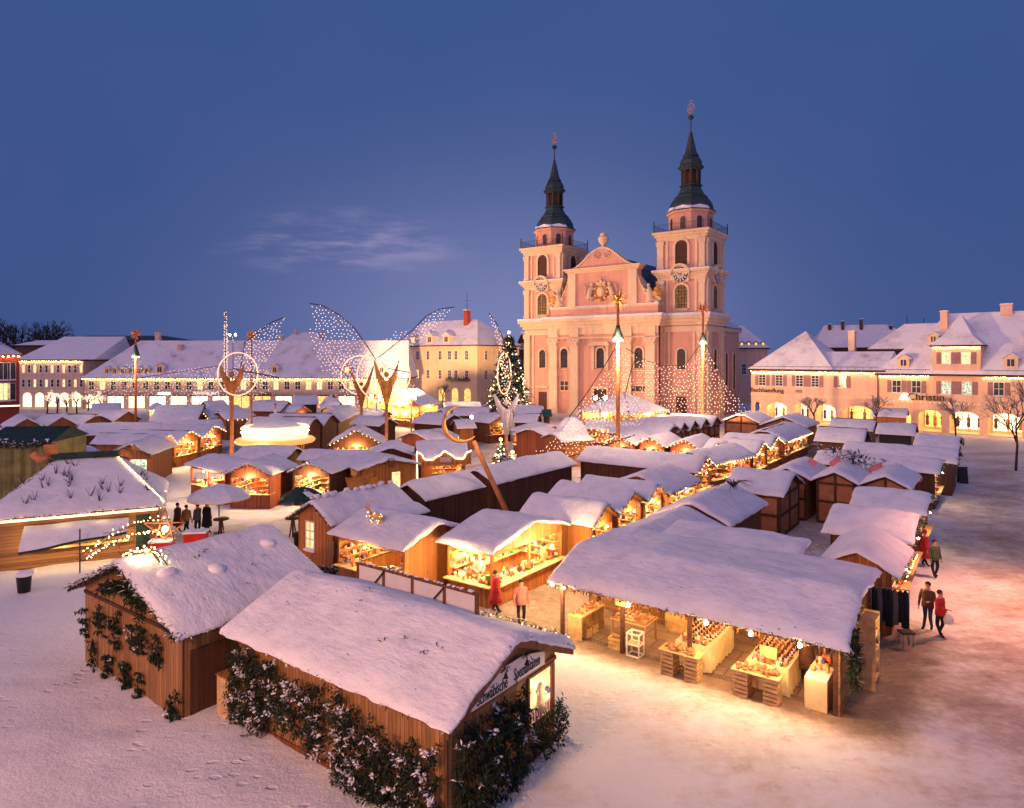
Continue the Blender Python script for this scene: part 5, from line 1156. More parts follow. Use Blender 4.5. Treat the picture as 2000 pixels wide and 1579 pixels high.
        laurel('fir_bunch',nm+' of the hut','decoration',root,f,x-wd,x+wd,zb,za,.2,15+7*(i%3),.08,mat='fir',ln=.14,group=GF,droop=-1.4)
    ga=MB(); garland(ga,[(-.04,-.04,2.45),(W/2,-.04,3.85),(W+.04,-.04,2.45)],.11,.05,.16,.045,.35,per=5); garland(ga,[(1.9,.2,2.75),(W/2,.2,3.2),(4.6,.2,2.9)],.28,.03,.22,.06,.05,per=6); garland(ga,[(W/2-.7,.22,3.1),(W/2+.9,.22,2.7),(W/2+1.0,.22,2.3)],.2,.04,.2,.05,.03,per=5)
    garland(ga,[(W+.05,0,2.42),(W+.05,2.2,2.42)],.08,.10,.13,.04,.55,per=3); garland(ga,[(W/2,D,3.9),(W,D,2.5)],.07,.14,.13,.04,.4,per=3); stuff(ga.build('garland',['fir','snow2'],root))
    mb=MB(); mb.prism(f,[(.35,2.28),(W-.35,2.28),(W-.35,2.38),(.35,2.38)],0,.05); mb.build('beam','beam',root)
    m=MB(); r=fcr(W-.35); m.prism(r,[(.55,.05),(2.2,.05),(2.2,1.75),(.55,1.75)],0,.05); 
    m.prism(r,[(.55,1.75),(2.2,1.75),(2.2,1.85),(.55,1.85)],0,.08); dr=m.build('door','dark',root); m=MB(); m.prism(r,[(2.0,.85),(2.06,.85),(2.06,1.05),(2.0,1.05)],.05,.09); m.build('handle','grey',dr)
    tw=MB(); rn=random.Random(15)
    for (x,y,n) in ((4.1,2.3,6),(4.4,2.0,5),(5.2,3.2,3),(5.5,1.2,4),(4.6,1.1,3),(4.2,.9,4),(5.9,2.6,3),(5.0,4.0,2),(6.2,1.6,3)):
        zz=2.5+1.45*(1-abs(x-W/2)/(W/2))+.14
        for k in range(n): p=Vector((x+rn.uniform(-.15,.15),y+rn.uniform(-.12,.12),zz)); d=rv(); d.z=abs(d.z)*.7; leaf(tw,p,d,rn.uniform(.10,.2),.05,0)
    stuff(tw.build('twigs','leaf',root))
    def lump(x,y,sx,sy,sz,nm):
        m=MB(); zf=2.5+1.45*(1-abs(x-W/2)/(W/2)); m.ball((0,0,0),1,0,12,8,sz,sx,sy); (l,rz)=put(root,(x,y,zf+.12)); o=m.build('snow_lump','snow2',None,l,rz); tag(o,nm,'snow lump')
    lump(5.0,2.2,.32,.26,.2,'squarish snow lump in the middle of the hut roof'); lump(4.4,4.4,.3,.2,.16,'snow lump near the far ridge of the hut roof'); lump(4.6,.9,.22,.3,.15,'snow lump beside the lit arch on the hut roof')
    # lit bent branches: one on the roof, a comet behind it
    def bow(name,label,pts,star=None,n=4,spread=.3,bz=.0):
        rt=thing(name,label,'decoration',pts[0]); p0=Vector(pts[0]); m=MB(); b=MB(); rn=random.Random(9)
        for k in range(n):
            off=Vector((rn.uniform(-1,1),rn.uniform(-1,1),rn.uniform(-1,1)))*spread
            q=[Vector(p)-p0+off*(.4+.6*i/len(pts)) for i,p in enumerate(pts)]; m.path(q,.018,5)
            for a,c in zip(q,q[1:]):
                for t in (.2,.55,.85): b.octa(tuple(a.lerp(c,t)+Vector((rn.uniform(-.1,.1),rn.uniform(-.1,.1),rn.uniform(0,.1)))),.035)
                if rn.random()<.9: d=rv(); m.path([a,a+d*.3],.012,4)
        m.build('branches','bark',rt); stuff(b.build('light_chain','bulb',rt))
        if star:
            s=MB(); c=Vector(pts[-1])-p0
            for k in range(5):
                a=2*PI*k/5+PI/2; a2=a+4*PI/5; P=lambda t:c+Vector((math.cos(t)*.8,.1*math.sin(t*2),math.sin(t)*.8)); s.tube(P(a),P(a2),.03)
            s.build('star','polewood',rt); l=MB(); l.ball(tuple(c),.13); l.build('lamp','bulb',rt); point(tuple(Vector(pts[-1])+Vector((0,-.3,0))),30)
        return rt
    pr=lambda px,py,Z:(XZ(px,Z),Z,HZ(py,Z))
    bow('light_arch','small bent branch arch with lights on the ridge of the fir hung hut',[pr(240,1092,20.6),pr(262,1078,20.6),pr(285,1072,20.6),pr(305,1080,20.6),pr(322,1098,20.6)],None,4,.14)
    point(pr(268,1086,20.3),26); 
    bow('light_comet','comet of lit branches with a star at its head behind the fir hung hut',[pr(165,1090,25.5),pr(195,1070,25.6),pr(228,1050,25.8),pr(265,1037,26),pr(300,1030,26),pr(322,1034,26)],True,5,.35)
    point(pr(230,1060,25.3),45)
    # red boxes beyond the roof, waste bin, thin pole
    for px,py,l in ((383,1050,'red crate with white lettering panel behind the fir hung hut'),(316,1068,'small red crate beside the comet of lights')):
        x,y=XZ(px,26),26; z=HZ(py,26); t=thing('crate',l,'crate',(x,y,0),.2,None); m=MB(); m.box(-.4,.4,-.25,.25,z-.22,z+.2,0); m.build('body','redfab',t); m=MB(); m.box(-.42,.42,-.27,.27,z+.2,z+.27); m.build('snow_cap','snow2',t); m=MB(); m.box(-.35,.35,-.2,.2,0,z-.22); m.build('stand','dark',t)
    x,y=G(47,1158); t=thing('waste_bin','black waste bin with a snow covered lid on the left','bin',(x,y,0)); m=MB(); m.lathe([(.23,.04),(.28,.68),(.30,.70),(.30,.74)],0,0,18); m.build('body','black',t); m=MB(); m.lathe([(.33,.74),(.34,.80),(.30,.88),(.18,.93),(0,.95)],.02,0,18); m.build('lid','snow2',t)
    x,y=G(156,1122); m=MB(); m.tube((0,0,0),(0,0,2.1),.03); o=m.build('signpost','black',None,(x,y,0)); tag(o,'thin dark pole standing left of the fir hung hut','pole')
def open_stall():
    root,W,D=stall('S',(1071,1140),(1655,1266),5.75,2.2,3.04,'big open stall with thick snow roof over pale tables of bottles','B',rf=1.97/5.75,hb=2.82,walls=False,open='',t=.2,amp=.05,lit=False)
    m=MB()
    for x,y in ((.25,.55),(2.54,.7),(4.9,.72),(.25,3.2),(W-.4,.6),(W-.4,2.6),(4.9,4.8),(.4,5.3),(W-.4,5.3)):
        p=MB(); p.box(x-.06,x+.06,y-.06,y+.06,0,2.15 if y<1 else 2.6); p.build('post','beam',root)
    m=MB(); m.box(0,W,.48,.58,1.98,2.1); m.build('beam','brown',root)
    m=MB(); m.box(W-.34,W-.28,.55,2.5,0,2.2); m.box(1.0,W-.4,5.3,5.36,0,2.6); m.build('wall','board',root)
    g=MB(); garland(g,[(-.05,-.06,2.1),(W+.05,-.06,2.1)],.09,.075,.13,.035,.22,per=4); garland(g,[(W+.05,0,2.15),(W+.05,1.97,2.95)],.08,.08,.14,.04,.1)
    garland(g,[(W+.02,.5,2.3),(W+.05,.55,1.6),(W+.05,.6,.9)],.17,.03,.2,.05,.05,per=6); garland(g,[(W+.05,1.0,2.45),(W+.08,1.05,1.3)],.14,.04,.2,.05,.03,per=5); stuff(g.build('garland',['fir','snow2'],root))
    for x,z in ((.1,2.02),(.55,1.98),(3.05,1.92),(5.65,1.92),(7.0,1.92),(8.35,1.92)):
        l=MB(); l.ball((x,.12,z),.065,0,10,6); l.tube((x,.12,z+.05),(x,.12,2.12),.02); l.build('lamp','lamp',root); point((x,.0,z-.12),150,(1,.56,.24),.08,root)
    for x,y in ((1.8,3.0),(4.6,2.6),(7.2,2.8)): point((x,y,2.2),190,(1,.55,.2),.1,root)
    def T(name,label,cat,x,y,rz=0,group=None):
        l,r=put(root,(x,y,0),rz); return thing(name,label,cat,l,r,group)
    def crate(x,y,z,w,d,h,label,grp='slatted crates in the open stall'):
        l,r=put(root,(x,y,z)); m=MB()
        for k in range(3):
            a=z*0+h*k/3+.01; b=a+h/3-.035
            m.box(0,w,0,.02,a,b); m.box(0,w,d-.02,d,a,b); m.box(0,.02,.02,d-.02,a,b); m.box(w-.02,w,.02,d-.02,a,b)
        m.box(.02,w-.02,.02,d-.02,0,.02)
        for xx in (.022,w-.05):
            for yy in (.022,d-.05): m.box(xx,xx+.028,yy,yy+.028,.02,h)
        o=m.build('crate','pale',None,l,r); return tag(o,label,'crate',grp)
    def bottles(x0,x1,y0,y1,z,nx,ny,label,grp):
        first=None; rn=random.Random(int(x0*100))
        for i in range(nx):
            for j in range(ny):
                x=x0+(x1-x0)*i/max(1,nx-1)+rn.uniform(-.02,.02); y=y0+(y1-y0)*j/max(1,ny-1)+rn.uniform(-.02,.02)
                l,r=put(root,(x,y,z))
                if first is None or rn.random()<.12:
                    h=rn.uniform(.24,.36); b=MB(); b.lathe([(.038,0),(.042,.02),(.042,h*.6),(.017,h*.78),(.016,h)],0,0,9); 
                    first=thing('bottle',label,'bottle',l,r,grp); b.build('glass',rn.choice(['bottle','bottle2','bottle']),first); b=MB(); b.lathe([(.044,h*.15),(.0445,h*.45)],0,0,9); b.build('label','frame',first); b=MB(); b.lathe([(.02,h*.86),(.02,h+.012)],0,0,8); b.build('cap','gold',first)
                else:
                    c=first.copy(); C.objects.link(c); c.location=l
                    for ch in first.children: q=ch.copy(); C.objects.link(q); q.parent=c
    def loaves(x0,x1,y0,y1,z,n,label,grp,r=.065):
        rn=random.Random(n*3+int(x0*10)); f=None
        for i in range(n):
            l,q=put(root,(rn.uniform(x0,x1),rn.uniform(y0,y1),z+r*.7+(r*.9 if rn.random()<.35 else 0)),rn.random()*6)
            if f is None: m=MB(); m.ball((0,0,0),r,0,9,6,.75); f=m.build('loaf','bread',None,l,q); tag(f,label,'bread',grp)
            else: c=f.copy(); C.objects.link(c); c.location=l; c.rotation_euler=(0,0,q); s=rn.uniform(.8,1.2); c.scale=(s,s*rn.uniform(.8,1),s)
    # left counter
    t=T('display_counter','pale counter at the left post of the open stall, open shelf below','table',.42,.65); m=MB(); m.box(0,.55,0,1.7,.80,.85); m.build('top','pale',t); m=MB(); m.box(0,.55,0,.04,0,.80); m.box(0,.03,.04,1.7,0,.80); m.box(0,.55,1.66,1.7,0,.8); m.build('side_panel','pale',t)
    loaves(.5,.92,.75,2.2,.85,26,'small glazed bun heaped on the left counter','buns on the left counter',.06)
    crate(.6,1.0,0,.4,.35,.32,'slatted crate under the left counter, nearer one'); crate(.6,1.45,0,.4,.35,.32,'slatted crate under the left counter, farther one')
    # middle square table
    t=T('display_table','square tray table right of the second post in the open stall','table',1.7,1.4); m=MB(); m.box(0,1.35,0,1.05,.76,.80); m.build('top','pale',t)
    m=MB(); m.box(.01,1.34,.01,.03,.8,.86); m.box(.01,.03,.03,1.04,.8,.86); m.box(1.32,1.34,.03,1.04,.8,.86); m.build('rim','tan',t)
    for a,b in ((.06,.06),(1.29,.06),(.06,.99),(1.29,.99)): p=MB(); p.box(a-.03,a+.03,b-.03,b+.03,0,.76); p.build('leg','tan',t)
    bottles(1.85,2.3,1.75,2.3,.8,4,3,'dark red bottle on the square tray table','bottles on the square tray table'); loaves(2.4,2.95,1.55,2.3,.8,20,'pale pastry on the square tray table','pastries on the square tray table',.07)
    crate(1.95,.75,0,.5,.4,.42,'slatted crate on the paving in front of the square tray table')
    t=T('lantern_cage','upright cage of pale slats standing beside the second post','crate',2.72,.6); m=MB()
    for a in (0,.44):
        for b in (0,.38): m.box(a,a+.04,b,b+.04,0,.78)
    for z in (0,.38,.74): m.box(.04,.44,0,.04,z,z+.04); m.box(.04,.44,.38,.42,z,z+.04); m.box(0,.04,.04,.38,z,z+.04); m.box(.44,.48,.04,.38,z,z+.04)
    m.build('frame','frame',t); m=MB(); m.box(.05,.43,.05,.37,.395,.415); m.build('shelf','pale',t)
    t=T('price_board','small pale board hung on the second post','sign',2.33,.60); m=MB(); m.box(0,.5,0,.02,1.62,1.88); m.build('board','pale',t)
    for k,(x,y) in enumerate(((.6,4.3),(3.2,4.55),(6.0,4.5))):
        t=T('back_table','plain table of mixed wares along the back of the open stall, %s'%['left one','middle one','right one'][k],'table',x,y); m=MB(); m.box(0,2.0,0,.6,.84,.88); m.build('top','pale',t)
        for a in (.05,1.95):
            for b in (.05,.55): m=MB(); m.box(a-.03,a+.03,b-.03,b+.03,0,.84); m.build('leg','tan',t)
        gd=MB(); goods(gd,.08,1.92,.06,.54,.88,70,.08,.2,random.Random(30+k)); stuff(gd.build('goods',GOODS,t))
    hg=T('hanging_wares','row of dark hanging wares under the front beam of the open stall','wares',0,0); hh=MB(); rn=random.Random(77)
    for i in range(46):
        x=rn.uniform(.5,W-.6); L=rn.uniform(.12,.4); hh.path([(x,.75,1.98),(x+.02,.75,1.98-L*.5),(x,.76,1.98-L)],[.012,.035,.02],5,rn.randrange(3))
    stuff(hh.build('wares',['g4','coat_brown','g5'],hg))
    # back cupboard
    t=T('shelf_unit','pale shelf unit at the back between the tray table and the cloth table','shelf',2.9,3.4); m=MB(); m.box(0,.9,0,.04,0,1.0); m.box(0,.9,.04,.4,.96,1.0); m.box(.9,.94,0,.4,0,1.0); m.box(0,.04,.04,.4,0,.96); m.build('carcass','pale',t)
    gd=MB(); goods(gd,.05,.85,.05,.35,1.0,40,.06,.16,random.Random(2)); stuff(gd.build('goods',GOODS,t))
    def cloth_table(x0,x1,y0,y1,label):
        t=T('cloth_table',label,'table',x0,y0); w,d=x1-x0,y1-y0; m=MB(); m.box(0,w,0,d,.76,.80); m.build('top','pale',t); m=MB(); N=34; pts=[]
        per=[(0,0),(w,0),(w,d),(0,d)]; ring=[]
        for (a,b) in zip(per,per[1:]+per[:1]):
            L=math.hypot(b[0]-a[0],b[1]-a[1]); n=int(L/.05)
            for i in range(n): ring.append((a[0]+(b[0]-a[0])*i/n,a[1]+(b[1]-a[1])*i/n))
        n=len(ring); vs=[]; 
        for k,z in enumerate((.815,.55,.28,.03)):
            for i,(x,y) in enumerate(ring):
                o=.012+.03*k/3*(1+math.sin(i*1.1)+.6*math.sin(i*.43+2)); cx,cy=x-w/2,y-d/2; vs.append((w/2+cx*(1+o/(w/2)),d/2+cy*(1+o/(d/2)),z))
        fs=[(k*n+i,k*n+(i+1)%n,(k+1)*n+(i+1)%n,(k+1)*n+i) for k in range(3) for i in range(n)]; m.add(vs,fs+[tuple(range(n-1,-1,-1))][:0],0,True); m.poly([v for v in vs[:n]],0); m.build('tablecloth','cloth',t); return t
    cloth_table(4.35,5.45,.95,3.3,'cream cloth table between the third post and the long bottle display')
    bottles(4.55,5.3,1.5,3.0,.82,5,8,'dark bottle standing on the middle cream cloth table','bottles on the middle cloth table')
    gd=MB(); goods(gd,4.45,5.3,1.0,1.4,.82,46,.05,.12,random.Random(3)); l,r=put(root,(0,0,0)); o=gd.build('trinkets',GOODS,None,l,r); tag(o,'heap of little jars and trinkets at the front of the middle cloth table','jars'); stuff(o)
    for (x,w,lab) in ((4.2,1.2,'third post'),(6.5,1.28,'right hand bottles')):
        for k,(dx,nm) in enumerate(((0,'left'),(w-.42,'right'))):
            crate(x+dx,.05,0,.42,.5,.38,'lower slatted crate, %s leg of the bread board by the %s'%(nm,lab)); crate(x+dx,.05,.385,.42,.5,.38,'upper slatted crate, %s leg of the bread board by the %s'%(nm,lab))
        t=T('bread_board','pale plank laid on crates near the %s, heaped with crusty bread'%lab,'table',x-.05,0); m=MB(); m.box(0,w+.1,0,.62,.77,.80); m.build('top','pale',t)
        loaves(x+.05,x+w-.05,.08,.55,.80,34,'crusty round bread heaped on the plank near the %s'%lab,'bread by the %s'%lab,.065)
    cloth_table(6.65,7.85,.85,3.2,'cream cloth table of amber and red bottles nearest the customer in brown')
    bottles(6.8,7.7,1.3,3.0,.82,6,9,'red bottle on the right cream cloth table','bottles on the right cloth table')
    gd=MB(); goods(gd,6.75,7.75,.9,1.25,.82,50,.05,.12,random.Random(5)); o=gd.build('trinkets',GOODS,None,l,r); tag(o,'heap of dark jars at the front of the right cloth table','jars'); stuff(o)
    t=T('price_board','small pale price board standing among the right hand bottles','sign',7.0,1.0,); m=MB(); m.box(0,.5,0,.02,.95,1.3); m.build('board','pale',t); m=MB(); m.tube((.25,.01,.8),(.25,.01,.97),.015); m.build('stick','tan',t)
    t=T('till_table','cloth hung till table against the right wall of the open stall','table',8.38,.55); m=MB(); m.box(0,.6,0,1.6,.86,.9); m.build('top','white',t); m=MB()
    m.box(0,.6,0,.03,.0,.86); m.box(0,.03,.03,1.6,0,.86); m.box(.57,.6,.03,1.6,0,.86); m.build('cloth','cloth',t); gd=MB(); goods(gd,.1,.5,.5,1.5,.9,24,.06,.2,random.Random(6)); stuff(gd.build('goods',GOODS,t))
    xy=put(root,(8.05,2.3,0))[0]; person(0,0,1.76,'person in a long brown coat inside the open stall, back to the tables','coat_brown','trousers',xy=(xy[0],xy[1]),rot=2.6,long=True)
    # lean roof behind
    p0=put(root,(1.5,5.55,0))[0]
    stall('P',None,None,2.5,2.70,2.92,'low flat snow roof joined behind the big open stall','B',dirs=((p0[0],p0[1]),BX,5.4),walls=True,wall='brown',t=.2,amp=.05)
    # clothes corner on the street side
    t=T('shelf_unit','tall pale shelf unit with small wares on the street side of the open stall','shelf',W-.15,2.7); m=MB(); m.box(0,.04,0,.8,0,2.2); m.box(.04,.45,0,.03,0,2.2); m.box(.04,.45,.77,.8,0,2.2)
    for z in (.3,.75,1.2,1.65,2.1): m.box(.04,.45,.03,.77,z,z+.03)
    m.build('carcass','pale',t); gd=MB()
    for z in (.33,.78,1.23,1.68): goods(gd,.1,.4,.08,.7,z,12,.06,.15,random.Random(int(z*10)))
    stuff(gd.build('goods',GOODS,t)); point(put(root,(W+.9,3.0,2.1))[0],45)
    x,y=G(1738,1245); t=thing('clothes_rack','rail of long black coats hanging beside the street stalls','clothes rack',(x,y,0),-.35); m=MB(); m.tube((-.6,0,1.75),(.6,0,1.75),.02); 
    for sx in (-.6,.6): m.tube((sx,0,0),(sx,0,1.75),.02); m.tube((sx,-.25,.02),(sx,.25,.02),.02)
    m.build('rail','grey',t)
    for i in range(7):
        a=-.5+i*.165; m=MB(); m.path([(a,0,1.72),(a,.02,1.62),(a+.02,.0,1.2),(a,.02,.4+.1*(i%3))],[.03,.10,.11,.13],8); o=m.build('coat',['coat_black','coat_grey','coat_black'][i%3],t)
    x,y=G(1770,1262); t=thing('stool','dark stool standing in the snow beside the coats','stool',(x,y,0)); m=MB(); m.box(-.22,.22,-.18,.18,.46,.52); m.build('seat','dark',t)
    for a in (-.18,.18):
        for b in (-.14,.14): m=MB(); m.tube((a,b,0),(a*.9,b*.9,.46),.02); m.build('leg','grey',t)
# ---------------------------------------------------------------- the rest of the stalls
def stalls():
    S=stall
    def deer(root,W,D,he,hr,zf):
        m=MB(); x,y=W*.42,D*.22; z=zf(x,y)+.12
        P=lambda a,b,c:(x+a,y+b,z+c)
        m.path([P(-.45,.15,.25),P(-.1,.15,.32),P(.3,.15,.3)],[.09,.13,.1],8); m.path([P(-.4,.15,.3),P(-.55,.12,.55),P(-.7,.1,.6)],[.07,.06,.04],6)
        for a in (-.4,-.3,.2,.3): m.path([P(a,.12,.25),P(a-.05,.05,.0)],[.04,.02],5)
        for s in (-.06,.06): m.path([P(-.58,.12+s,.6),P(-.5,.12+s*2,.85),P(-.35,.12+s*2,.95)],.018,5); m.path([P(-.5,.12+s*2,.85),P(-.66,.12+s*2,.95)],.015,5)
        m.build('deer_figure','gold',root); l=MB(); 
        for k in range(16): l.octa(P(-.6+k*.065,.05,.25+.2*math.sin(k)),.022)
        stuff(l.build('light_chain','bulb',root)); 
    S('S',(641,1045),(790,1073),4.2,2.4,3.1,'toy stall with a golden deer figure on its snow roof, wide lit front','B',open='f',wall='orange',watts=150,extra=deer,gar='',o=.3)
    r,W,D=S('S',(854,1057),(964,1078),5.8,2.45,3.15,'corner stall with long white counters open on two sides beside the lane','B',open='fr',wall='orange',watts=210,o=.3,counter=.95)
    point(put(r,(1.2,-.7,2.2))[0],150); point(put(r,(W+.9,1.2,2.3))[0],320); point(put(r,(W+.9,4.2,2.3))[0],320)  # lights without fixtures, added outside the counters to brighten the lane
    S('G',(1159,1026),(1211,998),4.2,2.4,3.2,'lane stall with lit gable front, next after the two sided corner stall','A',open='f',gar='f',watts=120,wall='orange')
    S('G',(1211,998),(1265,979),4.6,2.4,3.15,'lane stall with a fir trimmed lit gable, in the middle of the lane row','A',open='f',gar='f',watts=110,wall='orange')
    S('G',(1265,979),(1305,964),4.6,2.35,3.1,'lane stall with a plain boarded gable, before the wide roofed one','A',open='f',gar='f',watts=110,wall='board')
    S('S',(1311,962),(1370,934),4.2,2.4,3.25,'wide roofed lane stall with fir trimmed eave and a bright window','A',open='f',gar='f',watts=170,wall='orange')
    # behind the big open stall, their ridges running up the square
    def RG(P0,w,L,he,hr,label,**k):
        p=(P0[0]-BX[0]*w,P0[1]-BX[1]*w); return S('G',None,None,L,he,hr,label,dirs=(p,BX,2*w),**k)
    RG((4.3,26.3),1.95,6.6,2.3,3.05,'long snow roof with a boarded gable right behind the big open stall',wall='board')
    RG((8.45,32.1),1.95,6.0,2.35,3.2,'snow roofed stall ending beside the blue courtyard, small window in its dark wall',wall='brown')
    # dark backs facing the lane
    S('G',(566,998),(649,1024),5.4,2.4,3.3,'orange hut with ribbed snow roof and a fir trimmed window gable','B',gar='f',wall='orange',corr=.03,extra=hutwin)
    S('S',(832,976),(947,946),2.7,2.4,3.2,'dark backed stall in the middle of the dark wall row','A',wall='dark')
    S('S',(967,944),(1127,900),3.0,2.4,3.2,'long dark backed stall with a grey post before its wall','A',wall='dark')
    S('S',(775,1012),(838,992),1.6,2.3,2.6,'low dark store between the ribbed hut and the dark backed stalls','A',wall='dark')
    def santa(root,W,D,he,hr,zf):
        m=MB(); f=fcr(W-.2); m.prism(f,[(D*.25,he-.2),(D*.75,he-.2),(D*.5,hr-.2)],0,.06,0); 
        for k in range(10): m.ball((W+.05,D*(.15+.07*k),he-.1+.5*math.sin(k*.9)**2),.09,1+k%2,6,4)
        m.build('gable_ornament',['redfab','frame','gold'],root)
    S('S',(1124,896),(1361,922),3.6,2.4,3.25,'very long snow roofed stall with dark boarded front behind the tall star pole','B',wall='dark',gar='r',lights='r',extra=santa,open='r')
    # courtyard side on the right
    S('S',(1409,955),(1530,968),4.8,2.5,3.45,'half timbered stall with a jutting gable left of the blue courtyard','B',wall='panel',timber='rf',t=.16)
    for a,b,l in (((1493,928),(1583,936),'half timbered gable stall on the left of the courtyard back wall'),((1583,936),(1678,945),'half timbered gable stall in the middle of the courtyard back wall'),((1678,945),(1780,954),'half timbered gable stall with painted script at the right of the courtyard back wall')):
        S('G',a,b,5.2,2.65,3.3,l,'B',wall='panel',timber='f')
    S('S',(1658,988),(1809,1004),4.4,2.4,3.05,'snow roofed street stall right of the courtyard, flat smooth roof','B',wall='brown',gar='r',lit=True,open='r',watts=30)
    S('S',(1606,1036),(1782,1060),4.6,2.4,3.15,'snow roofed street stall between the flat roofed and the ribbed one','B',wall='brown',gar='r',open='r',watts=30)
    S('G',(1593,1086),(1757,1126),4.2,2.25,3.0,'brown gabled street stall with ribbed snow beside the black coats','B',wall='orange',gar='r',lights='r',corr=.012,open='r',watts=60)
    S('S',(1590,860),(1686,866),4.2,2.5,3.7,'steep snow roofed stall near the shops, pointed dark gable end','B',wall='dark')
    S('S',(1617,838),(1705,842),4.0,2.6,3.7,'steep roofed stall just behind the pointed dark gable','B',wall='dark')
    S('S',(1710,846),(1786,850),4.0,2.7,3.7,'stall with a broad black back wall under its snow roof','B',wall='black')
    S('S',(1783,863),(1872,878),5.2,2.6,3.4,'end stall of the right block with a fir trimmed corner by the street','B',wall='dark',gar='r')
    S('S',(1640,885),(1868,904),5.0,2.5,3.2,'long snow roofed stall in front of the black back wall','B',wall='dark',gar='r')
    S('S',(1585,905),(1835,924),4.6,2.5,3.1,'long snow roofed stall with red ribbons, lit open end on the street','B',wall='dark',gar='r',open='r',watts=60)
    # gable rows in the middle right
    for a,b,l in (((1180,866),(1240,868),'fir trimmed red gable stall, left end of the four gable row'),((1240,868),(1301,872),'fir trimmed red gable stall, second in the four gable row'),((1301,872),(1373,878),'fir trimmed red gable stall, third in the four gable row'),((1373,878),(1437,884),'fir trimmed red gable stall with lit shelves, right end of the four gable row')):
        S('G',a,b,4.4,2.35,3.15,l,'B',wall='red',open='f',gar='f',lights='f',watts=85)
    for a,b,l in (((1476,886),(1503,874),'small yellow gable stall at the bend, nearer of the pair'),((1503,874),(1530,862),'small yellow gable stall at the bend, farther of the pair')):
        S('G',a,b,4.4,2.4,3.2,l,'A',wall='orange',open='f',gar='f',lights='f',watts=80)
    S('S',(1390,905),(1476,888),3.6,2.35,3.1,'snow roofed stall between the red gables and the yellow pair',None,wall='red',open='f',lights='f',watts=80)
    S('S',(1536,861),(1585,843),4.2,2.4,3.4,'lit stall with broad snow roof near the bookshop','A',wall='red',open='f',lights='f',watts=90)
    xs=[(1305,848),(1326,844),(1347,840),(1368,836),(1389,832),(1411,828)]
    for i,(a,b) in enumerate(zip(xs,xs[1:])):
        S('G',a,b,5.5,2.5,3.5,'zigzag roofed half timbered stall, %s of the five'%['nearest','second','middle','fourth','farthest'][i],'A',wall='panel',timber='f')
    S('S',(1187,848),(1300,852),4.5,2.4,3.4,'broad snow roof between the pavilion and the zigzag gables','B',wall='red')
    S('G',(1409,821),(1484,826),6,2.7,3.7,'left one of two wide half timbered gables before the bookshop','B',wall='panel',timber='f')
    S('G',(1484,826),(1577,834),6,2.7,3.7,'right one of two wide half timbered gables before the bookshop','B',wall='panel',timber='f')
    S('S',(1700,812),(1770,815),4.5,2.6,3.6,'low stall before the fashion shop, two snow humps',None,wall='orange')
    # left half, front
    r,W,D=S('H',(-40,1014),(322,984),7.0,2.6,4.7,'large hip roofed pavilion with lit eaves and twigs stuck in its snow',None,wall='board',lights='f',rl=2.6,lit=False,t=.16,extra=pav)
    S('G',(438,924),(531,926),3.9,2.4,3.15,'red brown stall with fir trimmed gable and lit counter behind the snowy parasol',None,wall='red',open='f',gar='f',watts=90)
    S('S',(362,905),(436,920),3.6,2.4,2.9,'red brown corner wing with large lit windows behind the snowy parasol',None,wall='red',open='fl',watts=110)
    S('S',(450,894),(556,897),3.6,2.5,3.2,'snow roofed stall with an orange gable end below the carousel',None,wall='orange')
    S('G',(562,920),(648,923),4.3,2.4,3.1,'stall with a brilliant white counter under a fir trimmed gable',None,wall='dark',open='f',gar='f',watts=190)
    S('S',(580,897),(715,898),3.0,2.4,2.9,'flat snow roof behind the brilliant white counter',None,wall='dark')
    S('G',(700,917),(822,905),4.6,2.4,2.95,'bright orange boarded hut with a wreath and fir trim, door half open',None,wall='orange',gar='f',extra=wreath)
    point((XZ(765,44),44.0,2.3),60)
    S('G',(715,891),(812,889),4.2,2.5,3.2,'snow roof with a dark open gable behind the wreathed orange hut',None,wall='dark')
    S('S',(816,897),(917,894),4.0,2.6,3.7,'stall with a scalloped front outlined in lights and an orange side panel',None,wall='orange',open='f',extra=scallop,watts=90)
    S('S',(838,860),(897,852),4.2,2.5,3.2,'pinkish snow roof with a brown gable behind the scalloped stall',None,wall='red',lights='f',open='f',watts=50)
    # carousel neighbours
    S('G',(599,839),(632,831),7,2.8,4.0,'tall brown gable right of the carousel, nearer of the twins',None,wall='brown')
    S('G',(632,831),(664,823),7,2.8,4.0,'tall brown gable right of the carousel, farther of the twins',None,wall='brown')
    S('S',(664,823),(702,806),5,2.6,3.2,'long dark brown wall stall running back from the twin gables',None,wall='dark')
    S('G',(641,868),(751,866),4.2,2.6,3.9,'big gable outlined in bulbs with a white lit counter',None,wall='brown',open='f',gar='f',lights='f',watts=190)
    S('S',(702,813),(741,814),4,2.6,3.2,'orange lit stall front left of the golden angel pole',None,wall='orange',lights='f')
    S('G',(741,832),(779,828),5,2.5,3.3,'dark sided snow gable at the foot of the golden angel pole',None,wall='dark')
    S('S',(803,825),(859,829),5,2.6,3.6,'snow roof over a dark back wall right of the golden angel',None,wall='dark')
    S('G',(843,812),(877,813),5,2.6,3.6,'small yellow lit gable rising above the dark back wall',None,wall='brown',open='f',watts=70)
    S('S',(884,811),(955,811),4.2,2.7,3.7,'dark fronted snow roof before the ochre building',None,wall='dark')
    S('S',(868,799),(941,798),4.2,2.7,3.7,'snow roof with fir twigs on it before the ochre building',None,wall='dark',gar='f')
    S('S',(893,836),(931,835),4.2,2.5,3.3,'pink snow roofed orange stall behind the leaning moon pole',None,wall='orange')
    S('S',(819,791),(861,788),9,3.4,5.6,'tall white lit refreshment hall left of the ochre building',None,wall='orange',open='fl',watts=350)
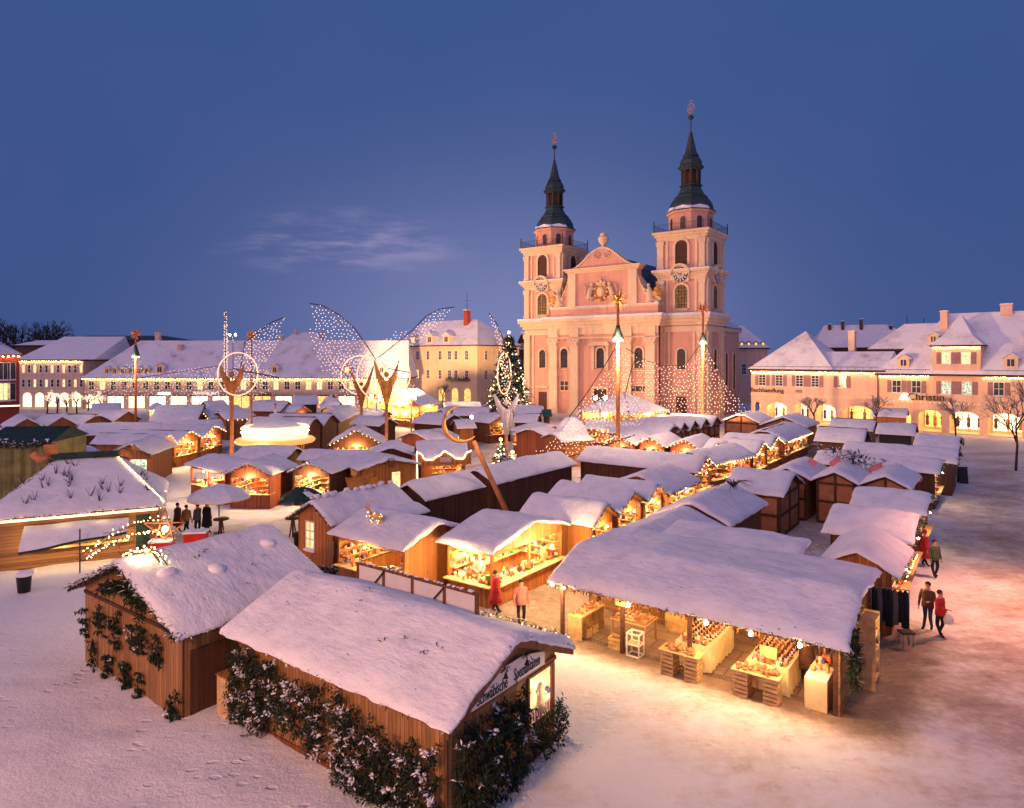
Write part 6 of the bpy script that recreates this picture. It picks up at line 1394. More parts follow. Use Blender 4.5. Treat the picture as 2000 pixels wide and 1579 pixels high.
    S('G',(955,826),(1004,822),4.2,2.5,3.4,'small snow gable behind the snow covered little tree',None,wall='brown',open='f',watts=40)
    S('S',(1000,824),(1047,825),4.0,2.6,3.5,'bluish snow roof with a dark gable end right of the Christmas tree',None,wall='dark')
    S('S',(996,839),(1029,846),5.8,2.5,3.2,'pinkish hip roofed stall lit inside at the foot of the silver angel',None,wall='red',open='fr',watts=90)
    S('S',(1003,806),(1062,806),4.5,2.7,3.6,'snow roof close to the church wall right of the Christmas tree',None,wall='dark')
    S('S',(1069,852),(1100,846),4,2.5,3.2,'brown stall under the hanging net of lights',None,wall='red')
    S('S',(1100,862),(1160,858),4,2.5,3.1,'orange lit stall under the hanging net of lights',None,wall='orange',lit=True)
    S('S',(1060,812),(1078,812),4,2.6,3.3,'small stall with a teal roof',None,wall='dark',snow='teal')
    S('S',(1140,836),(1215,838),4,2.5,3.2,'stall decked with red lights below the great pavilion',None,wall='red',open='f',lights='f',watts=60)
    S('H',(1131,800),(1228,808),7.8,3.4,5.7,'great square pavilion with pyramid snow roof and bright fascia before the church',None,wall='cloth',open='fr',lights='fr',watts=190,rl=.3,counter=1.2)
    # left, farther back
    xs=[(17,838),(87,834),(156,831),(222,823),(278,818)]
    for i,(a,b) in enumerate(zip(xs,xs[1:])):
        S('G',a,b,6.5,2.8,3.9,'orange walled gable stall, %s of the four on the far left'%['first','second','third','last'][i],None,wall='orange')
    S('S',(85,856),(127,855),4,2.6,3.2,'little lit stall right of the dark green tent',None,wall='orange',open='f',watts=90)
    S('S',(137,850),(300,846),5.5,2.6,3.4,'long blue snow roof behind the screen stall',None,wall='brown',gar='')
    S('S',(300,843),(440,836),5.5,2.6,3.3,'long blue snow roof with a tiny gable, ending at the red star angel',None,wall='brown',gar='')
    for a,b,l in (((312,869),(345,863),'lane gable with globe lights, nearest of the three left of the red angel'),((345,863),(395,853),'lane gable with globe lights, middle of the three left of the red angel'),((395,853),(440,840),'lane gable with globe lights, farthest of the three left of the red angel')):
        S('G',a,b,7,2.4,3.3,l,None,wall='orange',open='f',lights='f',watts=120)
    S('G',(207,889),(297,887),6,2.5,3.4,'stall with two greenish lit screens in its fir trimmed front',None,wall='brown',gar='f',extra=screens)
    S('S',(112,899),(207,887),4,2.4,2.9,'low fir trimmed side roof left of the screen stall',None,wall='dark',gar='f')
    S('G',(373,812),(410,817),5,2.6,3.8,'pinkish gabled hut behind the blue roofs',None,wall='orange',lights='f')
    S('S',(440,819),(503,815),4.5,2.6,3.5,'orange stall with small wreaths behind the red angel pole',None,wall='orange',extra=wreaths,lights='f')
    S('S',(478,802),(546,803),5,2.8,4.0,'snow roof with a rounded fringed edge behind the carousel',None,wall='red')
    S('G',(540,803),(580,800),5,2.6,3.9,'dark snow gable behind the carousel',None,wall='brown')
    S('G',(575,806),(608,803),5,2.6,3.5,'blue snow gable with lit front between carousel and arcade',None,wall='red',open='f',watts=60)
    S('S',(572,790),(622,789),5,2.8,4.0,'far blue snow roof before the arcade',None,wall='dark')
    S('H',(626,795),(672,794),5,2.8,4.6,'far hip roof before the arcade',None,wall='dark',rl=.4)
    S('S',(655,803),(702,800),4,2.8,3.4,'far snow roof over a lit front before the ochre building',None,wall='cloth',open='f',watts=90)
    S('S',(290,822),(386,820),8,2.7,4.2,'wide pink snow roof before the arcade',None,wall='brown')
    S('S',(178,808),(236,806),6,2.8,4.0,'blue snow roof with a small arched gable before the arcade',None,wall='brown')
    S('H',(288,800),(322,799),4,2.7,3.6,'small lit kiosk before the arcade shops',None,wall='cloth',open='f',lights='f',watts=90,rl=.3)
    S('S',(410,799),(450,797),5,2.8,3.8,'small blue roof before the travel shop',None,wall='dark')
def hutwin(root,W,D,he,hr,zf):
    f=fcf(.28); window(root,f,1.25,.95,.55,1.2,'litwin',surround='frame',sd=.06,sw=.06,bars=(1,2)); m=MB(); m.prism(f,[(2.5,.8),(3.0,.8),(3.0,1.5),(2.5,1.5)],0,.05); m.build('hatch','tan',root)
    m=MB(); 
    for i in range(14): t=i/14; y=D*t; m.ball((W/2+random.uniform(-.2,.2),y,hr+.12),random.uniform(.1,.22),0,7,5,.6)
    stuff(m.build('snow_lump','snow2',root))
    g=MB(); g.prism(lambda s,z,d:(W/2-.4,s,z),[(2.6,hr+.05),(4.1,hr+.05),(4.3,hr+.7),(3.9,hr+.6),(2.8,hr+.62),(2.4,hr+.7)],-.05,.05); g.ball((W/2-.4,3.0,hr+.8),.16); g.path([(W/2-.4,3.0,hr+.6),(W/2-.4,2.8,hr+1.1)],.05,5); g.build('sleigh_figure','gold',root)
    e=MB(); garland(e,[(2.0,.15,.1),(3.4,.15,.25)],.3,.05,.2,.06,.45,per=5); stuff(e.build('fir_twigs',['fir','snow2'],root))
def pav(root,W,D,he,hr,zf):
    f=fcf(.28)
    m=MB(); rn=random.Random(8)
    for i in range(30):
        x=W*rn.uniform(.1,.9); y=D*rn.uniform(.05,.5); z=zf(x,y)+.05
        if z<he+.2: continue
        b=Vector((x,y,z))
        for k in range(5): m.path([b,b+Vector((rn.uniform(-.25,.25),rn.uniform(-.2,.2),rn.uniform(.2,.6)))],[.015,.006],4)
    stuff(m.build('twigs','bark',root))
    g=MB()
    for a,b in (((0,-.02,he-.05),(W,-.02,he-.05)),): garland(g,[a,b],.07,.1,.14,.04,.5,per=3)
    garland(g,[(0,0,he),(W/2-1.3,D/2,hr+.05)],.12,.12,.16,.05,.45,per=4); stuff(g.build('garland',['garland','snow2'],root))
    c=MB(); chain(c,[(W,0,he+.08),(W/2+1.3,D/2,hr+.15)],.16,.05); chain(c,[(W,D*.4,he+.08),(W*.8,D*.55,he+.9)],.2,.05); stuff(c.build('light_chain','bulb',root))
    e=MB(); e.box(.3,W-.3,.0,.06,he-.3,he-.18); e.build('fascia_light','carlit',root)
    a=MB(); P=[]
    x0,x1=W*.22,W-1.6
    for j in range(7):
        t=j/6
        for i in range(21):
            s=i/20; P.append((x0+(x1-x0)*s,.2-1.35*t,2.05-.35*t*t-.05*t-.5*(1-s)*t-.03*math.sin(s*9)))
    a.add(P,[(j*21+i,j*21+i+1,(j+1)*21+i+1,(j+1)*21+i) for j in range(6) for i in range(20)],0,True); P2=[(x,y,z-.12) for x,y,z in P]; a.add(P2,[(j*21+i,(j+1)*21+i,(j+1)*21+i+1,j*21+i+1) for j in range(6) for i in range(20)],1,True)
    n=6*21; a.add(P[n:]+P2[n:],[(i,i+1,21+i+1,21+i) for i in range(20)],1); a.add(P[0::21]+P2[0::21],[(i,i+1,7+i+1,7+i) for i in range(6)],0); a.add(P[20::21]+P2[20::21],[(i,i+1,7+i+1,7+i) for i in range(6)],0)
    a.build('awning',['snow','dgreen'],root)
    b=MB(); b.prism(f,[(x0,.9),(x1,.9),(x1,1.0),(x0,1.0)],0,.4,0); b.build('counter','pale',root)
    b=MB(); b.prism(f,[(x1+.3,.1),(x1+.9,.1),(x1+.9,2.1),(x1+.3,2.1)],0,.05); b.build('door','dgreen',root)
    for i in range(4): point(put(root,(W*(.25+.18*i),-.5,1.15))[0],34); point(put(root,(W*(.2+.22*i),-.10,he-.3))[0],3)
    # carved ornament on the ridge
    o=MB(); o.box(W/2-1.5,W/2+1.5,D/2-.25,D/2+.25,hr+.02,hr+.3,0); 
    for s in (-1,1): o.path([(W/2+s*1.6,D/2,hr+.2),(W/2+s*2.1,D/2-.2,hr+.1),(W/2+s*2.3,D/2-.2,hr+.35),(W/2+s*2.2,D/2-.2,hr+.6)],[.2,.22,.2,.05],7,1)
    o.box(W/2-1.9,W/2-1.3,D/2-.1,D/2+.1,hr+.1,hr+.8,1); o.build('ridge_ornament',['dgreen','polewood'],root)
def wreath(root,W,D,he,hr,zf):
    def ring(c,r,n=20):
        g=MB(); pts=[(c[0]+r*math.cos(2*PI*i/n),c[1],c[2]+r*math.sin(2*PI*i/n)) for i in range(n+1)]; garland(g,pts,.1,.06,.15,.05,.1,per=4); return g
    ring((W*.5,-.05,hr-.25),.28).build('wreath',['fir','snow2'],root)
    f=fcf(.28); m=MB(); m.prism(f,[(W*.55,.05),(W*.68,.05),(W*.68,1.9),(W*.55,1.9)],0,.05); m.build('door','litwin',root)
    m=MB(); m.prism(f,[(W*.2,.9),(W*.32,.9),(W*.32,1.7),(W*.2,1.7)],0,.05); m.build('panel','polewood',root)
    m=MB(); m.lathe([(.5,.05),(.45,.5),(.25,.9),(.08,1.3),(0,1.4)],W*.45,-.4,9); garland(m,[(W*.45,-.4,.2),(W*.45,-.4,1.2)],.4,.03,.25,.07,.2,1,2,7); m.build('little_fir',['fir','fir','snow2'],root)
def wreaths(root,W,D,he,hr,zf):
    for i in range(4):
        g=MB(); c=(W*(.15+.23*i),.2,1.7); garland(g,[(c[0]+.25*math.cos(a),c[1],c[2]+.25*math.sin(a)) for a in [j*.8 for j in range(9)]],.06,.12,.25,.08,0,per=3); g.build('wreath',['fir','snow2'],root)
def scallop(root,W,D,he,hr,zf):
    xs=[-.1+ (W+.2)*i/48 for i in range(49)]
    def top(x):
        t=x/W; return he+.05+.42*(max(0,1-t/.1)**.5+max(0,1-(1-t)/.1)**.5 if (t<.1 or t>.9) else 0)+.42*math.exp(-((t-.52)/.11)**2)+.09*abs(math.sin(t*22))-.2*math.exp(-((t-.22)/.09)**2)-.18*math.exp(-((t-.8)/.09)**2)
    m=MB(); m.strip(lambda s,z,d:(s,-.12-d,z),[(x,he-.42-.1*abs(math.sin(x*5))) for x in xs],[(x,top(x)) for x in xs],0,.05,0); fa=m.build('fascia','orange',root)
    c=MB(); c.path([(x,-.22,top(x)) for x in xs],.04,6); c.path([(0,-.22,0),(-.1,-.22,top(0))],.03,5); c.build('light_chain','bulb',fa)
    m=MB(); m.prism(fcf(.26),[(.3,0),(W*.28,0),(W*.28,he-.4),(.3,he-.4)],0,.04); m.build('side_panel','red',root)
    m=MB(); m.prism(lambda s,z,d:(s,-.19-d,z),[(W*.42,he-.25),(W*.63,he-.25),(W*.63,he+.1),(W*.42,he+.1)],0,.03); m.build('crest','clock',fa)
def screens(root,W,D,he,hr,zf):
    f=fcf(.28)
    for a,b in ((.12,.36),(.48,.86)):
        m=MB(); m.prism(f,[(W*a,.9),(W*b,.9),(W*b,2.05),(W*a,2.05)],0,.06); m.build('lit_screen','litgreen',root)
    m=MB(); m.prism(f,[(W*.86,.1),(W*.96,.1),(W*.96,2.1),(W*.86,2.1)],0,.05); m.build('side_panel','red',root)
    m=MB(); m.path([(W*.42,-.3,.6),(W*.44,-.3,1.2),(W*.40,-.3,1.9)],[.2,.16,.1],7); m.ball((W*.41,-.3,2.0),.16); m.build('carved_figure','polewood',root); point(put(root,(W*.45,-.8,1.9))[0],40)
# ---------------------------------------------------------------- poles, stars, angels and nets of light
def star(mb,c,r,n=22,mat=0,flat=.0):
    rn=random.Random(int(c[2]*10)); pts=[]
    for i in range(n):
        z=1-2*(i+.5)/n; a=i*2.39996; q=math.sqrt(1-z*z); d=Vector((q*math.cos(a),q*math.sin(a),z)); c0=Vector(c); s=d.orthogonal().normalized(); t=d.cross(s); w=r*.13
        mb.add([tuple(c0+d*r*.18+(s*math.cos(k)+t*math.sin(k))*w) for k in (0,1.57,3.14,4.71)]+[tuple(c0+d*r)],[(0,1,4),(1,2,4),(2,3,4),(3,0,4)],mat)
    mb.ball(c,r*.24,mat,8,6)
def pnet(poly,Z,sp,seed,r,tilt=0.0,x0=1000,curve=0.0):
    # bulbs of a hanging light net inside an outline measured at distance Z; tilt swings the sheet in depth
    mb=MB(); rn=random.Random(seed); n=len(poly); xs=[p[0] for p in poly]; ys=[p[1] for p in poly]; y=min(ys); row=0
    def inside(x,y):
        c=False
        for i in range(n):
            (a,b),(c2,d)=poly[i],poly[(i+1)%n]
            if (b>y)!=(d>y) and x<(c2-a)*(y-b)/(d-b)+a: c=not c
        return c
    while y<max(ys):
        x=min(xs)+(sp/2 if row%2 else 0)
        while x<max(xs):
            xx=x+rn.uniform(-.25,.25)*sp; yy=y+rn.uniform(-.3,.3)*sp
            if inside(xx,yy):
                zz=Z+tilt*(xx-x0)*Z/F+curve*math.sin((yy+xx)*.05); mb.octa((XZ(xx,zz),zz,HZ(yy,zz)),r)
            x+=sp
        y+=sp*.85; row+=1
    return mb
def shift(mb,p): mb.v=[(a-p[0],b-p[1],c-p[2]) for a,b,c in mb.v]; return mb
def pole(px,Z,ytop,label,mat,r=.14,starr=1.2,smat='gold',cap=None,capw=1500):
    x=XZ(px,Z); h=HZ(ytop,Z); rt=thing('star_pole',label,'pole',(x,Z,0)); m=MB(); m.path([(0,0,0),(0,0,h*.5),(0,0,h)],[r,r*.85,r*.55],10); m.build('shaft',mat,rt)
    s=MB(); star(s,(0,0,h+starr*.3),starr); s.build('star',smat,rt)
    if cap:
        z=HZ(cap,Z); c=MB(); c.lathe([(r*2.6,z-.35),(r*2.4,z-.1),(r*1.2,z+.5),(r*.8,z+.9)],0,0,10); c.build('collar','slate',rt); c=MB(); c.lathe([(r*2.2,z-.5),(r*2.3,z-.37)],0,0,10); c.build('lamp','bulb',rt); point((x-.25,Z-.95,z-.9),capw,(1,.58,.36),.3)
    b=MB(); b.box(-.5,.5,-.4,.4,0,.5); b.build('base','frame',rt)
    return rt,x
def angel(px,Z,ybot,ring,body,label,mat,wings,lean=0.0,ringrot=0.0,glow=0):
    x=XZ(px,Z); s=Z/F; rt=thing('light_angel',label,'light figure',(x,Z,0)); y=lambda p:HZ(p,Z)
    yb,ys,ya=body        # flare start, shoulder, hand height
    m=MB(); m.path([(0,0,0),(0,0,y(yb))],[.15,.16],10); m.build('pole','polewood',rt)
    m=MB(); m.path([(0,0,y(yb)),(0,0,y((yb+ys)/2)),(0,0,y(ys))],[.18,.34,.62],12); 
    for sg in (-1,1): m.path([(sg*.35,0,y(ys)-.2),(sg*.75,0,y(ys)+.5),(sg*(24*s),0,y(ya))],[.36,.26,.07],8)
    m.ball((0,-.1,y(ys)+.62),.26,0,8,6)
    for k in range(9): a=2*PI*k/9; m.path([(.16*math.cos(a),.16*math.sin(a),y(yb)),(.66*math.cos(a),.66*math.sin(a),y(ys)-.1)],[.03,.05],5)
    m.build('figure',mat,rt)
    cx,cy,rr=ring; h=MB(); R=rr*s; ox=(cx-px)*s; c,q=math.cos(ringrot),math.sin(ringrot)
    h.path([(ox+R*math.cos(2*PI*i/40)*c,.25+R*math.cos(2*PI*i/40)*q,y(cy)+R*math.sin(2*PI*i/40)) for i in range(41)],.055 if Z<70 else .07,6,cap=False); h.build('halo','halo',rt)
    for i,(poly,edge,sp,tilt) in enumerate(wings):
        f=MB(); 
        P=[(XZ(a,Z+tilt*(a-px)*s)-x,tilt*(a-px)*s,HZ(b,Z+tilt*(a-px)*s)) for a,b in edge]; f.path(P,.045,5); w=f.build('wing','beam',rt)
        b=shift(pnet(poly,Z,sp,i*7+int(px),.052*Z/62,tilt,px),(x,Z,0)); stuff(b.build('light_net','netbulb',w))
    if glow: point((x+1,Z-2.5,1.2),glow,(1,.62,.25),.2)
    return rt
def light_figures():
    angel(755,62,795,(748,733,52),(790,745,705),'golden angel figure with raised arms, ring halo and two great wings of bulbs','gold',[
        ([(605,593),(629,597),(662,615),(694,643),(715,673),(735,700),(725,725),(700,730),(662,732),(631,727),(620,700),(608,668),(600,642),(618,640),(612,618)],[(605,593),(629,597),(662,615),(694,643),(715,673),(735,705)],7.6,.25),
        ([(736,676),(772,648),(803,648),(833,617),(860,604),(886,600),(876,616),(861,633),(836,655),(814,667),(790,690),(757,695)],[(738,700),(803,648),(833,617),(860,604),(888,600)],7.2,-.25),
        ([(765,722),(800,728),(815,765),(768,770)],[(757,720),(800,728)],7.0,-.2)],glow=260)
    angel(453,60,775,(463,731,42),(770,745,712),'reddish brown angel with a tilted ring and a star pole beside it','polewood',[
        ([(438,607),(442,607),(446,680),(444,745),(436,745),(437,680)],[(440,607),(441,745)],3.2,0),
        ([(498,650),(530,630),(556,620),(548,645),(545,668),(530,690),(520,705),(500,720),(485,735),(474,700),(478,672)],[(470,720),(478,670),(530,630),(556,620)],6.8,.3),
        ([(455,700),(478,690),(520,725),(545,738),(500,745),(455,740)],[(455,720),(545,738)],6.6,.2)],ringrot=.9,glow=120)
    angel(706,86,800,(703,733,38),(795,760,715),'smaller dark red angel behind the golden one','polewood',[
        ([(640,700),(690,690),(720,690),(735,760),(720,800),(690,800),(660,760)],[(706,760),(640,700)],6.8,.2)],glow=80)
    angel(989,62,860,(985,730,40),(850,800,770),'silver angel seen edge on, before the Christmas tree','frame',[
        ([(955,612),(963,620),(975,640),(984,670),(988,700),(990,740),(985,740),(978,700),(968,660),(958,630)],[(955,612),(970,632),(984,665),(990,740)],5.6,.4),
        ([(978,700),(992,690),(1000,730),(1002,770),(995,800),(982,790),(980,750)],[(992,690),(1000,770)],5.8,.3)],ringrot=1.25)
    pole(265,75,656,'tall star pole with a red orange star, left of the angels','polewood',.16,.75,'polewood',690,700)
    pole(491,68,660,'pole with a golden star right of the reddish angel','polewood',.12,.75,'gold')
    G1,_=pole(1207,58.7,592,'tallest pole with a golden star standing by the very long roof','polewood',.20,1.05,'gold',656,4800)
    G2,_=pole(1373,84,608,'farther star pole before the right tower of the church','polewood',.20,1.05,'polewood',664,2600)
    x,y=XZ(1207,58.7),58.7
    point((x-.6,y-1.2,.9),160,(1,.8,.45)); point((XZ(1373,84)-.5,82.8,1.5),120,(1,.8,.45))
    def netthing(label,poly,Z,sp,r,cables,tilt=0,curve=.0,seed=1):
        cx=sum(p[0] for p in poly)/len(poly); x=XZ(cx,Z); rt=thing('light_net',label,'light net',(x,Z,0)); b=shift(pnet(poly,Z,sp,seed,r,tilt,cx,curve),(x,Z,0)); stuff(b.build('bulbs','netbulb',rt))
        c=MB()
        for pl in cables: c.path([(XZ(a,Z+tilt*(a-cx)*Z/F)-x,tilt*(a-cx)*Z/F,HZ(b2,Z+tilt*(a-cx)*Z/F)) for a,b2 in pl],.045,5)
        c.build('cable','black',rt)
    netthing('wide curtain of bulbs spread from the tallest star pole toward the church door',[(1203,675),(1212,675),(1222,690),(1235,690),(1232,720),(1240,760),(1265,800),(1250,835),(1190,835),(1120,850),(1085,850),(1115,820),(1150,770),(1175,730),(1195,720),(1196,690)],64,8.0,.055,[[(1203,678),(1175,725),(1145,770),(1112,815)],[(1245,690),(1232,725),(1220,775)]],.3,.6,3)
    netthing('sagging curtain of bulbs hung between the two right star poles',[(1240,695),(1262,705),(1300,715),(1340,712),(1365,690),(1372,668),(1378,668),(1392,700),(1410,740),(1440,775),(1465,808),(1330,810),(1260,790),(1240,740)],88,7.2,.07,[[(1222,680),(1262,705),(1300,716),(1340,712),(1371,668)],[(1377,668),(1393,702),(1420,755),(1466,808)]],.12,.8,5)
    netthing('curtain of bulbs floating in front of the arcade shops',[(320,730),(345,722),(420,716),(435,740),(500,745),(548,740),(520,770),(505,790),(430,795),(330,790),(250,780),(170,790),(165,760),(200,745),(262,700),(275,700),(280,725)],100,7.6,.075,[[(165,790),(262,740),(420,716),(548,740)]],.0,.5,6)
    netthing('low net of bulbs draped over the roofs right of the little snowy tree',[(1010,896),(1060,876),(1090,850),(1150,850),(1190,845),(1240,850),(1235,862),(1175,870),(1140,885),(1100,897),(1060,905)],54,7.4,.048,[[(1010,896),(1060,905),(1140,885),(1240,850)]],.1,.3,8)
    # leaning moon pole
    Z=38.0; b0=Vector((XZ(1012,Z),Z,HZ(1000,Z)-1.4)); t0=Vector((XZ(925,Z+1),Z+1,HZ(862,Z+1))); rt=thing('moon_pole','leaning wooden pole carrying a crescent moon above the dark walls','pole',(b0.x,b0.y,0)); m=MB(); o=Vector((b0.x,b0.y,0)); d=(t0-b0)
    m.path([Vector((b0.x+ -d.x*.25,b0.y,0))-o+Vector((0,0,0)),t0-o],[.17,.12],10) if False else m.path([b0-o-d*(b0.z/d.z),t0-o],[.17,.13],10); m.build('shaft','polewood',rt)
    m=MB(); c=t0+d.normalized()*.3+Vector((-.55,0,.75)); R=1.05; pts=[];rad=[]
    for i in range(17): a=math.radians(100+i*13.5); pts.append(c-o+Vector((R*math.cos(a),0,R*math.sin(a)))); rad.append(.02+.12*math.sin(PI*i/16))
    m.path(pts,rad,8); m.build('crescent','gold',rt); l=MB(); l.ball(tuple(t0-o+Vector((-.1,-.1,1.4))),.10); l.build('lamp','lamp',rt); point(tuple(t0+Vector((-.1,-.5,1.4))),150,(1,.6,.36))
    x,y=G(1027,985); m=MB(); m.tube((0,0,0),(0,0,2.95),.06); m.tube((0,0,2.95),(0,0,3.0),.09); o2=m.build('post','grey',None,(x,y,0)); tag(o2,'grey metal post before the long dark backed stall','post')
    # flood lights
    def flood(px,py,Z,label,tgt,watts,ang,two=True):
        x=XZ(px,Z); z=HZ(py,Z); rt=thing('floodlight',label,'floodlight',(x,Z,0)); m=MB(); m.tube((0,0,0),(0,0,z-.2),.09); m.beam((-.8,0,z-.2),(.8,0,z-.2),.08,.08); m.build('mast','grey',rt)
        for dx in ((-.55,.55) if two else (0,)):
            h=MB(); h.box(dx-.3,dx+.3,-.1,.3,z-.15,z+.3); k=h.build('housing','black',rt); h=MB(); h.ball((dx,-.2,z+.08),.2,0,10,6); h.build('lamp','lamp',k)
            d=Vector(tgt)-Vector((x,Z,z)); d=Vector((d.x,d.y,0)).normalized()*1.25; spot((x+d.x+dx*.4,Z+d.y,z+.15),tgt,watts,ang)
    flood(455,655,128,'pair of bright floodlights above the arcade roof ridge',(14,120,22),60000,46)
    flood(735,775,88,'pair of dazzling lamps behind the golden angel',(-13,152,8),135000,42)
    flood(803,779,92,'pair of dazzling lamps by the tall refreshment hall',(14,120,21),10000,75)
    flood(1172,779,76,'pair of dazzling lamps on the great pavilion side',(24,118,16),700,95)
    spot((XZ(1172,76)+.6,75.6,HZ(779,76)+.25),(52,97,6),50000,56)  # extra beam added to brighten the shop fronts, without its own fixture
    for cx,cy,tz,w in ((-2.0,118,14,1300),(12,104,14,1300),(24,98,16,1300)):  # assumed low floodlights, unseen behind the stalls, added to light the church
        rt=thing('assumed_ground_floodlight','assumed low floodlight aimed up at the church, %s'%('left one' if cx<0 else 'middle one' if cx<20 else 'right one'),'floodlight',(cx,cy,0)); m=MB(); m.box(-.3,.3,-.2,.2,.3,.7); m.build('housing','black',rt); m=MB(); m.box(-.05,.05,-.05,.05,0,.3); m.build('stand','grey',rt); m=MB(); m.box(-.26,.26,.2,.23,.34,.66); m.build('lamp','lamp',rt)
        spot((cx,cy+.35,.75),(cx+8,cy+12,tz),w,110)
# ---------------------------------------------------------------- carousel, parasols, trees, people
def carousel():
    Z=62.0; x=XZ(538,Z); rt=thing('carousel','round children\'s carousel with glowing rounding boards and a pointed snow roof','carousel',(x,Z,0)); 
    m=MB(); m.lathe([(2.78,3.45),(1.2,4.4),(.35,4.75),(.12,4.95),(.1,5.3),(0,5.35)],0,0,24); m.build('roof','snow',rt); m=MB(); m.tube((0,0,5.2),(0,0,5.7),.06); m.ball((0,0,5.75),.14); m.build('finial','polewood',rt)
    m=MB(); m.lathe([(2.8,2.75),(2.9,3.1),(2.8,3.85),(2.65,3.85),(2.65,2.75)],0,0,36); rb=m.build('rounding_board','carlit',rt)
    m=MB(); 
    for i in range(36): a=2*PI*i/36; m.octa((2.93*math.cos(a),2.93*math.sin(a),3.3+.35*(i%2)),.09)
    m.build('bulbs','bulb',rb)
    m=MB(); m.lathe([(3.45,2.35),(3.55,2.5),(3.35,2.7),(2.7,2.8),(2.7,2.3),(3.4,2.3)],0,0,36); m.build('canopy_rim','carlit2',rt)
    m=MB(); m.lathe([(3.2,.0),(3.2,.35),(0,.36)],0,0,30); m.build('platform','orange',rt); m=MB(); m.lathe([(1.1,.36),(1.1,2.6)],0,0,16); m.build('drum','carlit2',rt)
    for i in range(8):
        a=2*PI*i/8; m=MB(); m.tube((2.6*math.cos(a),2.6*math.sin(a),.36),(2.6*math.cos(a),2.6*math.sin(a),2.4),.05); p=m.build('pole','gold',rt)
        h=MB(); c=Vector((2.1*math.cos(a+.3),2.1*math.sin(a+.3),1.05)); t=Vector((-math.sin(a+.3),math.cos(a+.3),0)); h.path([c-t*.45,c,c+t*.4],[.14,.2,.16],8); h.path([c+t*.4,c+t*.6+Vector((0,0,.4)),c+t*.8+Vector((0,0,.4))],[.12,.10,.06],7)
        for k in (-.35,.3):
            for s in (-.1,.1): n=t.cross(Vector((0,0,1)))*s; h.path([c+t*k+n,c+t*(k+.15)+n-Vector((0,0,.5))],[.06,.03],5)
        h.build('horse',['frame','goldx'][0],rt)
    point((x,Z,2.1),260,(1,.65,.28),.3); point((x,Z-4,2.4),160,(1,.65,.28),.3)
def parasol(px,py,R,zr,zt,label,mat,snow=True):
    x,y=G(px,py); rt=thing('parasol',label,'parasol',(x,y,0)); m=MB(); m.tube((0,0,0),(0,0,zt),.035); m.lathe([(.3,0),(.3,.08),(.05,.12)],0,0,14); m.build('pole','grey',rt)
    def cano(dz,mt,r,nm,th):
        m=MB(); n=8; P=[]; rings=[(.02,zt),(.45,zt-(zt-zr)*.28),(.8,zt-(zt-zr)*.66),(1.0,zr)]
        for q,z in rings:
            for k in range(n*4):
                a=2*PI*k/(n*4); s=(k%4)/4; f=1-.05*math.sin(PI*s); P.append((r*q*f*math.cos(a),r*q*f*math.sin(a),z+dz-.05*math.sin(PI*s)*q))
        N=n*4; F2=[(i*N+k,i*N+(k+1)%N,(i+1)*N+(k+1)%N,(i+1)*N+k) for i in range(3) for k in range(N)]; m.add(P,F2,0,False); Q=[(a,b,c-th) for a,b,c in P]; m.add(Q,[tuple(reversed(f)) for f in F2],0); m.add(P[3*N:]+Q[3*N:],[(k,(k+1)%N,N+(k+1)%N,N+k) for k in range(N)],0); return m.build(nm,mt,rt)
    cano(0,mat,R,'canopy',.03)
    if snow: cano(.09,'snow2',R*.99,'snow_cap',.085)
    else:
        m=MB(); m.poly([(R*.2,-R*.2,zt-.1),(R*.75,-R*.45,zr+.23),(R*.5,-R*.75,zr+.2),(R*.05,-R*.35,zt-.17)]); m.build('snow_patch','snow2',rt)
def high_table(px,py,label,xy=None):
    x,y=xy or G(px,py); rt=thing('high_table',label,'table',(x,y,0)); m=MB(); m.lathe([(.42,1.05),(.42,1.1),(.4,1.13),(0,1.14)],0,0,20); m.build('top','dark',rt); m=MB(); m.tube((0,0,0),(0,0,1.05),.06); m.tube((.2,0,0),(.05,0,1.0),.04); m.tube((-.2,.05,0),(-.05,0,1.0),.04); m.build('leg','dark',rt)
def bare_tree(px,py,H,label,Z=None,seed=1,spread=.55,levels=5,crownr=None,lights=False,snow=True,thick=.13,grp=None):
    if Z: x,y=XZ(px,Z),Z
    else: x,y=G(px,py)
    rn=random.Random(seed); rt=thing('bare_tree',label,'tree',(x,y,0),0,grp); tr=MB(); cr=MB(); lb=MB(); sn=MB()
    def grow(p,d,L,r,lv):
        q=p+d*L*.55+rv()*L*.05; e=p+d*L; (tr if lv==0 else cr).path([p,q,e],[r,r*.85,r*.65],6 if lv<2 else 4,0)
        if lights and lv>1:
            for t in (.3,.7): lb.octa(tuple(p.lerp(e,t)),.05)
        if snow and lv>1 and rn.random()<.5: cr.path([p+Vector((0,0,r)),e+Vector((0,0,r*.7))],r*.7,4,1)
        if lv>=levels: return
        for k in range(3 if lv else 5):
            a=rn.uniform(0,2*PI); s=d.orthogonal().normalized(); t=d.cross(s); nd=(d+(s*math.cos(a)+t*math.sin(a))*rn.uniform(.4,1.0)*spread*1.5+Vector((0,0,.12))).normalized(); grow(p+d*L*rn.uniform(.6,1.0),nd,L*rn.uniform(.55,.8)*(1 if lv else .62),r*.6,lv+1)
    grow(Vector((0,0,-.05)),Vector((0,0,1)),H*.42,thick,0)
    tr.build('trunk','bark',rt); cr.build('crown',['bark','snow2'],rt)
    if lights: stuff(lb.build('light_chain','netbulb',rt))
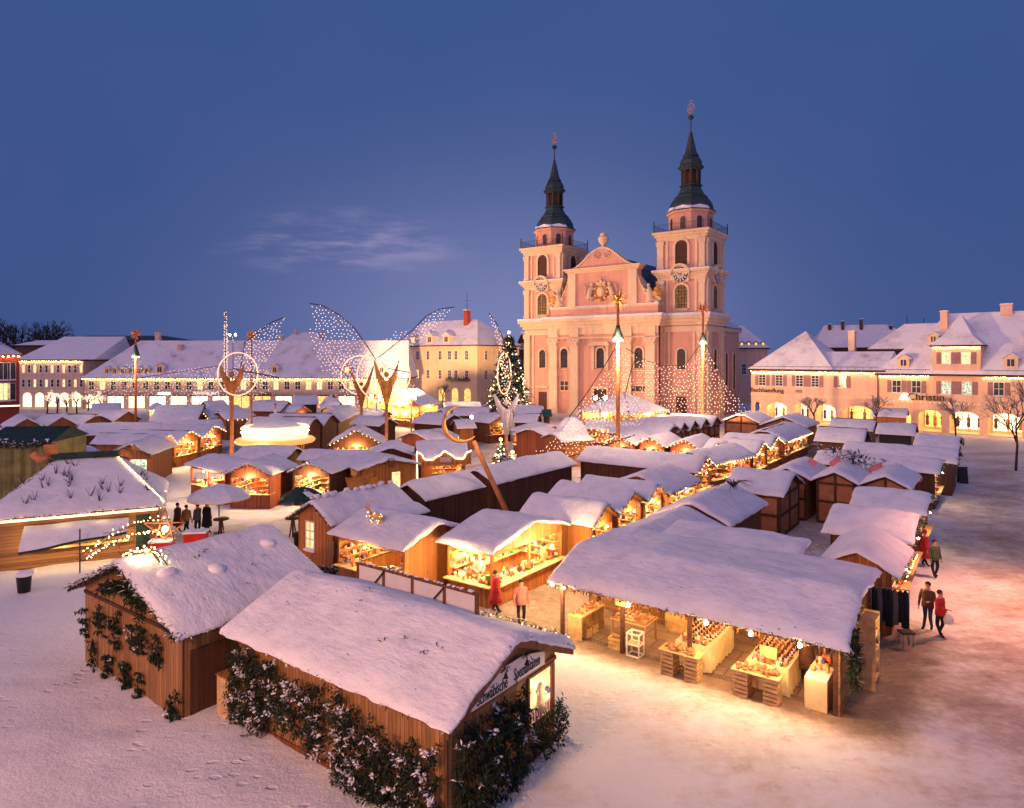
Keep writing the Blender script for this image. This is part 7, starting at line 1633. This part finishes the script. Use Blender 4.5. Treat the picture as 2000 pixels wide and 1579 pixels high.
def conifer(x,y,H,R,label,lit,n,seed,ln=.5,snowf=.25,bulbs=130,br=.09):
    rn=random.Random(seed); rt=thing('fir_tree',label,'tree',(x,y,0)); t=MB(); t.path([(0,0,0),(0,0,H*.98)],[H*.022,.03],8); t.build('trunk','bark',rt); m=MB()
    for i in range(n):
        u=rn.random()**.75; z=H*(.06+.92*u); Rz=R*(1-u)**.85*(1+.18*math.sin(z*5.5)); a=rn.uniform(0,2*PI); d=Vector((math.cos(a),math.sin(a),0)); st=Vector((0,0,z))+d*Rz*rn.uniform(.0,.3); e=d*Rz*rn.uniform(.75,1.1)+Vector((0,0,z-Rz*.22))
        for k in range(7):
            f=(k+1)/7; p=st.lerp(e,f); sd=d.cross(Vector((0,0,1)))
            for s in (-1,1): leaf(m,p,(d*.8+sd*s*.9+Vector((0,0,-.25))),ln*(1.25-.6*f)*rn.uniform(.7,1.2),ln*.28,1 if rn.random()<snowf else 0)
            leaf(m,p,d+Vector((0,0,-.1)),ln*.8,ln*.25,0)
    m.build('crown',['fir','snow2'],rt)
    if lit:
        b=MB()
        for i in range(bulbs):
            u=rn.random()**.8; z=H*(.08+.9*u); Rz=R*(1-u)**.85*1.02; a=rn.uniform(0,2*PI); b.ball((Rz*math.cos(a),Rz*math.sin(a),z-Rz*.15),br,0,6,4)
        b.ball((0,0,H+.15),br*2.6,0); stuff(b.build('light_chain','bulb',rt))
def rest():
    # green tent on the left edge
    x,y=XZ(-30,47),47; rt=thing('tarpaulin_tent','olive green tarpaulin tent with a fir edged top on the left edge','tent',(x,y,0),.12); W=XZ(88,47)-x; m=MB(); N=60; vs=[]
    for j in range(5):
        for i in range(N+1): s=i/N; vs.append((W*s,.10*math.sin(s*34)+.05*math.sin(s*77),4.1*j/4))
    m.add(vs,[(j*(N+1)+i,j*(N+1)+i+1,(j+1)*(N+1)+i+1,(j+1)*(N+1)+i) for j in range(4) for i in range(N)],0,True); m.box(W+.0,W+.05,.2,5,0,4.1); m.build('side_wall','green_tarp',rt)
    m=MB(); m.prism(lambda s,z,d:(d,s,z),[(-.15,4.1),(2.5,5.0),(5.2,4.1)],-.1,W+.2); m.build('roof','dgreen',rt); g=MB(); garland(g,[(0,-.1,4.0),(W,-.1,4.0),(W+.1,.2,3.0),(W+.1,.3,.8)],.25,.06,.3,.09,.4,per=4); stuff(g.build('garland',['garland','snow2'],rt))
    m=MB(); 
    for i in range(30): m.ball((random.uniform(0,W),random.uniform(.2,2.3),4.2+random.uniform(0,.1)),random.uniform(.1,.3),0,6,4,.4)
    m.build('snow_patch','snow2',rt)
    carousel()
    parasol(428,1042,1.75,2.05,2.75,'large parasol loaded with snow above the standing visitors','cloth')
    parasol(590,1046,1.25,2.15,2.75,'dark green parasol with a patch of snow beside the ribbed hut','dgreen',False)
    high_table(432,1052,'round high table with three legs under the snowy parasol'); high_table(572,1050,'round high table under the dark green parasol')
    x,y=XZ(1115,66),66; m=MB(); P=thing('round_tent','round striped snow tent decked with bulbs beside the hanging nets','tent',(x,y,0)); m.lathe([(1.75,2.6),(1.7,2.75),(1.2,3.6),(.5,4.2),(0,4.35)],0,0,20,0,False); m.build('roof','snow',P); m=MB(); m.lathe([(1.5,0),(1.5,2.6)],0,0,18,0,False); m.build('side_wall','redfab',P)
    x,y=G(600,1040)
    t=thing('waste_bin','small dark bin by the wall of the ribbed hut','bin',(XZ(582,36),36,0)); m=MB(); m.lathe([(.2,.03),(.24,.7),(.26,.75)],0,0,14); m.build('body','black',t)
    # blackboard
    x,y=G(1880,944); t=thing('blackboard_stand','black folding menu board standing on the street','sign',(x,y,0),-.25); 
    for s in (-1,1): m=MB(); m.add([(-.32,s*.25,0),(.32,s*.25,0),(.32,s*.02,1.25),(-.32,s*.02,1.25),(-.32,s*.29,0),(.32,s*.29,0),(.32,s*.06,1.25),(-.32,s*.06,1.25)],[(0,1,2,3),(7,6,5,4),(0,4,5,1),(1,5,6,2),(2,6,7,3),(3,7,4,0)]); m.build('board','black',t)
    m=MB(); m.box(-.36,.36,-.09,.09,1.25,1.3); m.build('frame','beam',t)
    # ribbons and star twigs on the courtyard roofs
    for i,(a,b,lab) in enumerate((((1580,897),(1594,908),'left red ribbon board on the courtyard roofs'),((1622,908),(1640,895),'second red ribbon board on the courtyard roofs'),((1700,918),(1722,908),'third red ribbon board on the courtyard roofs'),((1786,929),(1800,938),'red ribbon board near the street eave'))):
        Z=43; m=MB(); p=Vector((XZ(a[0],Z),Z,HZ(a[1],Z))); q=Vector((XZ(b[0],Z),Z,HZ(b[1],Z))); m.beam((0,0,0),q-p,.10,.32); o=m.build('ribbon_board','pink',None,tuple(p)); tag(o,lab,'decoration','red ribbon boards on the courtyard roofs')
    Z=44; p=(XZ(1665,Z),Z,HZ(893,Z)); m=MB(); rn=random.Random(3)
    for i in range(300): 
        q=Vector((rn.gauss(0,.9),rn.gauss(0,.6),rn.uniform(-.6,.3))); q.z-=q.x*.25; d=rv(); d.z=abs(d.z)*.6; leaf(m,q,d,.45,.13,1 if rn.random()<.5 else 0)
    o=m.build('fir_boughs',['fir','snow2'],None,p); tag(o,'heap of snowy fir boughs on the courtyard roofs','decoration'); stuff(o)
    Z=34.5; p=(XZ(1432,Z),Z,HZ(952,Z)); m=MB()
    for i in range(22): a=rn.uniform(0,2*PI); m.path([(0,0,.0),(.4*math.cos(a),.3*math.sin(a),.35),(1.0*math.cos(a),.7*math.sin(a),rn.uniform(-.3,.5))],[.03,.02,.01],4)
    o=m.build('twig_bundle','bark',None,p); tag(o,'dark bundle of twigs on the roof before the half timbered stall','decoration')
    # trees
    conifer(XZ(994,106),106,13.9,4.1,'tall Christmas tree with hundreds of lights left of the church',True,820,4,.8,.30,190,.085)
    conifer(XZ(978,52),52,3.6,1.2,'little snow laden fir with lights before the pinkish hip roofed stall',True,150,6,.36,.5,60,.05)
    conifer(XZ(1001,50),50,2.9,1.1,'second little snow laden fir, right beside the lit one',True,120,7,.34,.6,50,.05)
    point((XZ(990,50),48.5,1.2),70)
    for dx,dy,z in ((-3.5,-3.5,4.5),(1.5,-5.2,7),(3.6,-3.0,3.5)): point((XZ(994,106)+dx,106+dy,z),420,(1,.66,.32),.3)
    bare_tree(1590,0,6.6,'bare pruned tree before the bookshop windows',92,3,levels=6,thick=.11); bare_tree(1712,0,6.8,'bare pruned tree where the two shop buildings meet',86,5,levels=6,thick=.11); bare_tree(1867,0,7.0,'bare pruned tree before the fashion windows, straight trunk',80,7,levels=6,thick=.11); bare_tree(1984,0,9.6,'bare tree at the right edge with long twigs',60,9,spread=.6,levels=6,thick=.11)
    bare_tree(865,0,6.5,'bare tree before the ochre building',135,12); bare_tree(735,0,16,'dark bare tree far behind the arcade roof',190,14,snow=False,thick=.3)
    for i,px in enumerate((92,112,130,150,172,196)): bare_tree(px,0,5.2,['leafless tree wrapped in lights, leftmost before the corner building','leafless tree wrapped in lights, second before the corner building','leafless tree wrapped in lights beside the red lit shop','leafless tree wrapped in lights, fourth before the corner building','leafless tree wrapped in lights before the arcade end','leafless tree wrapped in lights, rightmost of its row'][i],122,20+i,levels=4,lights=True,snow=False,grp='trees wrapped in lights')
    for i,(px,h) in enumerate(((8,25),(40,24),(72,23),(104,22),(132,17))):
        bare_tree(px,0,h*1.22,['big dark bare tree on the horizon at the left edge','big dark bare tree on the horizon, second from the left edge','big dark bare tree on the horizon, middle of the five','big dark bare tree on the horizon, fourth from the left edge','lower dark bare tree ending the horizon group'][i],210,40+i,levels=5,spread=.6,snow=False,thick=.6,grp='dark trees on the horizon')
    x=XZ(20,190); t=thing('distant_house','low snow roofed house among the dark horizon trees','building',(XZ(30,185),185,0)); m=MB(); m.box(0,16,0,8,0,13.5,0); m.build('wall','louvre',t); hip_roof(t,0,16,0,8,13.6,15.0,mat='snow')
    # assumed street lamps, out of view, added to warm the foreground snow
    for x,y,z,w,c,l in ((-14,-3,13.5,15000,(1,.45,.20),'assumed street lamp on a tall mast left of the viewpoint, out of view'),(22.8,27,10.0,8000,(1,.36,.19),'assumed street lamp on a tall mast at the right edge of the square, out of view')):
        t=thing('assumed_street_lamp',l,'assumed street lamp',(x,y,0)); m=MB(); m.path([(0,0,0),(0,0,z-1),(0,.4,z),(0,1.2,z+.2)],[.12,.09,.07,.05],10); m.build('mast','grey',t); m=MB(); m.box(-.25,.25,1.0,2.0,z+.14,z+.3); m.build('lamp_head','grey',t); m=MB(); m.box(-.2,.2,1.1,1.9,z+.08,z+.135); m.build('lamp','lamp',t); (point((x,y+1.5,z-.1),w,c,.35) if x<0 else spot((x,y+1.5,z-.1),(21.5,24.5,0),w*1.1,112,c,1.0,.35))
    # people
    person(1836,1243,1.66,'person in a red jacket holding a pale bag on the street','coat_red','trousers',rot=.5,arms=('fwd','down'),carry=('bag','pale carrier bag held by the person in the red jacket'))
    person(1812,1230,1.76,'person in a brown jacket and jeans beside the red jacketed one','coat_brown','jeans',rot=-.9,arms=('down','fwd'))
    person(1806,1106,1.72,'person in a red coat and red hat close to the street stalls','coat_red','trousers',rot=1.2,hat='hat_red',long=True)
    person(1826,1128,1.72,'person in a greenish coat walking just behind the red hat','coat_green','trousers',rot=.2)
    person(347,1040,1.70,'person in a brown coat, leftmost of the group under the parasol','coat_brown','trousers',rot=2.4,long=True)
    person(364,1044,1.68,'person in a tan jacket seen from behind near the parasol','coat_tan','trousers',rot=3.0)
    person(386,1045,1.80,'person in dark clothes between the tan jacket and the long coat','coat_grey','trousers',rot=-1.9,arms=('fwd','down'))
    person(404,1043,1.84,'person in a long black coat by the high table','coat_black','trousers',rot=2.7,long=True)
    person(1018,1222,1.72,'person with dark hair and pale pink jacket in the lane behind the near hut','coat_pink','trousers',rot=.3)
    person(968,1196,1.66,'person in a red coat at the corner stall counter','coat_red','trousers',rot=1.9,long=True)
    person(1062,1134,1.7,'person in a tan coat farther along the corner stall counter','coat_tan','trousers',rot=2.0,arms=('fwd','fwd'))
    x,y=G(938,1128); person(0,0,1.7,'seller in a pink pullover inside the corner stall','coat_pink','trousers',xy=(XZ(935,28.6),28.6),rot=.2,arms=('fwd','fwd'))
    person(1455,930,1.7,'person in a yellowish jacket by the red gable stalls','coat_tan','trousers',rot=1.0)
def main():
    setup_mats(); M['shop_sign']=M['cream']
    world(); camera(); sun(); ground(); buildings(); right_buildings(); church(); near_huts(); open_stall(); stalls(); light_figures(); rest()
    sc=bpy.context.scene; sc.view_settings.view_transform='Standard'; sc.view_settings.look='None'; sc.view_settings.exposure=0.1; sc.view_settings.gamma=1
    cy=sc.cycles; cy.use_denoising=True; cy.max_bounces=6; cy.diffuse_bounces=3; cy.glossy_bounces=2; cy.transmission_bounces=2; cy.sample_clamp_indirect=4.0; cy.sample_clamp_direct=0; cy.use_light_tree=True
    cy.caustics_reflective=False; cy.caustics_refractive=False
main()
